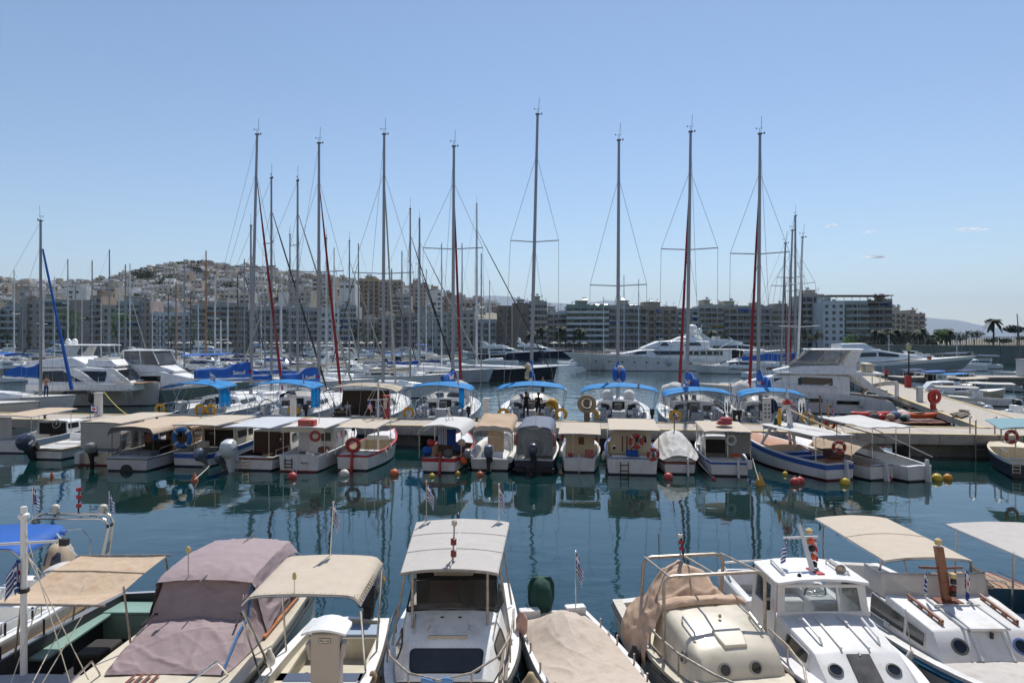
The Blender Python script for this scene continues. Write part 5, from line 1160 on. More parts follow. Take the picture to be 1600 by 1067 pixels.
# M8 red-trimmed boat with mast and flags
t,H=mid('red_trimmed_boat','white wooden boat with bright red gunwale and rudder, tan awning and slim white mast',551,735,6.2,2.1,.62,1.0,mats=[antif,whitep,whitep,redp,creamp,whitep],tw=.72,p=2.0,rh=.1,rw=.12,stripe=.06,decks=((0,.1),(.66,1)))
canopy(t,-1.0,1.0,.25,2.9,1.95,2.05,cream,.02,.04,0,legs=((-.95,.3),(.95,.3),(.95,2.8),(-.95,2.8),(.5,.3),(-.6,.3)),legz=.7,wr=.03)
rudder(t,H,redp,0,1.0);seats(t,.9,.8,.35,whitep,2);MB().loft([[V((x*w_,y,z))for x,z in((-1,.9),(1,.9),(.8,1.15),(-.8,1.15))]for y,w_ in((3.6,.7),(4.8,.5),(5.2,.3))]).build('fore_cabin',whitep,t,bevel=.04)
MB().tube([(.15,3.3,.5),(.15,3.3,3.95)],[.06,.045],8).build('mast',whitep,t);MB().tube([(-.42,3.3,3.0),(.62,3.3,3.05)],.022,5).build('cross_arm',whitep,t)
tubes('mast_stay',[[(.15,3.3,3.8),(-.55,2.9,2.05)],[(.15,3.3,3.2),(.75,2.9,2.05)],[(.15,3.3,3.9),(.62,3.3,3.05)],[(.15,3.3,3.9),(-.42,3.3,3.0)]],.012,rope,t)
lifebuoy(wl(t,0,.05,1.18),.36,redb,'large red ring lifebuoy on the stern of the red-trimmed boat',0,band=redb)
MB().box((0,.1,1.92),(.16,.1,.16)).build('lamp',blackp,t,bevel=.02)
flag(wl(t,-.42,3.3,2.0),1.0,.5,.42,'us','red and white striped flag hanging from the mast of the red-trimmed boat',.0,.75,False);flag(wl(t,.12,3.2,2.1),1.0,.3,.45,'greek','blue and white flag close to the mast of the red-trimmed boat',2.6,1.0,False);flag(wl(t,.6,3.3,2.1),.95,.25,.5,'plain','limp navy and white pennant on the right arm of the slim white mast',.2,1.2,False)
fender(wl(t,1.12,2.2,.75),'white fender high on the right side of the red-trimmed boat',.1,.3,fend);fender(wl(t,1.12,1.5,.6),'white fender low on the right side of the red-trimmed boat',.1,.3,fend)
# M9 boat with white rounded awning and flag curtain
t,H=mid('flag_curtain_boat','cluttered boat with rounded white awning, hanging striped flag and red-topped stern',685,738,6.2,2.15,.6,1.0,mats=[antif,whitep,redp,redp,mat('cluttered_brown',(.12,.07,.05),.7),whitep],tw=.74,stripe=.12,rh=.05)
canopy(t,-1.08,1.08,.3,3.6,1.95,2.0,whitec,.2,0,.0,legs=((-1.0,.35),(1.0,.35),(1.0,3.4),(-1.0,3.4)),legz=.6,sidedrop=.25,nu=20,wr=.04)
rudder(t,H,redp,.1,.85)
MB().grid(lambda u,v:(lerp(-.35,.55,u),1.3+.05*sin(u*9),lerp(1.05,1.85,v)+.04*sin(u*6)),20,6,lambda i,j:(0 if i>9 else(i%2))).build('striped_curtain',[flagb,flagw],t,smooth=60)
for x,y,z,r,m_ in((-.75,.8,.85,.24,royal),(-.6,1.0,1.2,.2,redp),(.7,.9,.95,.22,navycv),(.85,1.2,1.2,.2,tan),(.3,.7,.75,.25,greyd),(-.1,.6,.72,.2,brown)):MB().ell((x,y,z),(r,r*.9,r*.95),10,7).build('bundle',m_,t,smooth=60)
tubes('radar_frame',[[(-.15,2.0,2.15),(.05,2.0,2.6)],[(.3,2.0,2.15),(.05,2.0,2.6)],[(.05,2.0,2.15),(.05,2.0,2.75)]],.02,steel,t)
for x,y,z,r,m_,nm in((1.05,.9,.62,.15,royal,'blue'),(1.0,.45,.48,.15,orange,'faded orange')):fender(wl(t,x+.12,y,z),f'{nm} round fender crowded at the right stern of the flag curtain boat',r,.3,m_)
# M10 inflatable with tan bimini
t,H=mid('rigid_inflatable','white rigid inflatable with a tan folding bimini and two outboards',765,735,5.8,2.25,.5,.8,mats=[antif,gelg,gelg,gel,gel,gel],tw=.8,decks=((0,.05),(.9,1)))
b=MB()
for sd_ in(1,-1):b.tube([(sd_*.92,.1,.52),(sd_*1.0,1.5,.55),(sd_*.98,3.4,.62),(sd_*.7,4.9,.75),(sd_*.25,5.7,.85),(0,5.8,.86)],[.16,.24,.24,.24,.22,.2],12)
b.build('inflatable_tube',mat('white_hypalon',(.6,.59,.56),.55,dirt=.3),t,smooth=70)
canopy(t,-.95,.95,1.0,3.3,1.85,2.25,mat('sand_canvas',(.55,.41,.28),.85,var=.08,bump=.8,bs=5,transl=.2,dirt=.3,dirtcol=(.36,.26,.17)),.1,.05,.22,cream,legs=((-.95,1.05),(.95,1.05)),legz=.6,sidedrop=.14,nu=18,wr=.06)
curtain(t,-.35,.45,1.6,.6,1.75,mat('sand_canvas',(.55,.41,.28)),wob=.05);MB().box2((-.5,.6,.3),(.5,1.0,.75)).build('seat',gel,t,bevel=.06)
outboard(t,-.2,0,.72,1.15,mat('blue_grey_cowling',(.1,.13,.18)),blackp);outboard(t,-.15,-1.0,.66,.85,motorg,blackp,-.2)
tubes('stern_arch',[bentarch(-.85,.85,.9,.6,1.45,.4)],.02,steel,t)
# M11 enclosed blue-grey canopy boat
t,H=mid('blue_hooded_boat','navy-hulled boat fully curtained under a blue-grey rounded hood',834,738,6.0,2.0,.55,.95,mats=[antif,navyp,navyp,whitep,gelg,whitep],tw=.9,stripe=.2)
canopy(t,-.85,.85,.35,2.8,1.95,2.15,greycb,.16,0,.1,greycb,legs=((-.85,.4),(.85,.4)),legz=.6,sidedrop=.22,nu=18)
curtain(t,-.85,.85,.36,.72,1.95,mb_curt,wob=.015);curtain(t,-.82,.82,.5,.72,1.95,greyc,wob=.02);curtain(t,.4,2.6,-.86,.72,1.95,greyc,ax='y');curtain(t,.4,2.6,.86,.72,1.95,greyc,ax='y')
cuddy(t,H,2.8,5.2,1.4);outboard(t,-.25,0,.85,1.2,motorn,blackp);MB().box((0,-.2,1.22),(.34,.3,.12)).build('motor_cap',mat('blue_white_cap',(.42,.5,.62),.4),t,bevel=.03)
MB().box2((-.95,-.22,.1),(-.4,0,.22)).build('swim_step',blackp,t);MB().box2((.4,-.22,.1),(.95,0,.22)).build('swim_step',blackp,t);tubes('roof_aerial',[[(.05,.5,2.1),(.05,.5,2.75)]],.014,steel,t)
lifebuoy(wl(t,-.92,.5,1.45),.3,redb,'red lifebuoy edge-on at the left of the blue-grey hood',PI/2,band=redb);lifebuoy(wl(t,.92,.5,1.45),.3,redb,'red lifebuoy edge-on at the right of the blue-grey hood',PI/2,band=redb)
# M12 plain white boat, tan flat awning
t,H=mid('plain_white_boat','plain white boat with cream forward-tilted awning and upright cabin with one small door',905,738,5.8,1.95,.6,.95,mats=[antif,whitep,whitep,whitep,whitep,whitep],tw=.74,p=2.1)
canopy(t,-.98,.98,.3,2.6,1.72,1.98,cream,.03,0,0,legs=((-.9,.35),(.9,.35),(-.3,.35)),legz=.65)
S=[(1.7,.72,.5,.68,1.62,.05,.06),(3.2,.66,.6,.6,1.6,.05,.06),(4.0,.5,.7,.4,1.2,.03,.03)]
cabin(S,creamp,t);window(t,endq(S[0]),.42,.66,.45,.82,.02,brown,creamp,(0,-1,0));MB().box2((.25,.6,.55),(.65,.75,.95)).build('red_box',mat('faded_red_box',(.36,.12,.1),.7),t,bevel=.02);seats(t,1.0,.7,.3,whitep)
MB().ell((-.4,.5,.72),(.16,.14,.1),8,6).build('red_bowl',redp,t,smooth=60);MB().tube([(0,-.05,.85),(0,-.12,-.1)],.02,5).build('rudder_stock',whitep,t);rail(t,[(-.9,3.2,.9),(-.7,4.4,.95),(-.2,5.6,1.0)],.35,.016)
for sd_,s_ in((-1,'left'),(1,'right')):lifebuoy(wl(t,sd_*.86,1.6,1.4),.25,redb,f'red lifebuoy on the {s_} of the plain white boat cabin',PI/2-.2,band=redb)
# M13 cabin cruiser with two lifebuoys
t,H=mid('lifebuoy_cruiser','cream cabin cruiser with a flat tan sun roof and two orange-red lifebuoys at its stern',988,742,6.8,2.45,.72,1.05,mats=[antif,whitep,whitep,bluep,gel2,deckm],tw=.92,rh=.03)
canopy(t,-1.05,1.25,.2,3.6,2.0,2.12,cream,.02,0,0,legs=((-1.0,.3),(1.2,.3),(.3,.3)),legz=.75,legm=steelr)
S=[(1.5,1.0,.7,.92,1.75,.05,.08),(3.4,.95,.75,.86,1.72,.05,.08),(4.4,.8,.8,.62,1.4,.05,.06),(5.3,.6,.9,.42,1.1,.02,.02)]
cabin(S,creamp,t)
for k in range(4):MB().box2((-.42+k*.21,1.47,.8),(-.36+k*.21,1.49,1.55)).build('door_slat',brown,t)
window(t,endq(S[0]),.62,.9,.5,.86,.02,dark,creamp,(0,-1,0));portholes(t,[(-.78,1.49,1.0)],.09,(0,-1,0))
MB().box2((-.25,.5,.75),(.35,.9,1.0)).build('blue_box',royal,t,bevel=.03);ladder(t,-.35,-.05,-.15,.6,.35);seats(t,.6,.9,.5,gel)
rail(t,[(-1.1,2.6,1.0),(-1.05,4.2,1.05),(-.7,5.6,1.1),(-.1,6.6,1.15)],.45,.02,mid=True)
lifebuoy(wl(t,.18,.2,1.5),.35,redb,'larger orange-red lifebuoy hung high at the stern of the cream cruiser',0);lifebuoy(wl(t,.92,.0,.95),.29,redb,'smaller orange-red lifebuoy set low on the stern corner of the cream cruiser',0)
fender(wl(t,-1.28,1.2,.6),'white fender on the left side of the lifebuoy cruiser',.1,.36,fend)
# M14 covered boat
t,H=mid('white_covered_boat','round-sterned wooden boat under a pleated white cover',1062,741,6.0,2.05,.55,1.0,mats=[antif,whitep,brown,brown,gelg,whitep],tw=.66,stripe=.1,p=2.0)
def wrow(y,w_,zc,ze):return[(-w_,y,ze),(-w_*.7,y,lerp(ze,zc,.45)),(-w_*.35,y,lerp(ze,zc,.85)),(0,y,zc),(w_*.35,y,lerp(ze,zc,.85)),(w_*.7,y,lerp(ze,zc,.45)),(w_,y,ze)]
clothgrid(t,'boat_cover',whitec,[wrow(.1,.75,.85,.62),wrow(.8,.95,1.2,.66),wrow(1.6,1.02,1.62,.7),wrow(2.6,1.0,1.7,.74),wrow(3.8,.85,1.4,.8),wrow(5.4,.4,1.15,1.0)],40,6,.05,61,folds=lambda u,v:.9*sin(u*46)*abs(2*u-1)*(1-v))
MB().tube([(0,2.2,1.6),(0,2.2,2.4)],.03,6).build('mast_stub',varn,t);MB().tube([(-.3,2.2,2.15),(.3,2.2,2.2)],.016,5).build('cross_arm',steel,t);rudder(t,H,whitep,.35,.75)
# small boat bow behind
t,H=mid('small_dinghy','small white dinghy tucked between the lifebuoy cruiser and the white covered boat',1026,708,3.6,1.5,.5,.8,decks=((0,.05),(.4,1)))
MB().loft([[V((x*w_,y,z))for x,z in((-1,.7),(1,.7),(.7,1.1),(-.7,1.1))]for y,w_ in((1.0,.55),(2.2,.4),(2.8,.2))]).build('fore_cabin',whitep,t,bevel=.05)
# M15 grey canopy boat with red bundle
t,H=mid('red_bundle_boat','white boat with see-through grey netting and a red bundle lying on its flat roof',1140,744,6.4,2.15,.62,1.0,mats=[antif,whitep,bluep,whitep,gelg,deckm],tw=.76,p=2.1)
canopy(t,-1.05,1.05,.3,3.4,1.95,2.05,cream,.03,.0,0,legs=((-1.0,.4),(1.0,.4),(1.0,3.2),(-1.0,3.2),(0,.4)),legz=.65,wr=.03)
cuddy(t,H,2.6,4.8,1.35);curtain(t,-.1,1.0,.5,.95,1.9,mat('grey_netting',(.28,.27,.25),.9,bump=.5,transl=.3),wob=.04);curtain(t,.5,3.2,-1.0,1.1,1.9,mb_curt,ax='y')
b=MB()
for k,(r,z)in enumerate(((.4,2.18),(.36,2.3),(.3,2.4))):b.ell((.05+.04*k,1.6,z),(r,r*.7,.09),14,6)
b.build('red_bundle',mat('faded_red_cloth',(.4,.09,.1),.8,bump=.6,bs=7),t,smooth=60)
MB().box((.85,-.05,.55),(.22,.16,.4)).build('motor_bracket',whitep,t,bevel=.02);MB().box2((.3,.9,.7),(.6,1.1,.98)).build('orange_box',orange,t);seats(t,.8,.7,.4,gelg);rudder(t,H,whitep,.35,.75)
lifebuoy(wl(t,.15,.42,1.55),.26,mat('white_ring',(.5,.49,.46),.6),'pale lifebuoy showing through the grey netting of the red bundle boat',0,band=False)
# M16 traditional blue-white boat with tripod mast
t,H=mid('tripod_mast_boat','traditional white boat with blue sheer band, white tripod mast and orange-red deck boards',1312,750,7.6,2.3,.68,1.25,rz=.25,mats=[antir,whitep,bluep,whitep,creamp,mat('orange_deck',(.33,.14,.07),.6,var=.25)],tw=.62,p=1.9,stripe=.22,rh=.07,decks=((0,.12),(.52,1)))
canopy(t,-.95,1.05,.3,4.4,1.9,1.95,whitec,.02,.02,0,legs=((-.9,.4),(.95,.4),(.9,4.2),(-.9,4.2)),legz=.8,wr=.02)
tubes('tripod_leg',[[(-.85,4.5,.9),(0,3.6,3.1)]],.075,whitep,t,8);tubes('tripod_leg',[[(.85,4.5,.9),(0,3.6,3.1)]],.075,whitep,t,8);tubes('tripod_leg',[[(0,3.0,1.0),(0,3.55,3.2)]],.07,whitep,t,8)
MB().lathe([(.26,-.12),(.18,.05),(.08,.12)],(0,3.6,3.1),10).build('red_mast_band',redb,t);MB().lathe([(.05,0),(.09,.05),(.05,.2),(.02,.5)],(0,3.58,3.25),10).build('mast_lamp',whitep,t)
MB().tube([(.1,3.9,2.75),(.55,.6,1.95)],[.05,.035],7).build('bamboo_boom',mat('bamboo',(.42,.28,.12),.6,var=.2),t);MB().ell((-.35,3.7,2.3),(.1,.1,.5),8,6).build('yellow_bag',yellow,t,smooth=60);MB().ell((-.42,3.9,2.0),(.1,.1,.3),8,6).build('green_bottle',greencv,t,smooth=60)
MB().box2((.1,.7,.8),(.85,1.2,1.2)).build('red_brown_box',mat('oxblood_box',(.07,.018,.015),.6),t,bevel=.02);seats(t,1.8,.85,.5,bluep,2);rudder(t,H,whitep,.25,.9)
MB().tube([(.1,.3,1.9),(.1,.3,2.5)],.018,5).build('signal_post',blackp,t)
lifebuoy(wl(t,.05,.1,1.42),.29,redb,'orange-red lifebuoy on the stern of the tripod mast boat',-.2)
flag(wl(t,.1,3.7,3.2),.75,.3,.55,'greek','blue and white flag at the head of the white tripod mast',1.5,1.1,sr=.01);flag(wl(t,.55,3.9,2.4),.7,.3,.4,'red','red and blue pennant on the right leg of the white tripod mast',.3,1.0,False)
fender(wl(t,-1.25,6.0,.75),'round black and white fender at the bow of the tripod mast boat',.16,.36,fend)
# M17
t,H=mid('tan_tent_boat','white wooden boat under a low ridged tan tent awning',1378,750,6.2,2.1,.6,1.1,rz=.25,mats=[antif,whitep,whitep,brown,mat('dark_wood_lining',(.07,.035,.025)),whitep],tw=.6,p=1.9,stripe=.06)
clothgrid(t,'tent_awning',tan,[[(-.95,y,1.0),(-.5,y,1.32+dz),(0,y,1.5+dz),(.5,y,1.32+dz),(.95,y,1.0)]for y,dz in((.7,0),(1.6,.05),(2.6,.0),(3.6,.05))],22,8,.035,66)
rudder(t,H,whitep,.1,.8);MB().tube([(.2,4.2,.8),(.2,4.2,3.35)],.05,7).build('dark_mast',mat('dark_varnish',(.1,.04,.02),.4),t);MB().tube([(-1.6,3.0,2.6),(1.5,1.4,1.6)],.03,6).build('spar',alud,t)
tubes('mast_stay',[[(.2,4.2,3.25),(.9,2.5,.9)],[(.2,4.2,3.25),(-.9,2.5,.9)],[(.2,4.2,2.9),(.9,4.2,2.9)],[(.2,4.2,2.9),(-.5,4.2,2.9)]],.01,wire,t)
flag(wl(t,-.5,4.2,2.3),.55,.3,.4,'club','small white pennant left of the dark wooden mast',.2,.8,False);flag(wl(t,.9,4.2,2.3),.55,.3,.45,'club','thin white pennant right of the dark wooden mast',.3,1.0,False)
fender(wl(t,-1.1,1.5,.6),'cream fender between the tripod mast boat and the tan tent boat',.11,.34,fend)
# M18
t,H=mid('white_awning_boat','white double-ended boat with a wooden mast under a tall thin white awning',1437,752,6.4,2.1,.62,1.15,rz=.25,mats=[antif,whitep,whitep,whitep,gelg,whitep],tw=.6,p=1.9)
canopy(t,-1.5,.9,1.2,4.6,2.2,2.35,whitec,.0,.06,0,legs=((-1.0,1.6),(.85,1.4),(.1,1.4)),legz=.75,wr=.05)
rudder(t,H,whitep,.3,.95);MB().tube([(-.9,4.6,.8),(-.9,4.6,2.95)],[.075,.05],8).build('wooden_mast',woodm,t);MB().loft([[V((-.9+x*w_,y,z))for x,z in((-1,.85),(1,.85),(.8,1.2),(-.8,1.2))]for y,w_ in((4.3,.5),(5.2,.35),(5.6,.15))]).build('fore_cabin',whitep,t,bevel=.05)
MB().tube([(.3,3.4,2.0),(1.3,.6,.9)],.025,5).build('boat_hook',whitep,t)
lifebuoy(wl(t,-.9,4.45,1.98),.29,redb,'orange lifebuoy on the wooden mast in front of the red kayaks',0,band=redb)
flag(wl(t,-1.35,4.6,1.75),.75,.28,.5,'us','striped red and white flag left of the orange lifebuoy',.2,1.1,False);flag(wl(t,-.35,4.6,1.75),.75,.28,.5,'greek','blue and white striped flag right of the orange lifebuoy',.2,1.1,False)
# M19 right edge
t,H=mid('navy_boat','navy-hulled boat with a cream deck and pale teal awning cut by the right edge',1618,749,6.0,2.3,.7,1.0,rz=-.42,mats=[antif,navyp,whitep,creamp,creamp,creamp],tw=.8)
canopy(t,-1.2,1.1,.4,3.4,2.1,2.2,tealcv,.14,0,0,legs=((-.6,.6),(-.4,1.4),(.8,.6)),legz=.8,nu=16);seats(t,.6,.9,.5,creamp);ladder(t,-.7,-.05,.2,.65,.28,creamp);rail(t,[(-.95,.2,.75),(-1.0,1.4,.78)],.35,.02)
lifebuoy(wl(t,-.75,.55,1.75),.32,redb,'orange-red lifebuoy under the pale teal awning',0)

# mooring buoys
def buoy(px,py,r,m,label,kind='ball'):
    r*=.78;t=thing('mooring_buoy',label,'buoy',onz(px,py,0),0,'mooring buoys between the two rows of boats')
    if kind=='ball':MB().lathe([(r*sin(a),r*.35-r*cos(a))for a in[PI*i/10 for i in range(11)]],(0,0,0),14).build('float',m,t,smooth=70);MB().torus((0,0,r*1.42),r*.18,r*.06,'Y',10,5).build('ring',steelr,t)
    elif kind=='cone':MB().lathe([(r*.3,-r*.4),(r,-r*.1),(r,r*.3),(r*.55,r*1.2),(r*.12,r*2.2),(.01,r*2.3)],(0,0,0),14).build('float',m,t,smooth=60);MB().torus((0,0,r*2.4),r*.15,r*.06,'Y',10,5).build('ring',steelr,t)
    else:MB().lathe([(.01,-r),(r*.6,-r*.7),(r*.75,0),(r*.6,r*1.5),(r*.2,r*2.2),(.01,r*2.3)],(0,0,0),12).build('float',m,t,smooth=60);MB().torus((0,0,r*2.4),r*.15,r*.06,'Y',10,5).build('ring',steelr,t)
    return t
corange=mat('buoy_orange',(.55,.13,.05),.5,var=.1,dirt=.3);cred=mat('buoy_red',(.42,.06,.06),.5,var=.1,dirt=.3);cyel=mat('buoy_yellow',(.58,.42,.04),.5,var=.1,dirt=.3)
for a in((304,751,.2,corange,'orange cone buoy below the white outboards','cone'),(81,745,.13,corange,'small upright red-orange float off the navy outboard','stick'),(457,747,.26,cred,'dark red buoy under the round stern of the red sign boat','ball'),(538,743,.28,buoyw,'white ball buoy below the red-trimmed boat','ball'),(616,742,.27,corange,'orange ball buoy in the gap beside the support block','ball'),
          (675,745,.16,cyel,'yellow-green weedy float under the red rudder','ball'),(750,743,.19,corange,'small orange buoy at the rigid inflatable','ball'),(1044,748,.27,cred,'dark red ball buoy between the lifebuoy cruiser and the covered boat','ball'),(1115,749,.13,cred,'tiny red buoy left of the red bundle boat','ball'),(1187,757,.27,mat('buoy_amber',(.55,.27,.03),.5,dirt=.3),'amber cone buoy alone in open water','cone'),
          (1227,742,.16,cyel,'small yellow ball buoy near the tripod boat bow','ball'),(1242,756,.27,cred,'left one of the two touching red buoys','ball'),(1250,754,.25,cred,'right one of the two touching red buoys','ball'),(1320,756,.26,cyel,'yellow ball buoy under the stern of the tripod mast boat','ball'),(1387,750,.22,cred,'red ball buoy under the stern of the tan tent boat','ball'),
          (1464,750,.28,cyel,'large yellow ball buoy under the white awning boat','ball'),(1481,749,.24,mat('buoy_amber',(.55,.27,.03)),'amber ball buoy right of the large yellow one','ball'),(876,740,.14,mat('weedy_buoy',(.22,.17,.1),.8),'dull brown float between the blue-hooded and plain white boats','ball'),(715,741,.15,mat('buoy_amber',(.55,.27,.03)),'small amber float right of the flag curtain boat','ball')):
    buoy(*a)
for a,b_,l in(((327,728),(304,745),'pale line from the white outboard down to the orange cone buoy'),):
    ropeline(onz(a[0],a[1],.5),onz(b_[0],b_[1]+4,.4),l,.02,.02)
ropeline(pier_pt(32.9,0,.9),onz(622,738,.05),'pale line from the pier down to the orange ball buoy',.15,.018)
ropeline(onz(1092,722,.7),onz(1115,746,.1),'short line from the red bundle boat to the tiny red buoy',.05,.016);ropeline(onz(1176,716,.8),onz(1186,750,.4),'line from the red bundle boat to the amber cone buoy',.05,.014)
# ---------------------------------------------------------------- sailing yachts stern-to behind the pier
GS='sailing yachts moored stern to the pier'
def rig(t,my,H_,spr=((.42,1.9),(.7,1.3)),m=None,r=.13,bow=None,stern=(0,.9),B=2.0,jib=None,jr=.13,lean=0.,ant=True,jtop=.84,lp=1):
    """mast with spreaders, shrouds, stays and a furled headsail; heights are above the water"""
    m=m or alu;z0=1.4;lx=lambda z:lean*(z-z0)
    P=lambda x,y,z:V((x+lx(z),y,z))
    o=MB().tube([P(0,my,z0),P(0,my,lerp(z0,H_,.5)),P(0,my,H_)],[r,r,r*.72],8).build('mast',m,t)
    b=MB();lvl=[]
    for fz,w_ in spr:
        z=lerp(z0,H_,fz);b.tube([P(-w_,my-.25,z+.07),P(0,my,z),P(w_,my-.25,z+.07)],.04,5);lvl.append((z+.07,w_))
    if spr:tag(b.build('spreader',m,t),kind='stuff' if len(spr)>1 else None)
    w=MB()
    for sd_ in(1,-1):
        pts=[P(sd_*B,my-.3,1.2)]+[P(sd_*w_,my-.25,z)for z,w_ in lvl]+[P(0,my,lerp(z0,H_,.86))]
        w.tube(pts,.014,4)
        if lvl:w.tube([P(sd_*(B-.1),my-.4,1.2),P(0,my,lvl[0][0]-.2)],.011,4)
    if stern:w.tube([P(0,my,H_-.05),P(stern[0],.15,stern[1])],.012,4)
    if bow and not jib:w.tube([P(0,my,H_*jtop),P(0,bow,1.3)],.012,4)
    tag(w.build('rigging',wire,t),kind='stuff')
    if jib:
        a,c=P(0,my+.1,lerp(z0,H_,jtop)),P(0,bow,1.5)
        MB().tube([lerp(a,c,k/12)for k in range(13)],[.03,.04,.06]+[jr*(.62+.38*k/9)for k in range(9)]+[.05],7).build('furled_jib',jib,t)
    if ant:
        b=MB();b.tube([P(.06,my,H_),P(.1,my,H_+1.25)],.014,4);b.tube([P(-.02,my,H_+.02),P(-.04,my,H_+.4)],.012,4);b.tube([P(-.25,my,H_+.4),P(.2,my,H_+.42)],.012,4);b.box(P(.28,my,H_+.06),(.1,.05,.12));b.box(P(-.25,my,H_+.42),(.06,.03,.1));b.box(P(0,my,H_+.03),(.3,.2,.08))
        b.build('masthead_instruments',blackp,t)
    return P
def sailcover(t,my,L,z,m,mat_boom=None,txt=True,h=1.1,seed=0,sw=0.):
    """boom with a stack-pack sail cover sagging along it, swung by sw about the mast"""
    q=MB().tube([(0,-.15,z),(0,-L,z+.1)],.09,8).build('boom',mat_boom or aluw,t,loc=(0,my,0),rz=sw);S=[]
    for k in range(15):
        u=k/14;y=-.05-u*(L-.3);hh=h*(1.0-.5*u)*(1+.13*sin(u*9+seed));ww=.2*(1.1-.4*u)*(1+.2*sin(u*7+seed))
        zc=z+.06+hh*.45+.1*u;S.append([V((ww*cos(a)*(1 if sin(a)<0 else .62)+.03*sin(u*17+seed),y,zc+hh*.55*sin(a)+.03*sin(u*21+seed)))for a in[2*PI*i/14 for i in range(14)]])
    o=MB().loft(S).build('sail_cover',m,t,smooth=70,loc=(0,my,0),rz=sw)
    if txt:
        for s_ in(1,-1):text_mesh('cover_lettering','Sunsail',.42,flagw,o,(s_*.24,-1.3,z+.42),(PI/2,0,s_*PI/2),.03);MB().lathe([(.01,-.03),(.13,-.02),(.13,.02),(.01,.03)],(s_*.24,-1.3+s_*1.05,z+.42),8,0,'X').build('red_emblem',flagr,o)
    return o
YM=[navyp,whitep,mat('pale_grey_stripe',(.42,.44,.47),.4),gel,gelg,deckm]
def yacht(name,label,sx,sd_,mx,Hm_y,mtop,L=14.2,B=4.3,my=8.1,bim=bluecv,jib=None,cover=royal,spr=((.4,2.0),(.68,1.3)),jr=.13,bw=None,bz=3.0,hood=True,boomz=3.55,cmat=None,motor=1,buoys=(-1,),shade=True,curtains=None,jx=None,coverL=4.6,txt=True,bd='',sw=0.,ch=1.1):
    """sx: stern column, sd_: stern distance, mx: mast column (foot), mtop: row of the masthead and its column"""
    p=at(sx,sd_);dm=sd_+my*.99;q=at(mx,dm);rz=math.atan2(-(q.x-p.x),dm-sd_)
    t=thing(name,label,'sailing yacht',p,rz,GS)
    H=Hull(L,B,1.15,1.5,tw=.86,T=.5,sole=.95,rw=.35,rh=.05,decks=((0,.015),(.31,1)),rake=.4,mid=.45,p=2.3,camber=.1,flare=.12,n=26,stripe=.2)
    H.build(YM,t,None)
    # cockpit
    for s_ in(1,-1):
        MB().loft([[V((s_*x,y,z))for x,z in((1.0,.95),(1.75,.95),(1.7,1.55),(1.35,1.6),(1.25,1.38),(1.0,1.38))]for y in(1.9,4.2)]).build('cockpit_seat',gel,t,bevel=.04)
        pd=MB();pd.loft([[V((s_*1.0+x*w_,1.45+y*d_,z))for x,y in((-1,-1),(1,-1),(1,1),(-1,1))]for z,w_,d_ in((.95,.18,.14),(1.6,.16,.12),(1.85,.2,.16))]);pd.build('wheel_pedestal',gelg,t,bevel=.03)
        steering_wheel(t,(s_*1.0,1.2,1.62),.52,blackp,tilt=-.2,n=5,tr=.03)
    MB().box2((-.42,2.2,.95),(.42,3.6,1.55)).build('cockpit_table',gelg,t,bevel=.04);MB().box2((-.28,3.0,1.55),(.2,3.3,1.95)).build('chart_plotter',greyd,t,bevel=.04)
    S=[(4.2,1.55,1.15,1.35,1.98,.12,.15),(5.6,1.5,1.2,1.28,1.98,.12,.15),(7.4,1.25,1.3,1.0,1.86,.1,.12),(9.4,.8,1.45,.6,1.62,.06,.05)]
    cabin(S,gel,t);MB().box2((-.4,4.17,1.0),(.4,4.19,1.98)).build('companionway',void,t)
    for s_ in(1,-1):
        MB().box2((s_*.62,4.17,1.45),(s_*1.15,4.19,1.8)).build('bulkhead_window',dark,t)
        window(t,sideq(S[0],S[1],s_),.15,.95,.35,.75,.08,dark,None,(s_,0,.2));window(t,sideq(S[1],S[2],s_),.05,.85,.35,.75,.08,dark,None,(s_,0,.2))
    if hood:
        hm_=cmat or bluecv
        clothgrid(t,'spray_hood',hm_ if hood==1 else greyd,[[(1.5,4.4,1.6),(1.35,4.3,2.2),(.7,4.2,2.5),(0,4.2,2.56),(-.7,4.2,2.5),(-1.35,4.3,2.2),(-1.5,4.4,1.6)],[(1.45,4.9,1.6),(1.25,4.9,2.15),(.7,4.9,2.42),(0,4.9,2.46),(-.7,4.9,2.42),(-1.25,4.9,2.15),(-1.45,4.9,1.6)]],24,3,.02,sx*.1)
        MB().grid(lambda u,v:(lerp(-1.25,1.25,u)*lerp(1,1.12,v),lerp(4.9,5.5,v),lerp(2.42-.3*(2*u-1)**4,2.0,v)),14,3).build('hood_screen',vinyl,t,smooth=60)
    if bim is not None:
        hw=bw or 2.0
        canopy(t,-hw,hw,.35,2.9,bz+.12,bz+.2,bim,.27,.03,0,legs=(),legm=alud,nu=20,nv=8,lr=.022,sidedrop=.1,bows=(.5,),wr=.03,seed=sx*.01)
        for s_ in(1,-1):tubes('bimini_strut',[[(s_*1.95,1.4,1.3),(s_*hw,.4,bz)],[(s_*1.95,1.4,1.3),(s_*hw,2.85,bz+.1)],[(s_*1.95,2.6,1.3),(s_*hw,1.6,bz+.06)]],.02,steel,t)
    # stern rails
    for s_ in(1,-1):
        pts=[(s_*.75,.08,1.2),(s_*1.8,.12,1.2),(s_*2.02,1.2,1.2),(s_*2.1,3.0,1.22)]
        rail(t,pts,.65,.018,steel,1,True,'stern_rail')
    gp=[[H.edge(k/10,s_,.06)for k in range(3,11)]for s_ in(1,-1)]
    for g in gp:rail(t,g,.62,.011,steel,1,True,'life_line')
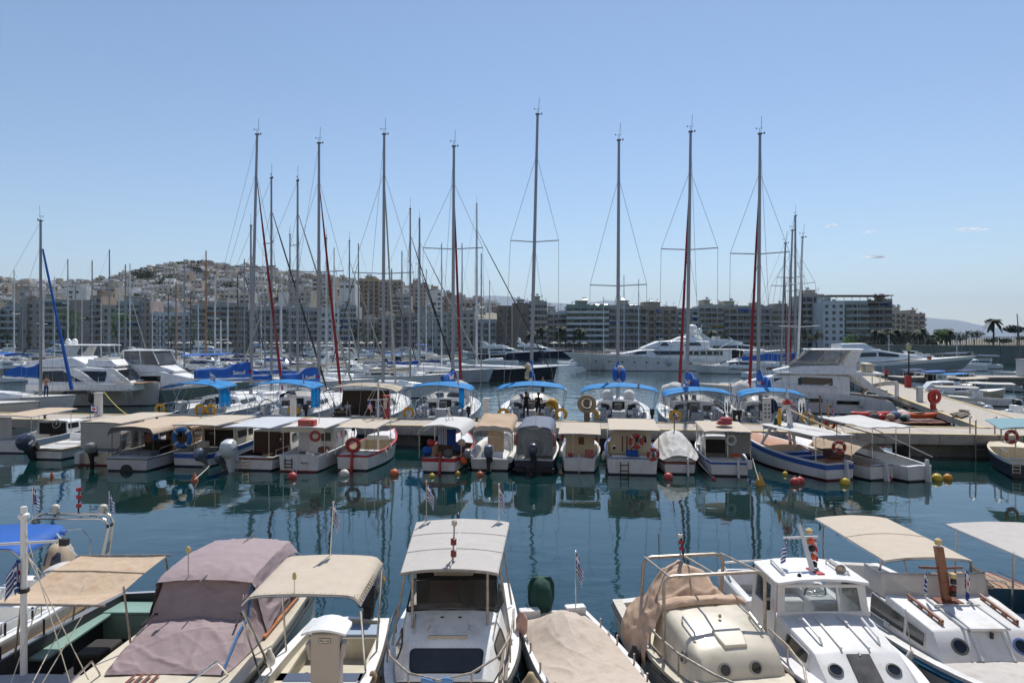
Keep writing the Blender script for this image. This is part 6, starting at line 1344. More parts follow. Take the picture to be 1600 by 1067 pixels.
    P=rig(t,my,zat(mtop[1],dm),spr,alu,.125,L-.35,(.0,1.3),2.0,jib,jr,lean=0 if False else((mtop[0]-mx)/F*dm)/(zat(mtop[1],dm)-1.4))
    if cover is not None:sailcover(t,my,coverL,boomz,cover,seed=sx*.13,txt=txt,sw=sw,h=ch)
    if motor:
        mo=MB().box((motor*1.95,.4,1.75),(.26,.4,.34));mo.build('spare_outboard',blackp,t,bevel=.06);MB().loft([[V((motor*1.95+x*w_,.42+y,z))for x,y in((-1,-.1),(1,-.1),(1,.1),(-1,.1))]for z,w_ in((1.58,.08),(1.1,.05),(.85,.03))]).build('spare_outboard_leg',blackp,t)
    ds=bd
    for k,x in enumerate(buoys):
        wh='' if len(buoys)==1 else('leftmost ','middle ','rightmost ')[k]if len(buoys)==3 else('left ','right ')[k]
        lifebuoy(wl(t,x,-.02,1.55),.38,yellow,f'{wh}yellow horseshoe lifebuoy on yacht with {ds}',rz,0,False,(R(-60),R(240)),group='yellow horseshoe lifebuoys')
    for s_ in(1,-1):MB().tube([(s_*.95,.0,1.25),(s_*1.0,-.9,1.3)],.02,5).build('passerelle_tube',steel,t)if s_==motor and False else None
    MB().box2((-2.0,-.04,.55),(2.0,0.02,.62)).build('transom_step',gelg,t)
    return t,H,P
def pd_(px): # distance of the pier's rear edge on a column
    x=(px-800)/F; # line through PA+PN*PW along PU
    a=PA+PN*PW;return a.y+(x*a.y-a.x)/(PU.x-x*PU.y)*PU.y
S1,_,_=yacht('sailing_yacht','sailing yacht with long blue boom cover, leftmost of those under blue biminis',290,pd_(290)+.5,391,0,(402,211),jib=redcv,spr=((.5,1.9),),buoys=(-1.75,1.0,1.75),motor=0,my=8.6,L=14.6,bd='the long blue boom cover',coverL=5.2,boomz=3.15,sw=-.36,hood=0,bz=2.85)
S2,_,_=yacht('sailing_yacht','sailing yacht with wide blue bimini behind the slim beige pedestal',428,pd_(428)+.5,497,0,(498,224),jib=redcv,spr=((.5,2.0),),buoys=(1.3,),my=8.4,L=14.4,bd='bimini behind the slim beige pedestal',bw=2.3,coverL=4.4,hood=1,bz=2.9,cmat=navycv,boomz=2.85,sw=-.3)
S3,_,_=yacht('sailing_yacht','sailing yacht with a tan bimini and dark brown spray hood beside the red post',560,pd_(560)+.5,598,0,(600,210),bim=mat('pale_tan_canvas',(.5,.43,.34),.85,bump=.5,bs=6,transl=.2),jib=mat('grey_furled_sail',(.4,.38,.33),.8),jr=.1,cover=None,spr=((.2,2.2),(.48,2.3)),buoys=(),hood=2,bw=2.35,motor=0,bz=2.75)
S4,_,_=yacht('sailing_yacht','sailing yacht with white sail bag and blue bimini near the red post',682,pd_(682)+.5,707,0,(709,229),jib=redcv,spr=((.33,2.3),(.6,2.2)),buoys=(-1.75,),bd='white sail bag near the red post',bw=2.1,coverL=3.0,hood=1,cmat=vinyl,motor=1,bz=2.85,boomz=2.95,sw=-.12,ch=.8)
S5,_,_=yacht('sailing_yacht','sailing yacht with two people in black standing in its cockpit',831,pd_(831)+.5,829,0,(840,179),jib=None,spr=((.56,1.75),),buoys=(-1.75,1.8),bd='two people in black aboard',bw=2.15,coverL=3.4,hood=1,cmat=vinyl,motor=0,bz=2.9,boomz=3.3,txt=False)
S6,_,_=yacht('sailing_yacht','sailing yacht with twin blue boom bags behind the hose reel post',968,pd_(968)+.5,965,0,(967,220),jib=None,spr=((.45,2.0),),buoys=(-1.6,),bd='twin blue boom bags',bw=2.35,coverL=3.0,hood=0,motor=1,bz=2.85,boomz=3.3,txt=False)
S7,_,_=yacht('sailing_yacht','sailing yacht with clear side curtains and a big white sail bag on deck',1096,pd_(1096)+.5,1073,0,(1079,207),jib=redcv,spr=((.57,1.95),),buoys=(-1.5,),bw=2.1,coverL=3.4,bd='clear side curtains',hood=1,cmat=vinyl,motor=1,bz=2.65,boomz=2.75,sw=.12)
S8,_,_=yacht('sailing_yacht','sailing yacht with blue bimini nearest the tripod mast boat',1211,pd_(1211)+.5,1184,0,(1187,211),jib=redcv,spr=((.56,1.95),),buoys=(1.75,),bw=1.9,coverL=3.6,bd='blue bimini nearest the tripod mast',hood=1,cmat=vinyl,motor=-1,bz=2.65,boomz=2.75,sw=.1)
# extras on the yachts
for t,x,y,z,r in((S4,.75,5.8,2.2,(.75,.5,1.0)),(S7,-1.0,6.4,2.3,(.95,.6,.85)),(S8,-1.3,6.4,2.3,(.6,.7,1.0))):
    b=MB();S_=[]
    for k in range(9):
        ph=k/8;z_=z-r[2]+2*r[2]*ph;rr=math.sqrt(max(.01,1-(2*ph-1)**4))
        S_.append([V((x+r[0]*rr*cos(a)*(1+.08*sin(4*a+k)),y+r[1]*rr*sin(a)*(1+.1*cos(3*a)),z_+.05*sin(3*a+k)))for a in[2*PI*i/16 for i in range(16)]])
    b.loft(S_).build('white_sail_bag',whitec,t,smooth=70)
for s_ in(1,-1):MB().lathe([(.02,-.3),(.3,-.28),(.42,-.05),(.42,.05),(.3,.28),(.02,.3)],(s_*.72,5.0,2.32),14,0,'Y').build('rolled_raft',whitec,S6,smooth=50)
MB().ell((.16,5.2,4.05),(.26,.3,.3),10,7).build('flaked_sail',cream,S6,smooth=70);MB().ell((-.2,5.0,3.75),(.22,.5,.5),10,7).build('boom_bag',royal,S6,smooth=70);MB().ell((.3,5.0,3.7),(.22,.5,.5),10,7).build('boom_bag',royal,S6,smooth=70)
b=MB()
for k in range(12):b.ell((-.2+random.uniform(-.14,.14),5.0+random.uniform(-.3,.3),3.4+k*.09),(.16,.2,.12),7,5)
b.build('crumpled_sail',mat('old_sail',(.5,.42,.28),.85,bump=.5),S5,smooth=60)
MB().ell((1.35,2.6,1.75),(.42,.35,.55),12,8).build('yellow_raft_bag',mat('bright_yellow_bag',(.62,.33,.015),.6),S5,smooth=60)
MB().grid(lambda u,v:(lerp(-1.6,1.5,u),1.9+.6*v,lerp(1.1,2.7,v)),12,4).build('brown_screen',mat('dark_brown_canvas',(.05,.04,.033),.85),S3,smooth=60)
for x,w_ in((-1.35,.32),(-.85,.25)):MB().loft([[V((x+w_*cos(a)*k_,.25+d_,1.35+.42*sin(a)*k_))for a in[2*PI*i/14 for i in range(14)]]for d_,k_ in((-.06,.9),(0,1),(.06,.9))]).build('covered_wheel',mat('dark_brown_canvas',(.05,.04,.033)),S3,smooth=50)
curtain(S1,.9,1.75,2.4,1.5,2.95,bluecv,seed=1,wob=.08);curtain(S2,1.5,2.15,2.6,1.5,2.95,bluecv,seed=4,wob=.1);curtain(S4,1.1,1.45,2.6,1.5,2.9,bluecv,seed=4,wob=.06)
for t in(S7,S8):
    curtain(t,-1.6,1.6,2.9,1.5,2.75,vinyl,wob=.02);curtain(t,.6,2.8,-1.75,1.5,2.65,vinyl,wob=.02,ax='y');curtain(t,.6,2.8,1.75,1.5,2.65,vinyl,wob=.02,ax='y')
MB().ell((.1,2.9,1.95),(.45,.4,.5),12,8).build('navy_cushion_stack',navycv,S8,smooth=60)
flag(wl(S1,1.0,1.2,3.15),.75,.55,.5,'greek','striped blue and white flag over the leftmost blue bimini',.4,.6,sr=.015);flag(wl(S2,1.6,.8,3.0),.8,.3,.5,'greek','narrow blue and white flag over the bimini beside the beige pedestal',.4,1.1,sr=.015)
flag(wl(S4,1.25,.4,2.9),.9,.3,.5,'greek','blue flag at the right end of the bimini right of the red post',.4,1.15,sr=.015);flag(wl(S6,1.0,.4,3.1),.6,.5,.4,'greek','dark blue flag leaning off the bimini behind the hose reel',.4,.9,sr=.015,leanx=.4);flag(wl(S7,1.7,.4,2.75),.8,.35,.5,'greek','blue and white flag between the two rightmost yacht biminis',.4,1.0,sr=.015);flag(wl(S3,-1.55,-.1,1.5),.75,.4,.6,'greek','blue and white flag beside the covered brown wheel',.4,1.1,sr=.015);flag(wl(S5,.15,2.0,3.4),.6,.3,.5,'greek','striped flag at the foot of the tallest mast',.4,1.15,False)
person(wl(S5,-.35,1.7,.97),S5.rotation_euler.z,'person in black standing left of the wheel in the yacht cockpit',clothb,clothb,arms='fold',h=1.8)
person(wl(S5,.45,1.9,.97),S5.rotation_euler.z+.3,'person in black standing right of the other in the yacht cockpit',clothb,clothb,arms='down',bare_legs=True,h=1.74)
person(wl(S5,.95,9.9,1.55),S5.rotation_euler.z+2.2,'person in dark swimwear on the bow of the yacht with the tallest mast',clothb,clothb,arms='reach',bare_legs=True,h=1.7)

# ---- pier furniture
def pedestal(px,n,h,w_,m,label,top=None,name='pier_pedestal'):
    s=0
    for _ in range(60):                                   # walk along the pier to the photograph's column
        q=pier_pt(s,n,PZ);e=(px-800)/F*q.y-q.x;s+=e
    t=thing(name,label,'pedestal',pier_pt(s,n,PZ+.004),math.atan2(PU.y,PU.x),'pedestals on the long pier')
    MB().box2((-w_/2,-.13,0),(w_/2,.13,h)).build('post',m,t,bevel=.015);MB().box2((-w_/2-.04,-.17,h),(w_/2+.04,.17,h+.07)).build('cap',top or m,t,bevel=.015)
    return t
t=pedestal(154,2.2,1.45,.42,pedw,'beige pier pedestal at the catamaran with small red lamps on its foot',pedw)
for z in(.2,.35,.5):MB().box((-.05,-.14,z),(.1,.03,.08)).build('red_light',redp,t)
pedestal(458,2.2,1.4,.3,pedw,'slim beige pier pedestal in front of the wide blue bimini',pedm)
pedestal(760,2.4,1.35,.3,pedw,'slim beige pier pedestal alone against open water',pedw)
t=pedestal(1198,2.4,1.55,.42,gelg,'grey-white pier pedestal with dark sockets by the last sailing yacht',gelg)
for k in range(4):
    for s_ in(-1,1):MB().box((s_*.1,-.135,.55+k*.22),(.12,.02,.12)).build('socket',greyd,t)
t=pedestal(604,2.0,1.5,.36,mat('faded_red_post',(.3,.035,.04),.6,var=.25,dirt=.4),'faded red pier post with a rusty cream panel beside the tan bimini',redp,'red_post')
MB().box2((-.14,-.142,.75),(.14,-.13,1.4)).build('rusty_panel',mat('rusty_cream_panel',(.5,.42,.3),.6,dirt=.9,dirtcol=(.18,.07,.03)),t)
t=pedestal(917,2.0,1.5,.34,mat('weathered_brown_post',(.14,.11,.09),.8,var=.3),'weathered brown pier post carrying a coiled grey-tan hose',gelg,'hose_post')
MB().torus((0,-.2,1.2),.42,.13,'Y',28,8).build('hose_coil',mat('grey_tan_hose',(.2,.16,.11),.7,var=.3),t,smooth=60);MB().torus((0,-.24,1.25),.27,.05,'Y',24,6).build('inner_coil',steel,t,smooth=60)
for i,(px,n,dsc)in enumerate(((70,.6,'beside the open motorboat'),(245,.5,'behind the flat cream roof'),(312,.5,'above the blue-striped boat'),(520,2.6,'by the brown spray hood'),(745,2.7,'left of the lone pedestal'),(860,.5,'above the blue-grey hood'),(1010,2.7,'behind the cream cruiser'),(1120,.5,'behind the red bundle'))):
    s=0
    for _ in range(60):
        q=pier_pt(s,n,PZ);s+=(px-800)/F*q.y-q.x
    o=MB().lathe([(.11,0),(.1,.03),(.06,.05),(.06,.16),(.12,.2),(.12,.24),(.04,.27)],(0,0,0),12).build('mooring_bollard',blackp,loc=pier_pt(s,n,PZ+.008));tag(o,f'small black mooring bollard on the pier {dsc}','bollard','mooring bollards')
for a,n,b_,l in((350,2.9,1.6,'mooring line from the pier to the leftmost blue-bimini yacht'),(640,2.9,1.5,'mooring line from the pier to the yacht with the standing dinghy'),(880,2.9,1.6,'mooring line from the pier to the yacht with the people in black'),(1040,2.9,1.5,'mooring line from the pier to the yacht with clear curtains')):
    d=pd_(a);ropeline(at(a,d-.3,PZ+.05),at(a+18,d+1.0,1.4),l,.1,.018)
ropeline(at(198,pd_(198)-.2,PZ+.06),at(163,pd_(163)+4.5,2.3),'yellow rope from the pier up to the catamaran',.15,.025,ropey)
# boarding ladder over the pier edge on the right
lt=thing('pier_ladder','tubular steel ladder over the front edge of the pier at the corner','ladder')
for s in(55.7,56.9):
    p=pier_pt(s,-.06);q=pier_pt(s,.5)
    MB().tube([(q.x,q.y,PZ),(q.x,q.y,PZ+.85),(lerp(q.x,p.x,.5),lerp(q.y,p.y,.5),PZ+.95),(p.x,p.y,PZ+.8),(p.x,p.y,-.6)],.035,8).build('rail',steelr,lt)
for k in range(6):
    a,c=pier_pt(55.7,-.06,PZ-.1-k*.3),pier_pt(56.9,-.06,PZ-.1-k*.3);MB().tube([a,c],.025,6).build('rung',steelr,lt)
# ---------------------------------------------------------------- motor yachts and the fleet across the harbour
def mhull(t,L,B,Fs,Fb,m=None,stripe=.15,tw=.9,**k):
    a=dict(tw=tw,T=.5,sole=Fs-.1,rw=.25,rh=.06,decks=((0,1),),rake=L*.09,mid=.4,p=2.4,flare=.2,n=20,stripe=stripe,camber=.05);a.update(k)
    H=Hull(L,B,Fs,Fb,**a);H.build(m or[antif,gel,gel,gel,gel,deckm],t);return H
def band(t,S,i,v0=.4,v1=.85,u0=.05,u1=.95,sides=(1,-1),g=None):
    for s_ in sides:window(t,sideq(S[i],S[i+1],s_),u0,u1,v0,v1,.08,g or dark,None,(s_,0,.15))
def myacht(name,label,loc,rz,L,B,fly=True,hard=True,m=None,dome=False,cat='motor yacht',group=None,arch=True,detail=True,wrapf=True):
    t=thing(name,label,cat,loc,rz,group);k=L/14
    H=mhull(t,L,B,1.0*k,1.75*k,m);zb=1.05*k
    S=[(.22*L,B*.4,zb,B*.37,zb+1.35*k,.1,.15),(.48*L,B*.4,zb+.1*k,B*.36,zb+1.4*k,.1,.15),(.6*L,B*.36,zb+.2*k,B*.3,zb+1.2*k,.1,.12),(.76*L,B*.24,zb+.45*k,B*.17,zb+.6*k,.04,.05)]
    cabin(S,gel,t);band(t,S,0,.42,.85);band(t,S,1,.42,.85,.0,.95)
    window(t,[(-B*.22,.75*L,zb+.62*k),(B*.22,.75*L,zb+.62*k),(B*.27,.605*L,zb+1.27*k),(-B*.27,.605*L,zb+1.27*k)],.05,.95,.25,.92,.1,dark,None,(0,.4,1),th=.05)
    zf=zb+1.38*k
    if fly:
        F_=[(.1*L,B*.38,zf,B*.37,zf+.55*k,.02,.05),(.4*L,B*.37,zf,B*.35,zf+.6*k,.02,.05),(.54*L,B*.25,zf,B*.2,zf+.25*k,.02,.05)]
        cabin(F_,gel,t,'flybridge');MB().box((0,.3*L,zf+.75*k),(B*.3,.8*k,.5*k)).build('fly_seat',greyc,t,bevel=.05)
        MB().grid(lambda u,v:(lerp(-B*.3,B*.3,u),.47*L-.04*L*v-(2*u-1)**2*.05*L,zf+.5*k+.4*k*v),10,2).build('fly_screen',tint,t,smooth=60)
        if hard:
            MB().loft([[V((x*w_,y,z+.08*(1-x*x)))for x,z in((-1,zf+2.0*k),(0,zf+2.0*k),(1,zf+2.0*k),(1,zf+2.1*k),(0,zf+2.12*k),(-1,zf+2.1*k))]for y,w_ in((.1*L,B*.33),(.14*L,B*.38),(.4*L,B*.36),(.46*L,B*.28))]).build('hardtop',gel,t,bevel=.03)
            for s_ in(1,-1):
                MB().loft([[V((s_*(B*.33)+dx,y,z))for dx,y in((-.06,y0),(.06,y0),(.06,y0+w_),(-.06,y0+w_))]for z,y0,w_ in((zf+.4*k,.12*L,.09*L),(zf+2.0*k,.2*L,.06*L))]).build('hardtop_pillar',gel,t);tubes('hardtop_strut',[[(s_*B*.3,.42*L,zf+.5*k),(s_*B*.28,.4*L,zf+2.0*k)]],.04,steel,t)
        elif arch:
            for s_ in(1,-1):MB().loft([[V((s_*B*.34+dx,y,z))for dx,y in((-.06,y0),(.06,y0),(.06,y0+w_),(-.06,y0+w_))]for z,y0,w_ in((zf+.4*k,.16*L,.1*L),(zf+1.3*k,.1*L,.05*L))]).build('arch_leg',gel,t)
            MB().box((0,.12*L,zf+1.32*k),(B*.72,.06*L,.1*k)).build('radar_arch',gel,t,bevel=.03)
        if dome:
            for x in(-.5,.5):MB().ell((x*k,.13*L,zf+(2.4 if hard else 1.7)*k),(.32*k,.32*k,.36*k),10,7).build('satellite_dome',gel,t,smooth=70)
        MB().tube([(0,.13*L,zf+1.3*k),(0,.1*L,zf+(3.4 if hard else 2.6)*k)],.03*k,5).build('radio_mast',whitep,t)
    for s_ in(1,-1):
        rail(t,[H.edge(q,s_,.1)for q in(.5,.6,.7,.8,.9,.98)],.6*k,.018*k,steel,1,True,'bow_rail')
        MB().qwin([H.edge(.3,s_)-V((0,0,.55*k)),H.edge(.62,s_)-V((0,0,.6*k)),H.edge(.62,s_)-V((0,0,.3*k)),H.edge(.3,s_)-V((0,0,.25*k))],.1,.9,.1,.9,.08,.02,0,(s_,0,0)).build('hull_window',dark,t)
    return t
# the white power catamaran at the left
t=thing('power_catamaran','white power catamaran numbered 43 with black slanted windows','motor yacht',at(62,62.5),-PI/2+.05)
for x in(-2.1,2.1):Hull(10.6,1.7,2.0,2.1,tw=.9,T=.5,sole=1.5,rw=.2,rh=.05,decks=((0,1),),rake=.12,mid=.5,p=5,flare=.12,n=16,stripe=.12).build([navyp,gel,gel,gel,gel,deckm],t,name='hull')
MB().box2((-2.6,.4,1.5),(2.6,9.6,2.14)).build('bridge_deck',gel,t,bevel=.05);MB().box2((-2.4,7.4,2.15),(2.4,10.2,2.18)).build('teak_foredeck',teak,t)
S=[(.4,2.3,2.1,2.1,3.55,.08,.15),(4.4,2.35,2.1,2.1,3.6,.1,.15),(7.4,2.2,2.1,1.7,3.45,.1,.15),(8.9,2.0,2.1,1.9,2.15,.02,.02)]
cabin(S,gel,t)
for s_ in(1,-1):
    window(t,sideq(S[0],S[1],s_),.3,.98,.15,.8,.1,dark,None,(s_,0,.1));window(t,sideq(S[1],S[2],s_),.0,.85,.15,.8,.1,dark,None,(s_,0,.1))
    MB().loft([[V((s_*2.36+dx,y,z))for dx,y in((-.07,y0),(.07,y0),(.07,y0+w_),(-.07,y0+w_))]for z,y0,w_ in((2.1,5.6,1.0),(3.2,3.6,1.5),(3.5,3.2,1.2))]).build('window_pillar',gel,t,bevel=.03)
    MB().loft([[V((s_*2.3+dx,y,z))for dx,y in((-.07,y0),(.07,y0),(.07,y0+w_),(-.07,y0+w_))]for z,y0,w_ in((2.1,8.9,.6),(3.5,7.2,.6))]).build('window_pillar',gel,t,bevel=.03)
    rail(t,[(s_*2.75,y,2.12)for y in(4.5,5.6,6.7,7.8,8.9,10.2)],.6,.018,steel,1,True)
MB().qwin([(-1.75,8.8,2.2),(1.75,8.8,2.2),(1.6,7.5,3.4),(-1.6,7.5,3.4)],.05,.95,.1,.9,.1,.05,0,(0,1,1)).build('windscreen',dark,t)
cabin([(.2,2.3,3.62,2.2,4.15,.02,.06),(4.0,2.2,3.62,2.0,4.5,.02,.1),(5.2,1.9,3.6,1.4,3.75,.02,.05)],gel,t,'flybridge')
MB().loft([[V((x,y,z))for x,z in((-1.5,3.6),(1.5,3.6),(1.3,z1),(-1.3,z1))]for y,z1 in((5.0,4.3),(7.0,4.25),(7.6,3.75))]).build('sun_pad_base',gel,t,bevel=.06);MB().box2((-1.1,5.4,4.28),(1.1,6.7,4.4)).build('sun_pad',greyc,t,bevel=.05)
MB().box2((-1.8,.4,4.15),(1.8,1.6,4.5)).build('dark_fly_seat',greyd,t,bevel=.05);MB().ell((1.6,8.2,2.4),(.4,.5,.28),10,6).build('covered_bundle',whitec,t)
text_mesh('hull_number','43',.95,mat('pale_grey_lettering',(.3,.31,.33),.5),t,(2.962,9.3,1.35),(PI/2,0,PI/2),.01);MB().box((2.95,4.9,1.45),(.03,1.9,.28)).build('hull_window',dark,t)
for y,l in((4.0,'black oval fender hanging amidships on the catamaran'),(6.3,'black oval fender hanging nearer the bow of the catamaran')):fender(wl(t,3.15,y,1.0),l,.2,.9,fendd)
flyb=myacht('flybridge_yacht','white flybridge yacht with a long dark wave window and hardtop behind the catamaran',at(85,84),-PI/2-.03,16.5,4.8,dome=True)
# sportfisher with enclosed bridge
t=thing('sport_fishing_boat','white sport fishing boat with a clear enclosed bridge and flared hull painted with green-grey water reflection','motor yacht',at(188,66),-PI/2-.12)
H=mhull(t,12.5,4.3,1.1,2.15,[antif,mat('water_reflection_hull',(.2,.27,.24),.35,coat=.3),mat('water_reflection_hull',(.2,.27,.24)),gel,gel,deckm],flare=.35,stripe=.2)  # hull colour has the green-grey reflection of the water painted in
S=[(2.4,1.75,1.3,1.6,2.9,.05,.12),(5.4,1.7,1.4,1.5,3.0,.05,.12),(7.2,1.4,1.6,1.0,2.6,.05,.15),(9.6,.8,1.9,.5,2.05,.05,.05)]
cabin(S,gel,t);band(t,S,0,.35,.8,.3,.95);rail(t,[H.edge(q,-1,.1)for q in(.5,.65,.8,.95)],.5,.02);rail(t,[H.edge(q,1,.1)for q in(.5,.65,.8,.95)],.5,.02)
cabin([(1.6,1.55,2.95,1.5,3.75,.02,.05),(4.6,1.5,3.0,1.35,3.7,.02,.1),(6.2,1.2,2.95,.8,3.1,.02,.05)],gel,t,'bridge')
MB().loft([[V((x*w_,y,z))for x,z in((-1,4.95),(1,4.95),(1,5.05),(0,5.12),(-1,5.05))]for y,w_ in((1.2,1.4),(4.2,1.35),(4.5,1.2))]).build('bridge_roof',gel,t,bevel=.03)
vd=glassmat('dim_vinyl',(.4,.44,.5),.7,.1)
for s_ in(1,-1):MB().plate([(s_*1.48,1.5,3.75),(s_*1.4,4.9,3.72),(s_*1.3,4.3,4.95),(s_*1.38,1.4,4.95)],.02,0,(s_,0,0)).build('clear_curtain',vd,t);tubes('curtain_frame',[[(s_*1.48,1.5,3.75),(s_*1.4,1.4,4.95)],[(s_*1.44,3.2,3.74),(s_*1.38,3.0,4.95)],[(s_*1.4,4.95,3.72),(s_*1.32,4.3,4.95)]],.05,gel,t)
MB().plate([(-1.4,4.95,3.72),(1.4,4.95,3.72),(1.3,4.35,4.95),(-1.3,4.35,4.95)],.02,0,(0,1,.2)).build('clear_curtain',vd,t)
# two white bows at the far left and the yacht with blue rig
t=thing('sailing_yacht','white sailing yacht with small blue boom cover and blue furled jib','sailing yacht',at(-95,57),-PI/2-.12);H=Hull(12,3.6,1.2,1.55,tw=.8,T=.4,sole=.9,rw=.3,decks=((0,.02),(.3,1)),rake=.5,mid=.45,n=18);H.build(YM,t)
cabin([(3.6,1.2,1.2,1.05,1.8,.1,.1),(6.5,1.0,1.3,.85,1.7,.1,.1),(8.2,.7,1.45,.5,1.55,.05,.05)],gel,t);rig(t,9.3,zat(349,57),((.55,1.5),),alu,.12,11.8,(0,1.0),1.6,None,.1)
MB().tube([(0,9.5,zat(392,57)),(0,12.1,2.0)],[.07,.15],7).build('furled_jib',royal,t);sailcover(t,9.3,3.4,2.9,royal,txt=False,seed=2);canopy(t,-1.4,1.4,.3,2.6,2.7,2.8,bluecv,.25,0,0,nu=12)
t=thing('sailing_yacht','white yacht bow pointing right at the left edge just behind the pier','sailing yacht',at(-165,50.5),-PI/2-.16);H=Hull(11.5,3.6,1.3,1.7,tw=.8,T=.4,sole=.9,rw=.3,decks=((0,1),),rake=.8,mid=.4,n=18,stripe=.15);H.build(YM,t);rail(t,[H.edge(q,1,.08)for q in(.5,.65,.8,.95)],.6,.015,steel,1,True);rail(t,[H.edge(q,-1,.08)for q in(.5,.65,.8,.95)],.6,.015,steel,1,True)
cabin([(2.6,1.3,1.3,1.1,2.2,.1,.1),(5.2,1.1,1.4,.9,2.1,.1,.1),(6.8,.8,1.5,.6,1.6,.05,.05)],gel,t)
person(at(72,55,1.4),0,'bare-backed man standing on the yacht with the small blue boom cover',skinm,clothn,arms='fold',bare_torso=True)
myacht('motor_cruiser','white motor cruiser with slanted dark windows behind the blue-rigged yacht',at(-25,105),-PI/2-.05,13,4.2,hard=False)
# the large white motor yacht in the fairway
D=132;t=thing('superyacht','large white motor yacht with a satellite dome lying across the fairway','superyacht',at(1163,D),PI/2+.02);t.scale=(1,1,.79)
H=mhull(t,30.5,6.6,2.6,4.4,[mat('dark_boot_top',(.04,.04,.04),.5),gel,gel,gel,gel,teak],tw=.8,rake=4.5,p=2.6,stripe=.3)
S=[(3.2,2.9,2.7,2.8,5.0,.1,.15),(14,3.0,2.9,2.8,5.1,.1,.15),(20,2.7,3.2,2.4,5.0,.1,.15),(23.5,2.0,3.5,1.6,4.2,.1,.15),(26,1.2,4.0,.9,4.3,.05,.1)]
cabin(S,gel,t,'main_house')
S2_=[(7.5,2.5,5.1,2.4,7.0,.1,.2),(14,2.5,5.1,2.35,7.2,.1,.2),(17,2.2,5.1,1.9,7.0,.1,.2),(20.2,1.6,5.0,1.2,5.4,.05,.1)]
cabin(S2_,gel,t,'bridge_house');cabin([(9.5,1.8,7.1,1.6,8.0,.1,.2),(12.5,1.7,7.1,1.5,8.1,.1,.2),(14.2,1.2,7.1,.9,7.3,.05,.1)],gel,t,'upper_house')
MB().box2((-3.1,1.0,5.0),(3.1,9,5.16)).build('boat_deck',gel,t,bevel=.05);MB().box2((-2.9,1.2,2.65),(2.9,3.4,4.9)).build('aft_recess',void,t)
for s_ in(1,-1):
    for a,c,z0,z1,x,sk in((5.2,12.2,3.75,4.75,2.97,.9),(12.6,17.6,3.85,4.75,2.95,-.9),(19,22.2,4.0,4.6,2.55,.7)):MB().plate([(s_*x,a,z0),(s_*x,c,z0),(s_*(x-.1),c+(-.9 if sk>0 else .9),z1),(s_*(x-.1),a-(.0),z1)],.05,0,(s_,0,0)).build('long_window',dark,t)
    for k in range(5):MB().box((s_*3.0,5.8+k*1.25,4.25),(.08,.28,.8)).build('window_post',creamp,t)
    for a,c,z0,z1 in((9.0,12.4,6.0,6.75),(15.2,17.0,6.0,6.75)):MB().plate([(s_*2.47,a,z0),(s_*2.45,c,z0),(s_*2.38,c-.7,z1),(s_*2.4,a+.5,z1)],.05,0,(s_,0,0)).build('bridge_window',dark,t)
    for k in range(13):q=.12+k*.062;e=H.edge(q,s_);MB().box((e.x*1.0-s_*.05,e.y,1.55+.06*k),(.12,.42,.26)).build('hull_port',dark,t)
    for k in range(4):MB().box((s_*2.5,21.2+k*.7,4.0),(.1,.3,.22)).build('deck_port',dark,t)
    rail(t,[H.edge(q,s_,.1)for q in(.72,.78,.84,.9,.96)],.8,.03,steel,1,True)
MB().lathe([(.35,0),(.9,.5),(1.05,1.1),(.85,1.8),(.4,2.1),(.02,2.15)],(0,10.2,9.0),14).build('satellite_dome',gel,t,smooth=60);MB().loft([[V((x*w_,y,z))for x,y in((-1,y0),(1,y0),(1,y0+1.4),(-1,y0+1.4))]for z,w_,y0 in((8.0,.6,10.4),(9.2,.35,9.6))]).build('radar_mast',gel,t)
tubes('crane',[[(-1,5.5,5.2),(-1.2,2.6,7.4)],[(0,9.2,8.0),(-.2,8.2,11.0)]],.1,steel,t);text_mesh('yacht_name','ΑΘΗΝΑ',.6,greyd,t,(-2.62,18.3,5.35),(PI/2,0,-PI/2),.01)
MB().lathe([(.1,-1.2),(.5,-.8),(.55,.2),(.2,.7)],(-3.3,15.5,2.3),10).build('grey_fender',gelg,t,smooth=60);MB().box((0,16.2,7.6),(1.6,.5,.12)).build('radar_bar',gel,t)
myacht('superyacht','white superyacht with twin domes stepping up behind the red furled jibs',at(1070,172),-PI/2+.1,27,6.2,hard=False,dome=True);t=bpy.context.scene.objects[-1]if False else None
# flybridge yacht on the right, stern to the side pier
t=thing('flybridge_yacht','white flybridge yacht with clear canopy enclosure lying stern to the side pier','motor yacht',(31.3,56.2,0),R(71));k=1
H=mhull(t,14.5,4.5,.55,2.5,[navyp,gel,gel,gel,gel,teak],tw=.92,p=2.6,flare=.15,stripe=.3,pw=.3,sole=.4,n=40);t.scale=(1,1,.84);MB().box2((-2.0,-1.1,.25),(2.0,.1,.42)).build('swim_platform',gel,t,bevel=.04)
S=[(3.4,1.95,1.8,1.85,3.7,.06,.15),(7.0,1.95,2.0,1.8,3.8,.06,.15),(9.4,1.75,2.2,1.4,3.5,.06,.18),(11.8,1.1,2.5,.8,2.75,.05,.05)]
cabin(S,gel,t,'saloon');band(t,S,0,.45,.85,.35,1.0);band(t,S,1,.4,.85,.0,.9)
MB().loft([[V((x*w_,y,z))for x,z in((-1,3.78),(1,3.78),(1,4.0),(-1,4.0))]for y,w_ in((.9,1.9),(1.2,2.05),(7.6,2.0),(9.0,1.6))]).build('fly_deck',gel,t,bevel=.05)
cabin([(2.9,1.95,3.95,1.9,4.7,.02,.05),(7.0,1.9,3.95,1.75,4.75,.02,.1),(9.2,1.4,3.9,1.0,4.1,.02,.05)],gel,t,'flybridge')
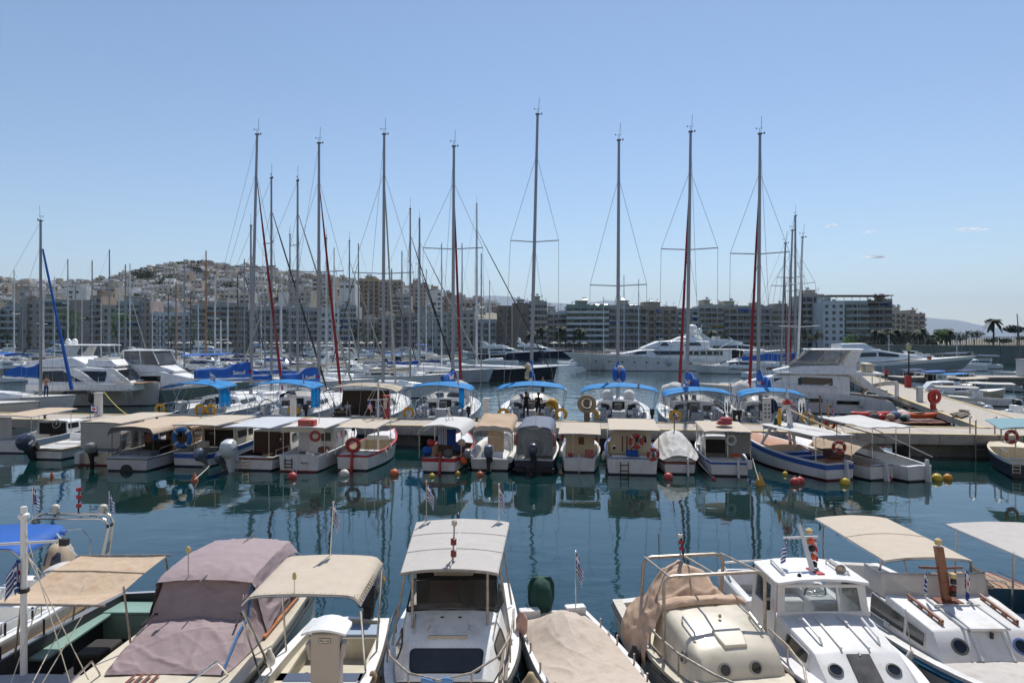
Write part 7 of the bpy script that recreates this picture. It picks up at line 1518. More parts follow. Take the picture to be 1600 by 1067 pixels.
MB().loft([[V((x*w_,y,z))for x,z in((-1,6.15),(0,6.2),(1,6.15),(1,6.27),(0,6.34),(-1,6.27))]for y,w_ in((2.3,1.7),(2.7,1.85),(6.2,1.8),(6.8,1.5))]).build('hardtop',gel,t,bevel=.03)
for s_ in(1,-1):
    MB().loft([[V((s_*1.85+dx,y,z))for dx,y in((-.07,y0),(.07,y0),(.07,y0+w_),(-.07,y0+w_))]for z,y0,w_ in((4.6,3.0,1.0),(6.15,2.5,.7))]).build('hardtop_pillar',gel,t,bevel=.03)
    MB().plate([(s_*1.84,4.2,4.72),(s_*1.76,7.9,4.6),(s_*1.6,6.4,6.15),(s_*1.8,3.3,6.15)],.02,0,(s_,0,0)).build('clear_curtain',vinyl,t);tubes('curtain_frame',[[(s_*1.8,4.4,4.72),(s_*1.75,3.6,6.15)],[(s_*1.8,6.0,4.72),(s_*1.72,5.0,6.15)],[(s_*1.7,7.9,4.5),(s_*1.6,6.5,6.15)],[(s_*1.84,4.2,5.0),(s_*1.76,7.6,4.95)]],.05,creamp,t)
    MB().loft([[V((s_*2.05+dx,y,z))for dx,y in((-.06,y0),(.06,y0),(.06,y0+w_),(-.06,y0+w_))]for z,y0,w_ in((1.8,.4,.8),(2.7,1.6,.8),(3.8,2.6,.9))]).build('side_wing',gel,t,bevel=.03)
    MB().box((s_*2.16,3.4,1.15),(.2,2.0,.34)).build('hull_window',dark,t,bevel=.02);MB().box((s_*2.18,6.4,1.3),(.2,1.9,.34)).build('hull_window',dark,t,bevel=.02)
    rail(t,[(s_*1.9,y,4.0)for y in(1.0,1.6,2.2,2.8)],.7,.02);rail(t,[H.edge(q,s_,.1)for q in(.3,.4,.5,.6,.7,.8)],.6,.018,steel,1,True)
    tubes('fly_post',[[(s_*1.8,1.2,1.9),(s_*1.8,1.2,3.8)]],.04,steel,t)
MB().plate([(-1.7,7.9,4.6),(1.7,7.9,4.6),(1.5,6.5,6.15),(-1.5,6.5,6.15)],.02,0,(0,1,.5)).build('clear_curtain',vinyl,t)
MB().box2((-1.4,1.6,4.0),(1.4,2.2,4.9)).build('fly_seat',creamp,t,bevel=.08);MB().box2((-1.7,3.35,1.9),(1.7,3.38,3.6)).build('saloon_door',dark,t);MB().box2((-1.6,.6,1.8),(1.6,1.2,2.4)).build('aft_settee',creamp,t,bevel=.08)
for x,y,l in((-2.4,4.9,'white oval fender amidships on the yacht beside the side pier'),(-2.4,2.6,'white oval fender near the stern of the yacht beside the side pier')):fender(wl(t,x,y,.95),l,.2,.75,fend)
fender(wl(t,-2.4,7.6,1.0),'white oval fender forward on the yacht beside the side pier',.18,.7,fend)
# sleek yacht beyond it
t=thing('sleek_motor_yacht','long sleek white motor yacht with a low dark-windowed profile beyond the flybridge yacht','motor yacht',at(1262,116),-PI/2+.04);H=mhull(t,26,5.6,1.8,3.1,[antif,mat('silver_hull',(.3,.33,.34),.35,coat=.3),gel,gel,gel,deckm],rake=3.5,stripe=.5)
S=[(4,2.4,2.0,2.2,4.0,.1,.2),(11,2.4,2.2,2.1,4.2,.1,.2),(15,2.0,2.5,1.5,3.6,.1,.2),(19.5,1.2,2.9,.8,3.1,.05,.1)]
cabin(S,gel,t);band(t,S,0,.45,.8);band(t,S,1,.45,.82,.0,.95);cabin([(5,2.0,4.05,1.8,5.2,.05,.2),(9,1.9,4.1,1.6,5.3,.05,.2),(12,1.4,4.1,1.0,4.3,.05,.1)],gel,t,'flybridge')
MB().qwin([(-1.6,11.8,4.3),(1.6,11.8,4.3),(1.6,9.2,5.25),(-1.6,9.2,5.25)],.03,.97,.1,.9,.1,.06,0,(0,1,1)).build('fly_screen',dark,t);rail(t,[H.edge(q,1,.1)for q in(.6,.7,.8,.9,.98)],.7,.03);rail(t,[H.edge(q,-1,.1)for q in(.6,.7,.8,.9,.98)],.7,.03)
tag(MB().box(at(1452,113,2.9),(.5,.4,.5)).build('orange_bundle',orange),'small orange bundle on the bow of the sleek yacht','bundle')
myacht('motor_cruiser','white motor cruiser half hidden between the sleek yacht and the harbour wall',at(1412,140),-PI/2+.3,13,4.2,hard=False)
t=thing('sailing_yacht','sailing yacht lying across with a long blue lettered boom cover above the flybridge yacht','sailing yacht',at(1248,74)-V((8,0,0)),-PI/2+.1);Hull(13.5,4,1.2,1.5,tw=.8,T=.4,sole=.9,rw=.3,decks=((0,.02),(.3,1)),rake=.5,mid=.45,n=16).build(YM,t);rig(t,8.0,zat(336,74),((.55,1.8),),alu,.14,13,(0,1.2),1.8,None,lean=.0);sailcover(t,8,6.3,3.6,royal,h=1.0,seed=3)
# long pale and dark hulls in the middle distance
GL='yachts across the harbour'
t=thing('sailing_yacht','long pale grey sailing yacht with dark fenders and a cluttered deck','sailing yacht',at(575,96),-PI/2-.05);H=Hull(17,4.4,1.5,1.9,tw=.8,T=.4,sole=1.2,rw=.4,decks=((0,.02),(.3,1)),rake=.7,mid=.45,n=18);H.build([antif,gelg,gelg,gel,gelg,deckm],t);cabin([(4,1.5,1.5,1.3,2.3,.1,.1),(9,1.3,1.6,1.1,2.2,.1,.1),(12,.8,1.8,.5,1.95,.05,.05)],gel,t)
rig(t,7.3,zat(343,96),((.4,2.0),(.7,1.4)),alu,.17,16.4,(0,1.4),2.0,mat('grey_furled_sail',(.4,.38,.33)),.12)
for k in(.35,.55):fender(wl(t,2.25,17*k,.9),f'dark fender {"nearer the stern" if k < .5 else "nearer the bow"} of the long pale grey sailing yacht',.28,1.2,fendd)
t=thing('sailing_yacht','long black-hulled sailing yacht lying behind the pale grey one','sailing yacht',at(700,100),-PI/2+.02);H=Hull(15.5,4.4,1.6,2.0,tw=.8,T=.4,sole=1.2,rw=.4,decks=((0,.02),(.3,1)),rake=.5,mid=.45,n=18);H.build([gelg,mat('charcoal_hull',(.03,.03,.034),.3,coat=.3),mat('charcoal_hull',(.03,.03,.034)),gelg,gelg,deckm],t);cabin([(4,1.5,1.6,1.3,2.2,.1,.1),(8,1.3,1.7,1.1,2.1,.1,.1),(11,.8,1.9,.5,2.0,.05,.05)],gelg,t);rig(t,4.2,zat(319,100),((.36,2.2),(.6,1.8)),aluw,.17,15,(0,1.4),2.0,mat('black_furled_sail',(.03,.03,.035),.8),.11)
for px,d,l in((742,205,'dark blue motor yacht nearer the fairway off the far promenade'),(800,225,'dark blue motor yacht farther off by the brown apartment blocks')):myacht('motor_yacht',l,at(px,d),-PI/2-.1,19,5,m=[antif,navyp,navyp,gel,gel,deckm],hard=False,dome=px>760,group=GL)
t=myacht('small_motorboat','small white motorboat leaving a pale wake in the fairway',at(918,158),PI/2-.1,6.5,2.4,hard=False,arch=False)
wk=MB();wk.poly([at(912,157.5,.012),at(830,148,.012),at(828,156,.012),at(905,160,.012)])
tag(wk.build('wake',mat('wake_foam',(.5,.56,.6),.6,var=.35,vs=.6)),kind='stuff')

# ---- sailing boats with bare masts farther off, each with its own mast
GB='bare-masted sailing boats in the left harbour'
def farsail(px,top,d,label,hull=None,m=None,rz=None,jib=None,spr=((.45,1.6),(.7,1.2)),L=12,boom=None,r=.11,leanx=0,group=GB):
    mz=zat(top,d);rz=rz if rz is not None else random.choice((-1,1))*PI/2+random.uniform(-.5,.5)
    my=L*.58;t=thing('sailing_boat',label,'sailing boat',at(px,d)-V((-sin(rz),cos(rz),0))*my,rz,group)
    Hull(L,L*.3,1.1,1.4,tw=.75,T=.4,sole=.8,rw=.3,decks=((0,.02),(.32,1)),rake=.5,mid=.45,n=12).build([antif,hull or gel,hull or gel,gel,gelg,deckm],t)
    cabin([(L*.32,L*.1,1.1,L*.085,1.75,.08,.1),(L*.5,L*.09,1.2,L*.07,1.7,.08,.1),(L*.68,L*.05,1.3,L*.035,1.4,.04,.05)],gel,t)
    rig(t,my,mz,spr,m or alu,r,L-.2,(0,1.1),L*.14,jib,.1,leanx,ant=d<90)
    if boom:sailcover(t,my,L*.36,2.6,boom,txt=False,h=.45,seed=px)
    else:MB().tube([(0,my-.1,2.6),(0,my-L*.36,2.7)],.07,6).build('boom',m or alu,t)
    return t
dkj=mat('black_furled_sail',(.03,.03,.035));grj=mat('grey_furled_sail',(.4,.38,.33))
for a in((106,405,100,'sailing boat with pale mast just right of the blue furled jib',None,aluw),(144,407,120,'sailing boat with thin grey mast in front of the pink wall'),(171,390,112,'sailing boat whose mast tops the left hillside boats'),(203,412,135,'sailing boat with thin mast before the blue-windowed block',None,aluw),(238,455,150,'small sailing boat with short mast by the green tree',None,aluw),
          (263,458,140,'dark-masted sailing boat left of the wooden ketch',navyp,alud),(298,456,135,'dark-masted sailing boat right of the wooden ketch',navyp,alud),(322,392,118,'old wooden ketch with the tallest brown mast',brown,woodm),(275,440,118,'wooden gaff boat with short brown mast',brown,woodm),(371,430,122,'wooden boat with dark brown mast by the blue boom cover',brown,mat('dark_varnish',(.1,.04,.02))),(345,500,105,'small dinghy yacht with short white mast',None,aluw),
          (392,353,66,'sailing yacht masted just left of the tallest left mast',None,alu,PI/2+.3,None),(424,279,58,'sailing yacht with mast right of the leftmost red jib',None,alu,-PI/2+.7,dkj),(465,283,58,'sailing yacht with paired dark forestays in the left group',None,alu,-PI/2+.6,grj),(453,367,84,'sailing yacht with lower mast between the two tall left masts',None,alu),(510,373,80,'sailing yacht with pale mast behind the second red jib',None,aluw),
          (546,377,88,'sailing yacht with slim mast before the white tower',None,alu,-PI/2+.4,grj),(641,327,72,'sailing yacht with mast right of the tan bimini yacht',None,alu,-PI/2+.2,dkj),(654,389,92,'sailing yacht with pale mast right of the crossed spreaders',None,aluw,-PI/2+.3,dkj),(765,438,150,'sailing boat with short mast off the brown block',None,aluw),(943,464,190,'sailing boat with short pale mast beside the superyacht bow',None,aluw),(975,430,185,'sailing boat with white mast left of the superyacht dome',None,aluw),(998,436,185,'sailing boat with white mast above the superyacht bridge',None,aluw),
          (1219,381,70,'sailing yacht with the lowest of the clustered right masts',None,alu,-.5,redcv),(1229,361,66,'sailing yacht with second of the clustered right masts',None,alu,-.45,redcv),(1245,372,62,'sailing yacht with rightmost of the clustered right masts',None,aluw,-.5,dkj)):
    a=list(a)+[None]*(8-len(a));far_=a[2]>95
    farsail(a[0],a[1],a[2],a[3],a[4],a[5],a[6],a[7],spr=((.6,1.2),)if far_ else((.42,1.7),(.7,1.2)),L=11 if far_ else 12.5,boom=random.choice((None,navycv,creamp,royal)),r=.11 if not far_ else .13,leanx=(.035 if a[0]>1200 else 0),group=GB if a[0]<800 else 'bare-masted sailing boats beyond the fairway')
xr=random.Random(9)
for i,px in enumerate((35,85,128,158,186,222,250,310,356,408,438,478,528,575,612,676)):farsail(px,432+xr.uniform(0,46),xr.uniform(130,210),f'distant bare-masted sailing boat, {ORD[i]} of the low masts along the left shore',xr.choice((None,None,navyp)),xr.choice((aluw,alu,alu,aluw)),None,None,((.6,1.1),),9,xr.choice((None,royal,creamp)),.13)
for i,px in enumerate((22,68,118,196,288,336,382,414,440,482,500,522,560,584,612,628,666,690,722,752)):farsail(px,375+xr.uniform(0,85),xr.uniform(88,128),f'bare-masted sailing boat, {ORD[i]} of the middling masts before the town',None,xr.choice((aluw,alu,alu)),xr.choice((-1,1))*PI/2+xr.uniform(-.4,.4),xr.choice((None,dkj,grj,None)),((.55,1.4),),10.5,xr.choice((None,royal,creamp,navycv)),.12)
# ---- motor boats crowding the left harbour
def order(items,what,tail,cat,group,build):
    """places each item and gives it a label that counts from the left"""
    for i,it in enumerate(sorted(items,key=lambda q:q[0])):build(i,it,f'{what}, {ORD[i]} from the left {tail}')
nh=[antif,navyp,navyp,gel,gel,deckm]
protos=[myacht('motor_cruiser','x',(0,-300,-50),0,12.5,4.1,hard=False,dome=False),myacht('motor_cruiser','x',(0,-300,-50),0,14,4.4,hard=True),myacht('motor_cruiser','x',(0,-300,-50),0,10,3.5,fly=False),myacht('motor_cruiser','x',(0,-300,-50),0,13,4.3,hard=True,m=nh),myacht('motor_cruiser','x',(0,-300,-50),0,11,3.8,hard=False)]
canopy(protos[2],-1.4,1.4,.4,4.6,2.5,2.6,navycv,.2,0,0,nu=8,nv=5);canopy(protos[4],-1.5,1.5,.3,4.0,3.9,4.0,royal,.2,0,.3,nu=8,nv=5);MB().box((0,.7,1.5),(2.6,.9,.9)).build('stern_cover',greyd,protos[4],bevel=.1)
trees_=[tree_of(p)for p in protos];used=[0]*5
rows=[]
for d,xs in((92,(25,275,330,455,540)),(112,(-10,300,365,420,500,590)),(150,(15,75,130,230,345,410,470,560,625)),(205,(60,120,190,265,330,385,440,520,600,660)),(262,(20,95,300,470,560,640,700))):
    for x in xs:rows.append((x+random.uniform(-10,10),d+random.uniform(-6,8),random.choice((0,1,2,3,4,4)),random.choice((-1,1))*PI/2+random.uniform(-.6,.6),random.uniform(.8,1.1)))
cnt={}
for i,(x,d,k,rz,s)in enumerate(sorted(rows)):
    row='nearest' if d<102 else 'second' if d<130 else 'third' if d<175 else 'fourth' if d<230 else 'farthest';c=cnt[row]=cnt.get(row,-1)+1
    kind=('white flybridge cruiser','white cruiser with a hardtop','low white cruiser under a navy canopy','navy-hulled cruiser with a hardtop','white cruiser with a blue canvas top')[k];lab=f'{kind}, {ORD[c]} boat along the {row} row of left-hand cruisers'
    if not used[k]:t=protos[k];used[k]=1;t.location=at(x,d);t.rotation_euler.z=rz;t.scale=(s,)*3;tag(t,lab,None,'motor cruisers in the left harbour')
    else:t=dup(protos[k],at(x,d),rz,lab,None,'motor cruisers in the left harbour',s,trees_[k])
# ---------------------------------------------------------------- the town: front row of apartment blocks, hillside houses, trees
PAL={'cream':(.5,.47,.41),'beige':(.4,.36,.31),'tan':(.38,.3,.23),'pink':(.4,.31,.27),'grey':(.4,.37,.34),'bluegrey':(.36,.37,.38),'white':(.6,.6,.6),'brown':(.24,.19,.155),'green':(.26,.31,.28),'ochre':(.42,.3,.19)}
WM={k:mat('plaster_'+k,c,.9,var=.14,vs=.3,dirt=.4,dirtcol=tuple(x*.5 for x in c))for k,c in PAL.items()}
raild_=mat('balcony_glass_dark',(.15,.15,.16),.3,var=.2,vs=.6);railm_=mat('balcony_glass_grey',(.22,.23,.24),.5,var=.15,vs=.6);shut=mat('shutters',(.1,.085,.07),.7,var=.4,vs=.7);wdark=mat('town_window',(.025,.028,.032),.2,var=.5,vs=.5)
AW={'teal':mat('teal_awning',(.02,.1,.13),.8),'blue':mat('blue_awning',(.025,.07,.25),.8),'orange':mat('orange_awning',(.4,.16,.05),.8),'red':mat('red_awning',(.36,.06,.04),.8),'cream':mat('cream_awning',(.45,.4,.3),.8),'dark':mat('dark_awning',(.05,.06,.07),.8),'green':mat('green_awning',(.05,.12,.08),.8),'yellow':mat('yellow_awning',(.42,.28,.06),.8)}
tank=mat('solar_tank',(.7,.7,.7),.25,coat=.4);panelm=mat('solar_panel',(.1,.12,.16),.12,coat=.5);shiny=mat('glint_panel',(.62,.61,.58),.35)  # the pale panels imitate sun glints by colour and camera-facing tilt
def apartment(x0,x1,top,style,col,aw=None,label='',D=336,dp=13,cols=None,aws=None,pent=True,base=1.3,rz=0.,group='apartment blocks along the far promenade',seed=0):
    rn=random.Random(int(x0*7+top+seed));w_=(x1-x0)/F*D;h=zat(top,D)-base-1.2;n=max(2,round((h-.6)/3.05));fh=(h-.6)/n
    t=thing('apartment_building',label,'building',at((x0+x1)/2,D,base),rz,group);X=w_/2-.06
    b=MB().box2((-X,0,-.4),(X,dp,h));b.box2((-X,.05,h),(X,.3,h+.7));b.build('wall',WM[col],t,smooth=0)
    bays=max(1,round(w_/3.3));wb=MB();sb=MB();bl=MB();bw_=2*X/bays
    for f in range(n):
        z=f*fh
        for k in range(bays):
            xc=-X+(k+.5)*bw_;ww=bw_*(.86 if style=='full' else .62 if style!='grid' else .42);wh=fh*(.66 if style in('full','part')else .48);zb=z+(.12 if style in('full','part')else .3)*fh
            if style=='blank' and rn.random()<.72:continue
            m_=wb if rn.random()<.6 else sb
            m_.box2((xc-ww/2,-.07,zb),(xc+ww/2,.05,zb+wh))
        if style in('full','part','mix')and f>0:
            spans=[(-X,X)]if style=='full' else[(-X+bw_*k+.1,-X+bw_*(k+1)-.1)for k in range(bays)if(k%2==(0 if style=='part' else 1))]
            for a,c in spans:
                bl.box2((a,-1.5,z-.22),(c,-.01,z+.08),0);bl.box2((a,-1.46,z+.08),(c,-1.4,z+.95),1)
                for e in(a,c):bl.box2((e-.05,-1.45,z+.06),(e+.05,-.02,z+.95),1)
                if style=='full':
                    for q in range(1,max(2,round((c-a)/7))):
                        e=a+(c-a)*q/max(2,round((c-a)/7));bl.box2((e-.06,-1.44,z+.06),(e+.06,-.02,z+fh-.13),0)
                for q in range(int((c-a)/2)):                               # chairs, plants and washing
                    if rn.random()<.3:e=rn.uniform(a+.3,c-.3);sb.box2((e-.25,-1.2,z+.06),(e+.25,-.8,z+rn.uniform(.8,1.5)))
                if aw and rn.random()<(aws or .45):
                    for q in range(max(1,round((c-a)/6))):
                        if rn.random()<.6:
                            u0=a+(c-a)*q/max(1,round((c-a)/6));u1=u0+(c-a)/max(1,round((c-a)/6))-.3;zt=z+fh-.25
                            MB().poly([(u0,-.05,zt),(u1,-.05,zt),(u1,-1.62,zt-rn.uniform(.7,1.5)),(u0,-1.62,zt-1.0)]).build('awning',AW[rn.choice(aw)],t,smooth=0)
    if wb.f:tag(wb.build('window',wdark,t,smooth=0),kind='stuff')
    if sb.f:tag(sb.build('shutter',shut,t,smooth=0),kind='stuff')
    if bl.f:tag(bl.build('balcony',[WM[rn.choice(('white','white','cream',col))],rn.choice((railm_,raild_,raild_,WM['white'],WM[col]))],t,smooth=0),kind='stuff')
    if pent and rn.random()<.75:
        a=rn.uniform(-X,-X*.2);c=a+rn.uniform(.5,.9)*X;ph=rn.uniform(2.2,3.2);MB().box2((a,2.5,h),(c,dp-1,h+ph)).build('penthouse',WM[rn.choice((col,'cream','beige'))],t,smooth=0)
        MB().box2((a-.5,1.4,h+ph),(c+.5,dp-.8,h+ph+.2)).build('penthouse_roof',WM['cream'],t,smooth=0)
        cl=MB()
        for k in range(rn.randint(3,7)):
            x=rn.uniform(-X+.8,X-.8);y=rn.uniform(1,6);zz=h+(ph+.2 if a<x<c and y>2.5 else 0)
            cl.tube([(x-.7,y,zz+1.25),(x+.7,y,zz+1.25)],.28,7,0);cl.add([(x-.7,y-.3,zz+1.1),(x+.7,y-.3,zz+1.1),(x+.7,y-1.6,zz+.3),(x-.7,y-1.6,zz+.3)],[(0,1,2,3)],1);cl.box((x,y,zz+.55),(.08,.08,1.1),0);cl.box((x-.6,y-.9,zz+.35),(.06,1.2,.7),2)
        for k in range(rn.randint(1,4)):
            x=rn.uniform(-X,X);hh=rn.uniform(2,4.5);cl.tube([(x,4,h),(x,4,h+hh)],.05,4,2)
            for q in(0,.4,.8):cl.tube([(x-.7+q*.3,4,h+hh-q),(x+.7-q*.3,4,h+hh-q)],.035,4,2)
        tag(cl.build('roof_heaters_and_aerials',[tank,panelm,greyd],t,smooth=40),kind='stuff')
    return t
def L_(c,what):return f'{c} {what}'
ROW=[(-60,0,470,'full','grey',['teal'],'grey block cut by the left edge'),(0,31,473,'full','bluegrey',['teal','teal','dark'],'grey-blue block with teal awnings at the left edge'),(31,42,462,'blank','beige',None,'narrow beige block between two blocks with teal awnings'),(42,66,463,'grid','beige',None,'beige block with a plain windowed side'),(66,106,461,'full','grey',['teal','teal','green'],'grey balconied block with green-teal awnings'),
       (106,141,462,'blank','pink',None,'pinkish block with a blank party wall'),(141,160,455,'full','tan',['orange'],'narrow block with orange awnings on its top floors'),(160,182,470,'grid','beige',None,'beige block half hidden by a green tree'),(182,218,464,'full','bluegrey',['blue','blue'],'block with deep blue awnings and shutters'),(218,235,461,'grid','pink',None,'slim pinkish block beside the blue-awning block'),(235,296,481,'mix','white',['dark'],'low wide white block with scattered balconies'),
       (296,324,470,'full','beige',None,'beige balconied block by the wooden ketch mast'),(324,388,467,'full','grey',['orange','cream'],'long grey block with orange-brown balcony fronts'),(388,402,478,'grid','cream',None,'slim cream block left of the tallest left mast'),(402,448,472,'full','grey',['dark'],'grey block of long balconies right of the tallest left mast'),(448,500,474,'full','bluegrey',['dark','cream'],'blue-grey block of long balconies between two red jibs'),(500,531,477,'grid','white',None,'whitish block with a plain gable wall'),(531,557,470,'full','bluegrey',['blue'],'blue-tinted block with blue balcony screens'),
       (557,590,492,'part','tan',['green'],'low tan block behind dark trees'),(590,618,486,'part','beige',['cream'],'beige block with arched white loggia'),(618,652,482,'part','tan',None,'tan block with small balconies'),(652,700,480,'grid','grey',None,'plain grey-beige office block with rows of small windows'),(700,742,478,'grid','beige',None,'ribbed beige block with a tall windowless strip'),(742,776,492,'part','bluegrey',['dark'],'low blue-grey block behind the slim masts'),
       (776,800,476,'grid','brown',None,'brown block left of the tallest mast'),(800,826,472,'blank','brown',None,'bare brown block right of the tallest mast'),(826,855,469,'full','grey',['dark','blue'],'grey balconied block with square stair tower'),(855,885,484,'full','white',['red','dark'],'lower block with one long red awning'),(885,951,474,'full','green',['dark'],'wide grey-green block of continuous balconies'),(951,1001,475,'full','grey',['blue','blue'],'grey block with long blue awnings'),(1001,1058,477,'part','tan',['blue','dark'],'tan orange block with blue awnings'),
       (1058,1092,480,'part','bluegrey',['blue'],'blue-grey block behind the satellite dome'),(1092,1130,474,'full','cream',['yellow','cream'],'cream block with a yellow awning'),(1130,1172,476,'full','beige',['dark','blue'],'beige block of dark balconies between two masts'),(1172,1206,476,'full','grey',['dark'],'grey block of dark balconies behind the last tall mast'),(1206,1250,478,'full','beige',['cream','dark'],'beige block behind the clustered right masts')]
for i,(x0,x1,top,st,col,aw,lab)in enumerate(ROW):apartment(x0,x1,top+(5 if x1<800 else 0),st,col,aw,lab,334+(i*37%7)*.6)
apartment(1250,1288,458,'full','beige',['dark','cream'],'tall beige block of balconies right of the mast cluster',330)
apartment(1286,1320,468,'grid','white',None,'white wing with regular shuttered windows',318);apartment(1320,1356,468,'full','bluegrey',['blue','cream'],'blue-white block with wide glazed balconies',319)
apartment(1356,1392,467,'full','grey',['dark','blue'],'rounded grey corner block with dark balconies',326,rz=-.5);apartment(1391,1416,484,'part','beige',None,'beige corner block of the last row',400);apartment(1416,1446,488,'part','pink',['dark'],'pinkish last block of the row with open loggias',404)
tp=thing('roof_pergola','flat red-brown roof canopy over the blue-white corner blocks','canopy',at(1345,322,zat(464,322)))
MB().box2((-17,-3,.4),(14,9,.75)).build('roof',mat('red_brown_roof',(.22,.11,.07),.8),tp,smooth=0)
for k in range(9):MB().box2((-16.6+k*3.7,-2.6,-1.6),(-16.4+k*3.7,-2.4,.4)).build('post',WM['grey'],tp,smooth=0)
# taller blocks seen behind the front row, up the slope
for x0,x1,top,st,col,lab,D in((530,555,440,'blank','white','bare white tower block on the slope',430),(488,520,431,'part','tan','tall tan block high on the slope beside the bare white tower',470),(560,592,434,'part','ochre','ochre block with arcaded top floors on the slope',480),(592,628,436,'part','tan','tan block with open top floor on the slope',470),(640,668,441,'grid','pink','pinkish tower block on the right shoulder of the hill',500),(668,690,452,'blank','white','pale block below the pinkish tower',440),(690,710,462,'grid','brown','brown block at the foot of the right shoulder',400),(700,745,467,'part','beige','beige block behind the ribbed one',380),(450,486,452,'grid','beige','beige slab block half way up the slope',430),(435,450,455,'blank','white','narrow white block half way up the slope',425),(612,640,458,'full','grey','grey terraced block below the open-topped tan block',410),(350,390,455,'mix','cream','cream block just above the long grey block',400),(155,180,446,'part','beige','beige block above the orange awnings',400),(105,135,448,'blank','white','pale lilac block above the blank pink wall',395),(20,50,451,'blank','grey','pale grey block above the left edge blocks',395)):
    apartment(x0,x1,top,st,col,None,lab,D,base=max(1.3,hillz((x0+x1)/2,D)-4),group='blocks on the slope')
# houses of the hill: a few built in full, copied and turned
def house(col,w_,h,dp,seed):
    rn=random.Random(seed);t=thing('hill_house','x','house',(0,0,0));X=w_/2
    b=MB().box2((-X,0,-7),(X,dp,h));b.box2((-X-.1,-.1,h),(X+.1,.25,h+.6))
    if rn.random()<.7:b.box2((-X+rn.random()*w_*.4,3,h),(X-rn.random()*w_*.3,dp-1,h+2.6))
    b.build('wall',WM[col],t,smooth=0)
    wb=MB();n=int(h/3)
    for f in range(n):
        for k in range(max(2,int(w_/3))):
            if rn.random()<.85:xc=-X+(k+.5)*w_/max(2,int(w_/3));wb.box2((xc-.7,-.06,f*3+.6),(xc+.7,.04,f*3+2.2))
    tag(wb.build('window',wdark,t,smooth=0),kind='stuff')
    bl=MB()
    for f in range(1,n):
        if rn.random()<.7:bl.box2((-X,-1.3,f*3-.1),(X*rn.uniform(-.1,1),-.02,f*3+.9))
    bl.box2((-X-.15,-.25,h-.25),(X+.15,-.11,h+.05));bl.build('balcony',WM['cream'],t,smooth=0)
    cl=MB()
    for k in range(rn.randint(2,4)):
        x=rn.uniform(-X+1,X-1);y=rn.uniform(1.2,2.5);a=rn.uniform(-.5,.5);cl.tube([(x-.8*cos(a),y-.8*sin(a),h+1.6),(x+.8*cos(a),y+.8*sin(a),h+1.6)],.34,7,0);cl.add([(x-.8,y-.2,h+1.4),(x+.8,y-.2,h+1.4),(x+.8,y-1.5,h+.65),(x-.8,y-1.5,h+.65)],[(0,1,2,3)],rn.choice((1,2)));cl.box((x,y,h+.7),(.1,.1,1.4),0)
    tag(cl.build('solar_heater',[tank,panelm,shiny],t,smooth=40),kind='stuff');return t
protoH=[]
for i,(c,w_,h)in enumerate((('cream',8,6),('white',9,6),('beige',10,9),('grey',8,6),('white',10,9),('tan',9,9),('white',7,6),('cream',11,9),('beige',8,6),('white',11,9),('cream',7,6),('pink',8,6))):protoH.append((house(c,w_,h,10,i),c,w_,h))
HT=[tree_of(p[0])for p in protoH];spots=[];Y=366;r_=0
while Y<775:
    stepx=9.2*F/Y*1.06;x=-30+random.uniform(0,stepx)
    while x<860:
        if hillz(x,Y)>3 and HOR-(hillz(x,Y)+9-CAMZ)*F/Y<476:spots.append((x+random.uniform(-4,4),Y+random.uniform(-9,9)))
        x+=stepx*random.uniform(.9,1.25)
    Y+=17+.02*(Y-360);r_+=1
spots=[q for q in spots if q[0]<800 or q[1]<560]
vis=sorted(spots,key=lambda q:q[1]);front=set(range(0));first=[True]*12;stuffh=MB();cntH=0;rn=random.Random(5)
keep=set(range(min(300,len(vis))))
for i,(x,Y)in enumerate(vis):
    k=rn.randrange(12);p,c,w_,h=protoH[k];z=hillz(x,Y);loc=at(x,Y,z);rz=rn.uniform(-.45,.45);s=(rn.uniform(.85,1.15),1,rn.uniform(.8,1.15))
    if i in keep:
        tier='low on' if Y<480 else 'half way up' if Y<620 else 'near the top of';nm={'cream':'cream','white':'white','beige':'beige','grey':'grey','pink':'pinkish','tan':'tan','ochre':'ochre'}[c]
        size='low' if h==6 else 'tall';lab=f'{size} {nm} house {tier} the crowded hill';g=f'{nm} houses {tier} the hill, {size}'
        if first[k]:first[k]=False;p.location=loc;p.rotation_euler.z=rz;p.scale=s;tag(p,lab,None,g)
        else:dup(p,loc,rz,lab,None,g,s,HT[k])
    else:
        M=Matrix.Translation(loc)@Matrix.Rotation(rz,4,'Z');stuffh.T=M;X=w_/2*s[0];mi=rn.randrange(4);stuffh.box2((-X,0,-7),(X,10,h*s[2]),mi);stuffh.box2((-X*.5,3,h*s[2]),(X*.4,9,h*s[2]+2.5),mi)
        for f in range(int(h/3)):
            for q in range(3):stuffh.box2((-X+.8+q*X*.6,-.06,f*3+.7),(-X+2.2+q*X*.6,.03,f*3+2.2),4)
        stuffh.tube([(-1,1.5,h*s[2]+1.4),(.6,1.7,h*s[2]+1.4)],.34,6,5)
if stuffh.f:tag(stuffh.build('hillside_houses',[WM['cream'],WM['white'],WM['beige'],WM['pink'],wdark,tank],smooth=40),kind='stuff')
for k in range(12):
    if first[k]:protoH[k][0].location=at(100+k*20,700,hillz(100+k*20,700));tag(protoH[k][0],'house tucked among others near the top of the hill',None,'hill houses')
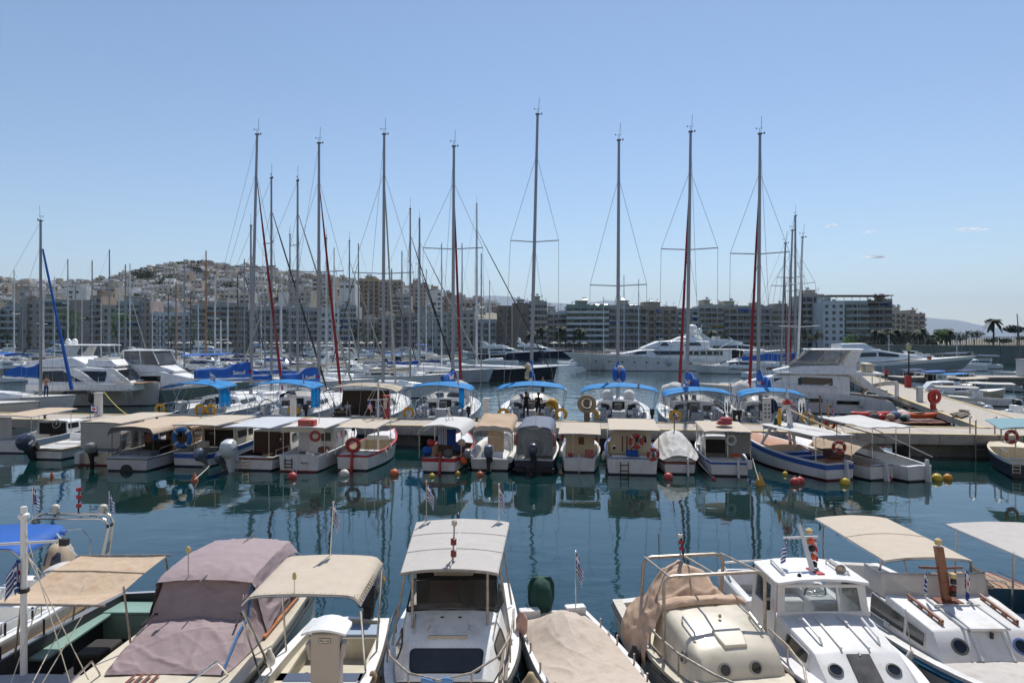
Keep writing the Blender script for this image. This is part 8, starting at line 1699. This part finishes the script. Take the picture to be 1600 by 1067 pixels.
# ---- trees
leafm=[mat('leaf_dark',(.022,.042,.018),.7,var=.5,vs=.8,transl=.25),mat('leaf_green',(.075,.15,.03),.7,var=.5,vs=.8,transl=.4),mat('leaf_olive',(.05,.065,.025),.7,var=.5,vs=.8,transl=.25)]
bark=mat('bark',(.09,.07,.05),.9,var=.3)
def crown(rn,lumps,n,sz):
    b=MB()
    for _ in range(n):
        c,r=rn.choice(lumps);d=V((rn.gauss(0,1),rn.gauss(0,1),rn.gauss(0,1))).normalized()*rn.uniform(.55,1.05);p=V((c[0]+d.x*r[0],c[1]+d.y*r[1],c[2]+d.z*r[2]))
        a=V((rn.uniform(-1,1),rn.uniform(-1,1),rn.uniform(-.6,.6))).normalized()*sz*rn.uniform(.6,1.3);e=a.cross(V((rn.uniform(-1,1),rn.uniform(-1,1),rn.uniform(-1,1)))).normalized()*sz*rn.uniform(.4,.9)
        b.add([p-a,p+e*.6,p+a,p-e*.6],[(0,1,2,3)])
    return b
def tree(name,label,loc,h,w_,m,seed,trunk=.3,n=420,kind='broad',group=None):
    rn=random.Random(seed);t=thing(name,label,'tree',loc,0,group);th=h*trunk
    b=MB().tube([(0,0,-.3),(.05*h*.3,0,th*.6),(0,0,th*1.3)],[h*.035,h*.028,h*.018],6)
    for k in range(3):a=rn.uniform(0,6);b.tube([(0,0,th*.9),(w_*.25*cos(a),w_*.25*sin(a),h*.62)],[h*.016,h*.006],5)
    b.build('trunk',bark,t)
    if kind=='column':L=[((rn.uniform(-.1,.1)*w_,0,th+(h-th)*q),(w_*.42*(1-abs(q-.45)*.8),w_*.42*(1-abs(q-.45)*.8),(h-th)*.22))for q in(.15,.35,.55,.75,.9)]
    elif kind=='pine':L=[((rn.uniform(-.38,.38)*w_,rn.uniform(-.3,.3)*w_,h*rn.uniform(.72,.92)),(w_*.24,w_*.24,h*.09))for q in range(7)]
    else:L=[((rn.uniform(-.3,.3)*w_,rn.uniform(-.3,.3)*w_,lerp(th,h,rn.uniform(.2,.82))),(w_*rn.uniform(.2,.32),)*2+((h-th)*rn.uniform(.16,.26),))for q in range(8)]
    tag(crown(rn,L,n,max(.25,w_*.065)).build('crown',m,t,smooth=0),kind='stuff');return t
def palm(label,loc,h,r,seed,parts=False,group='palms along the promenade'):
    rn=random.Random(seed);t=thing('palm_tree',label,'palm tree',loc,0,group);MB().tube([(0,0,-.3),(.1,0,h*.5),(0,0,h)],[.3,.22,.26],7).build('trunk',bark,t)
    al=MB()
    for k in range(26):
        a=k*2.4+rn.uniform(-.2,.2);el=rn.uniform(-.5,1.2);b=MB()if parts else al;d=V((cos(a),sin(a),0));P=[]
        for q in range(6):u=q/5;P.append((V((0,0,h))+d*r*u*cos(el*.6)*(1-.1*u)+V((0,0,r*(sin(el)*u-.75*u*u))),.26*r*(.25+sin(u*PI*.9))*.5))
        sd_=V((-d.y,d.x,0))
        for q in range(5):
            for s_ in(1,-1):b.add([P[q][0],P[q][0]+sd_*s_*P[q][1]-V((0,0,P[q][1]*.5)),P[q+1][0]+sd_*s_*P[q+1][1]-V((0,0,P[q+1][1]*.5)),P[q+1][0]],[(0,1,2,3)])
        if parts:b.build('frond',leafm[0],t,smooth=0)
    if not parts:tag(al.build('frond',leafm[0],t,smooth=0),kind='stuff')
    return t
GT='trees along the far promenade'
for i,(px,d,top,wd,mi,kd,lab)in enumerate(((111,321,483,36,1,'broad','large bright green tree in front of the pink wall'),(95,320,505,18,0,'broad','small dark tree at the foot of the bright green tree'),(184,321,484,32,1,'broad','bright green tree in front of the blue-awning block'),(204,320,508,20,0,'broad','dark tree right of the blue-awning block'),(267,319,499,13,1,'column','first clipped column tree by the ketch mast'),(301,319,500,13,1,'column','second clipped column tree by the brown masts'),(327,319,511,12,1,'broad','round clipped tree right of the clipped columns'),(392,320,506,12,0,'column','dark narrow tree behind the tallest left mast'),(422,320,506,14,0,'column','dark narrow tree by the white sail'),(560,320,497,24,0,'broad','dark spreading tree before the low tan block'),(585,321,503,26,0,'broad','dark tree right of the spreading one'),(668,320,526,22,0,'broad','low dark bush tree under the office block'),(737,320,512,9,0,'column','slim cypress below the ribbed block'),(884,319,512,9,0,'column','cypress under the red awning'),(897,319,516,9,0,'column','shorter cypress beside the other under the red awning'),(1082,300,523,14,1,'broad','light green tree behind the satellite dome'),(1132,300,518,20,0,'broad','dark tree left of the twin domes'),(12,319,510,16,0,'broad','dark tree at the left edge of the promenade'),(46,320,512,14,0,'broad','dark tree below the beige windowed side'))):
    D=d;tree('promenade_tree',lab,at(px,D,1.3),zat(top,D)-1.3,wd/F*D,leafm[mi],i+3,.22,420,kd,GT)
for i,(px,top,lab)in enumerate(((830,516,'palm left of the tallest yacht rigging'),(848,508,'palm between the balconied blocks'),(876,509,'palm just left of the cypresses'),(906,511,'palm just right of the cypresses'),(1112,514,'palm behind the superyacht crane'))):palm(lab,at(px,318,1.3),zat(top+5,318)-1.3,4.0,i)
for i,(px,d,top,wd,mi,kd,lab)in enumerate(((1256,250,512,26,0,'broad','dark tree at the foot of the tall beige block'),(1276,245,514,24,2,'broad','olive tree before the white wing'),(1328,240,520,28,1,'broad','green tree before the glazed balconies'),(1345,235,517,20,0,'broad','dark tree right of the glazed balconies'),(1405,235,518,26,2,'broad','olive tree below the beige corner block'),(1418,230,512,28,0,'broad','dark tree below the last pinkish block'),(1468,205,514,26,1,'broad','round green bush at the wall end'),(1485,215,517,22,2,'broad','olive tree left of the dark trees'),(1500,210,517,22,0,'broad','dark tree in the clump left of the tall palm'),(1522,212,514,24,0,'broad','taller dark tree next to the tall palm'),(1545,215,526,26,2,'broad','low olive bush under the tall palm'),(1568,210,527,26,0,'broad','low dark bush right of the tall palm'),(1590,190,508,44,0,'pine','flat-topped pine at the right edge'),(1612,200,526,40,0,'broad','dark bush under the flat-topped pine'))):
    tree('shore_tree' if kd!='pine' else 'umbrella_pine',lab,at(px,d,3.8 if px>1440 else 1.5),zat(top,d)-(3.8 if px>1440 else 1.5),wd/F*d,leafm[mi],i+50,.25 if kd!='pine' else .5,480,kd,'trees at the right shore')
for i,(px,d,top,lab)in enumerate(((1372,228,515,'first promenade palm right of the corner block'),(1388,226,518,'second promenade palm right of the corner block'),(1400,228,514,'third promenade palm right of the corner block'),(1437,222,512,'taller palm at the end of the buildings'),(1455,224,522,'small palm by the round green bush'),(1478,208,514,'ragged palm among the shore bushes'))):palm(lab,at(px,d,1.8),zat(top+4,d)-1.8,3.4,i+20,False,'palms at the right shore')
palm('tall single palm against the blue mountains',at(1552,182,4.0),zat(502,182)-4,2.7,77,True,'palms at the right shore')
tree('hilltop_wood','dark green trees crowning the hill',at(290,765,hillz(290,765)),12,30,leafm[0],91,.1,700,'broad','trees on the hilltop')
for i,(px,w_,h)in enumerate(((268,30,9),(312,34,12),(330,30,11),(345,22,8))):tree('hilltop_tree',('low dark tree at the left of the hilltop wood','broad dark tree right of the middle of the hilltop wood','second broad dark tree right of the hilltop wood','small dark tree at the right end of the hilltop wood')[i],at(px,763,hillz(px,763)),h,w_,leafm[0],95+i,.1,600,'broad','trees on the hilltop')
tree('slope_tree','bright green tree at the foot of the bare white tower',at(541,415,hillz(541,415)+7),9,13,leafm[1],120,.2,400)
# ---- white parasols along the quay
pc=mat('parasol_cloth',(.62,.6,.55),.85,transl=.3)
t0=None;pl=[266,281,296,311,326,341,356,400,416,432,448,464,480,500,516,532,548,564,580,596,866,881,897,912]
for i,px in enumerate(pl):
    lab=f'white parasol, {ORD[i]} along the far promenade counting from the brown masts'
    if t0 is None:
        t0=thing('parasol',lab,'parasol',at(px,323.6,1.36),0,'white parasols on the far promenade');MB().tube([(0,0,0),(0,0,2.6)],.06,5).build('pole',steel,t0);MB().lathe([(2.1,2.2),(2.15,2.32),(1.1,2.8),(.05,3.15)],(0,0,0),8,caps=False).build('cloth',pc,t0,smooth=0);ptree=tree_of(t0)
    else:dup(t0,at(px,323.6,1.36),.3*i,lab,tree=ptree)

xr=random.Random(4)
for i,(px,Y)in enumerate(((352,700),(362,560),(258,600),(225,640),(300,640),(215,520),(410,690),(470,600),(150,560),(95,520),(520,560),(440,520),(375,480),(590,520),(640,500))):
    tree('slope_tree',f'dark green tree among the hill houses, {ORD[i]} of the scattered ones',at(px,Y,hillz(px,Y)),xr.uniform(11,15),xr.uniform(13,22),leafm[0],130+i,.12,380,'broad','trees among the hill houses')
# ---------------------------------------------------------------- things on and around the side pier
t=thing('lifebuoy_post','red post for a lifebuoy standing on the side pier','post',at(1458,47.6,PZ+.01));MB().lathe([(.26,0),(.26,.06),(.19,.1),(.19,1.25),(.24,1.3),(.24,1.42),(.05,1.46)],(0,0,0),14).build('post',mat('bright_red_post',(.42,.03,.025),.45,var=.12),t)
lifebuoy(at(1460,47.2,PZ+.95),.5,redb,'faded orange ring lifebuoy hung on the red post of the side pier',.1,band=redb)
t=thing('pier_pedestal','grey-white pedestal on the side pier behind the red lifebuoy post','pedestal',at(1437,53.5,PZ+.01));MB().box2((-.2,-.15,0),(.2,.15,1.1)).build('post',gelg,t,bevel=.02);MB().box2((-.25,-.2,1.1),(.25,.2,1.18)).build('cap',whitep,t)
t=thing('lamp_post','dark lamp post with a green-yellow lantern on the side pier','lamp post',at(1420,69,PZ+.01));MB().lathe([(.22,0),(.2,.5),(.08,.7),(.06,3.6),(.1,3.65)],(0,0,0),10).build('post',blackp,t);MB().lathe([(.12,3.65),(.26,3.95),(.28,4.3)],(0,0,0),8).build('lantern',mat('lantern_glass',(.35,.36,.2),.3),t);MB().lathe([(.32,4.3),(.1,4.5),(.02,4.6)],(0,0,0),8).build('lantern_cap',blackp,t);MB().box2((-.4,-.3,0),(.1,.1,1.2)).build('red_box',redp,t)
person(at(1385,76,PZ+.01),.3,'person in a red top standing on the side pier by the gangway',clothr,clothb,arms='down',bare_legs=True)
t=thing('gangway','pair of white curved gangway railings at the yacht stern on the side pier','gangway',at(1380,58,PZ+.02),.9)
for x in(-.5,.5):b=MB();b.loft([[V((x+dx,y,z+dz))for dx,dz in((-.05,-.16),(.05,-.16),(.05,.16),(-.05,.16))]for y,z in((1.8,-.3),(1.3,.5),(.6,.95),(-.3,1.15),(-1.0,1.2))]);b.build('railing',whitep,t,smooth=60);MB().box2((x-.06,-1.1,0),(x+.06,-.95,1.2)).build('railing_post',whitep,t)
MB().box2((-.45,-1,.0),(.45,1.8,.08)).build('walkway',gelg,t)
rf=thing('work_raft','brown wooden raft moored in the corner between the two piers','raft',(25.4,45.6,0),-.05)
for k in range(12):MB().box2((-2.9+k*.49,-1.5,.62+.01*(k%2)),(-2.44+k*.49,1.7,.72+.012*(k%3))).build('plank',brown,rf,smooth=0)
for x in(-2.2,0,2.2):MB().box2((x-.3,-1.4,-.3),(x+.3,1.6,.61)).build('float_box',concd,rf)
def kayak(p,L,m,label,rz):t=thing('kayak',label,'kayak',p,rz,'kayaks on the raft');MB().loft([[V((L*(u-.5),.36*math.sqrt(max(.004,1-(2*u-1)**2))*cos(a),.2+.2*math.sqrt(max(.01,1-(2*u-1)**4))*sin(a)+.16*(2*u-1)**4))for a in[2*PI*i/12 for i in range(12)]]for u in[k/14 for k in range(15)]]).build('hull',m,t,smooth=70);MB().ell((0,0,.4),(.45,.24,.05),12,4).build('cockpit',blackp,t)
kayak((24.4,46.4,.8),2.9,mat('kayak_red',(.5,.04,.025),.4),'bright red kayak lying at the back of the raft',.05);kayak((27.0,45.4,.85),2.6,mat('kayak_orange',(.58,.1,.015),.4),'orange kayak lying at the right of the raft',-.05)
hp=thing('gear_heap','heap of blue, white and tan sacks between the two kayaks','heap',(25.5,45.2,.75))
for x,y,z,r,m_ in((0,.3,.3,.4,mat('lilac_blue_sack',(.16,.19,.34),.8,bump=.5)),(.55,0,.25,.33,whitec),(-.5,-.1,.25,.3,tan),(.2,-.35,.18,.25,greencv),(-1.0,.1,.2,.3,redp),(-1.4,.2,.22,.35,greyd),(.9,.4,.3,.35,greyc)):MB().ell((x,y,z),(r,r*.8,r*.75),10,6).build('sack',m_,hp,smooth=60)
t=thing('rope_heap','pile of weathered poles and rope on the side pier edge','heap',at(1500,43.2,PZ+.02),.75)
for k in range(6):MB().tube([(-1.3+.1*k,-.3+.12*k,.1+.05*(k%3)),(1.2,-.25+.1*k,.12+.06*(k%2))],.06,6).build('pole',mat('weathered_pole',(.22,.18,.14)),t)
MB().tube([V((1.3+.4*cos(a*.9)*(1-.01*a),.1+.35*sin(a),.08+.01*a))for a in[.6*i for i in range(40)]],.03,5).build('rope_coil',mat('brown_rope',(.14,.1,.06),.9),t)
GR='small boats along the far side of the side pier'
def small(px,py,L,B,rz,label,top=None,kind='cab',hm=None,z=2.0,mot=None):
    t=thing('moored_boat',label,'boat',onz(px,py,0),rz,GR);H=Hull(L,B,.55,.9,tw=.82,sole=.15,rw=.1,rh=.04,decks=((0,.03),(.58,1)),rake=.4,n=14);H.build(hm or[antif,gel,gel,gel,gelg,deckm],t)
    if kind=='cab':cuddy(t,H,L*.35,L*.75,1.7,gel,.85)
    elif kind=='console':MB().loft([[V((x,y,zz))for x,zz in((-.4,.2),(.4,.2),(.35,1.2),(-.35,1.2))]for y in(L*.42,L*.52)]).build('console',gel,t,bevel=.05);MB().plate([(-.38,L*.5,1.2),(.38,L*.5,1.2),(.32,L*.46,1.6),(-.32,L*.46,1.6)],.02,0,(0,1,0)).build('screen',tint,t)
    if top:canopy(t,-B*.44,B*.44,L*.08,L*.6,z,z+.05,top,.1,.02,0,legs=((-B*.4,L*.1),(B*.4,L*.1),(B*.4,L*.55),(-B*.4,L*.55)),legz=.6,nu=10,nv=6)
    if mot:outboard(t,-.2,0,.7,1.25,mot,mot if mot is motorw else blackp)
    return t
q=R(-71)+PI
for a in((1400,602,6.5,2.3,R(-71),'small boat under a deep blue canopy nearest the lamp post',navycv),(1432,606,6.5,2.3,R(-71),'small boat under a mid blue canopy right of the lamp post',royal),(1462,612,6.2,2.3,R(-75),'blue and white open boat with a blue cover',bluecv,'console',[antif,bluep,whitep,whitep,gelg,deckm]),(1482,622,6.5,2.4,R(-80),'tan-sided boat with a cream flat awning',cream,'console',[antif,creamp,creamp,whitep,gelg,deckm]),(1525,622,6.8,2.4,R(80),'white cuddy boat with raked screen beyond the red post',None,'cab'),(1535,640,6.2,2.3,R(70),'white boat with slanting canopy poles',greyc,'console',None,1.9),(1590,634,6.8,2.4,R(75),'white boat under a grey-white awning at the right edge',whitec,'console'),(1548,660,5.8,2.2,R(-70),'open white boat with a big white outboard, left of two',None,'console',None,2,motorw),(1580,668,5.8,2.2,R(-68),'open white boat with a big white outboard, right of two',None,'console',None,2,motorw),(1600,612,5,2,R(30),'grey dinghy with a black outboard under the breakwater pier',None,'open',[antif,gelg,gelg,gelg,greyd,gelg],2,motorn),(1560,604,4.5,1.8,R(-20),'blue-sided dinghy under the breakwater pier',None,'open',[antif,bluep,whitep,whitep,greyd,gelg]),(1490,604,6,2.2,R(-60),'white motorboat with a navy cover far along the side pier',navycv,'cab')):
    small(*a)
t=thing('service_hut','pale grey equipment box on the breakwater pier','hut',(66.5,87.6,1.29));MB().box2((-1.2,-.9,0),(1.2,.9,2.1)).build('wall',gelg,t);MB().box2((-1.3,-1,2.1),(1.3,1,2.2)).build('roof',conc,t)
t=thing('scooter_heap','dark covered scooters parked beside the pale box on the breakwater pier','scooter',(70,87.4,1.3))
for x in(-.8,.5):MB().ell((x,0,.75),(.7,.35,.4),10,6).build('cover',greyd,t,smooth=60);MB().torus((x-.5,0,.3),.24,.07,'Y',14,6).build('wheel',blackp,t);MB().torus((x+.5,0,.3),.24,.07,'Y',14,6).build('wheel',blackp,t)
for i,(px,d,k,s,l)in enumerate(((1378,135,0,.9,'white flybridge cruiser moored left of the harbour wall'),(1470,150,2,1.1,'low white cruiser moored under the harbour wall'),(1560,140,2,1.0,'dark-shadowed low cruiser under the right part of the wall'),(1310,150,0,1.0,'flybridge cruiser behind the long sleek yacht'),(1205,120,1,.9,'hardtop cruiser left of the flybridge yacht'),(1165,105,0,.9,'flybridge cruiser at the stern of the large superyacht'))):dup(protos[k],at(px,d),(-1)**i*1.5,l,None,'cruisers under the harbour wall',s,trees_[k])
for px,top,d,l in((1495,518,130,'short white mast before the harbour wall'),(1389,522,150,'short mast left of the harbour wall'),(1597,490,98,'dark leaning mast at the right edge')):farsail(px,top,d,'sailing boat with '+l,None,alud if px==1597 else aluw,PI/2,None,((.6,1.1),),9,None,.08,.12 if px==1597 else 0,'small sailing boats before the harbour wall')
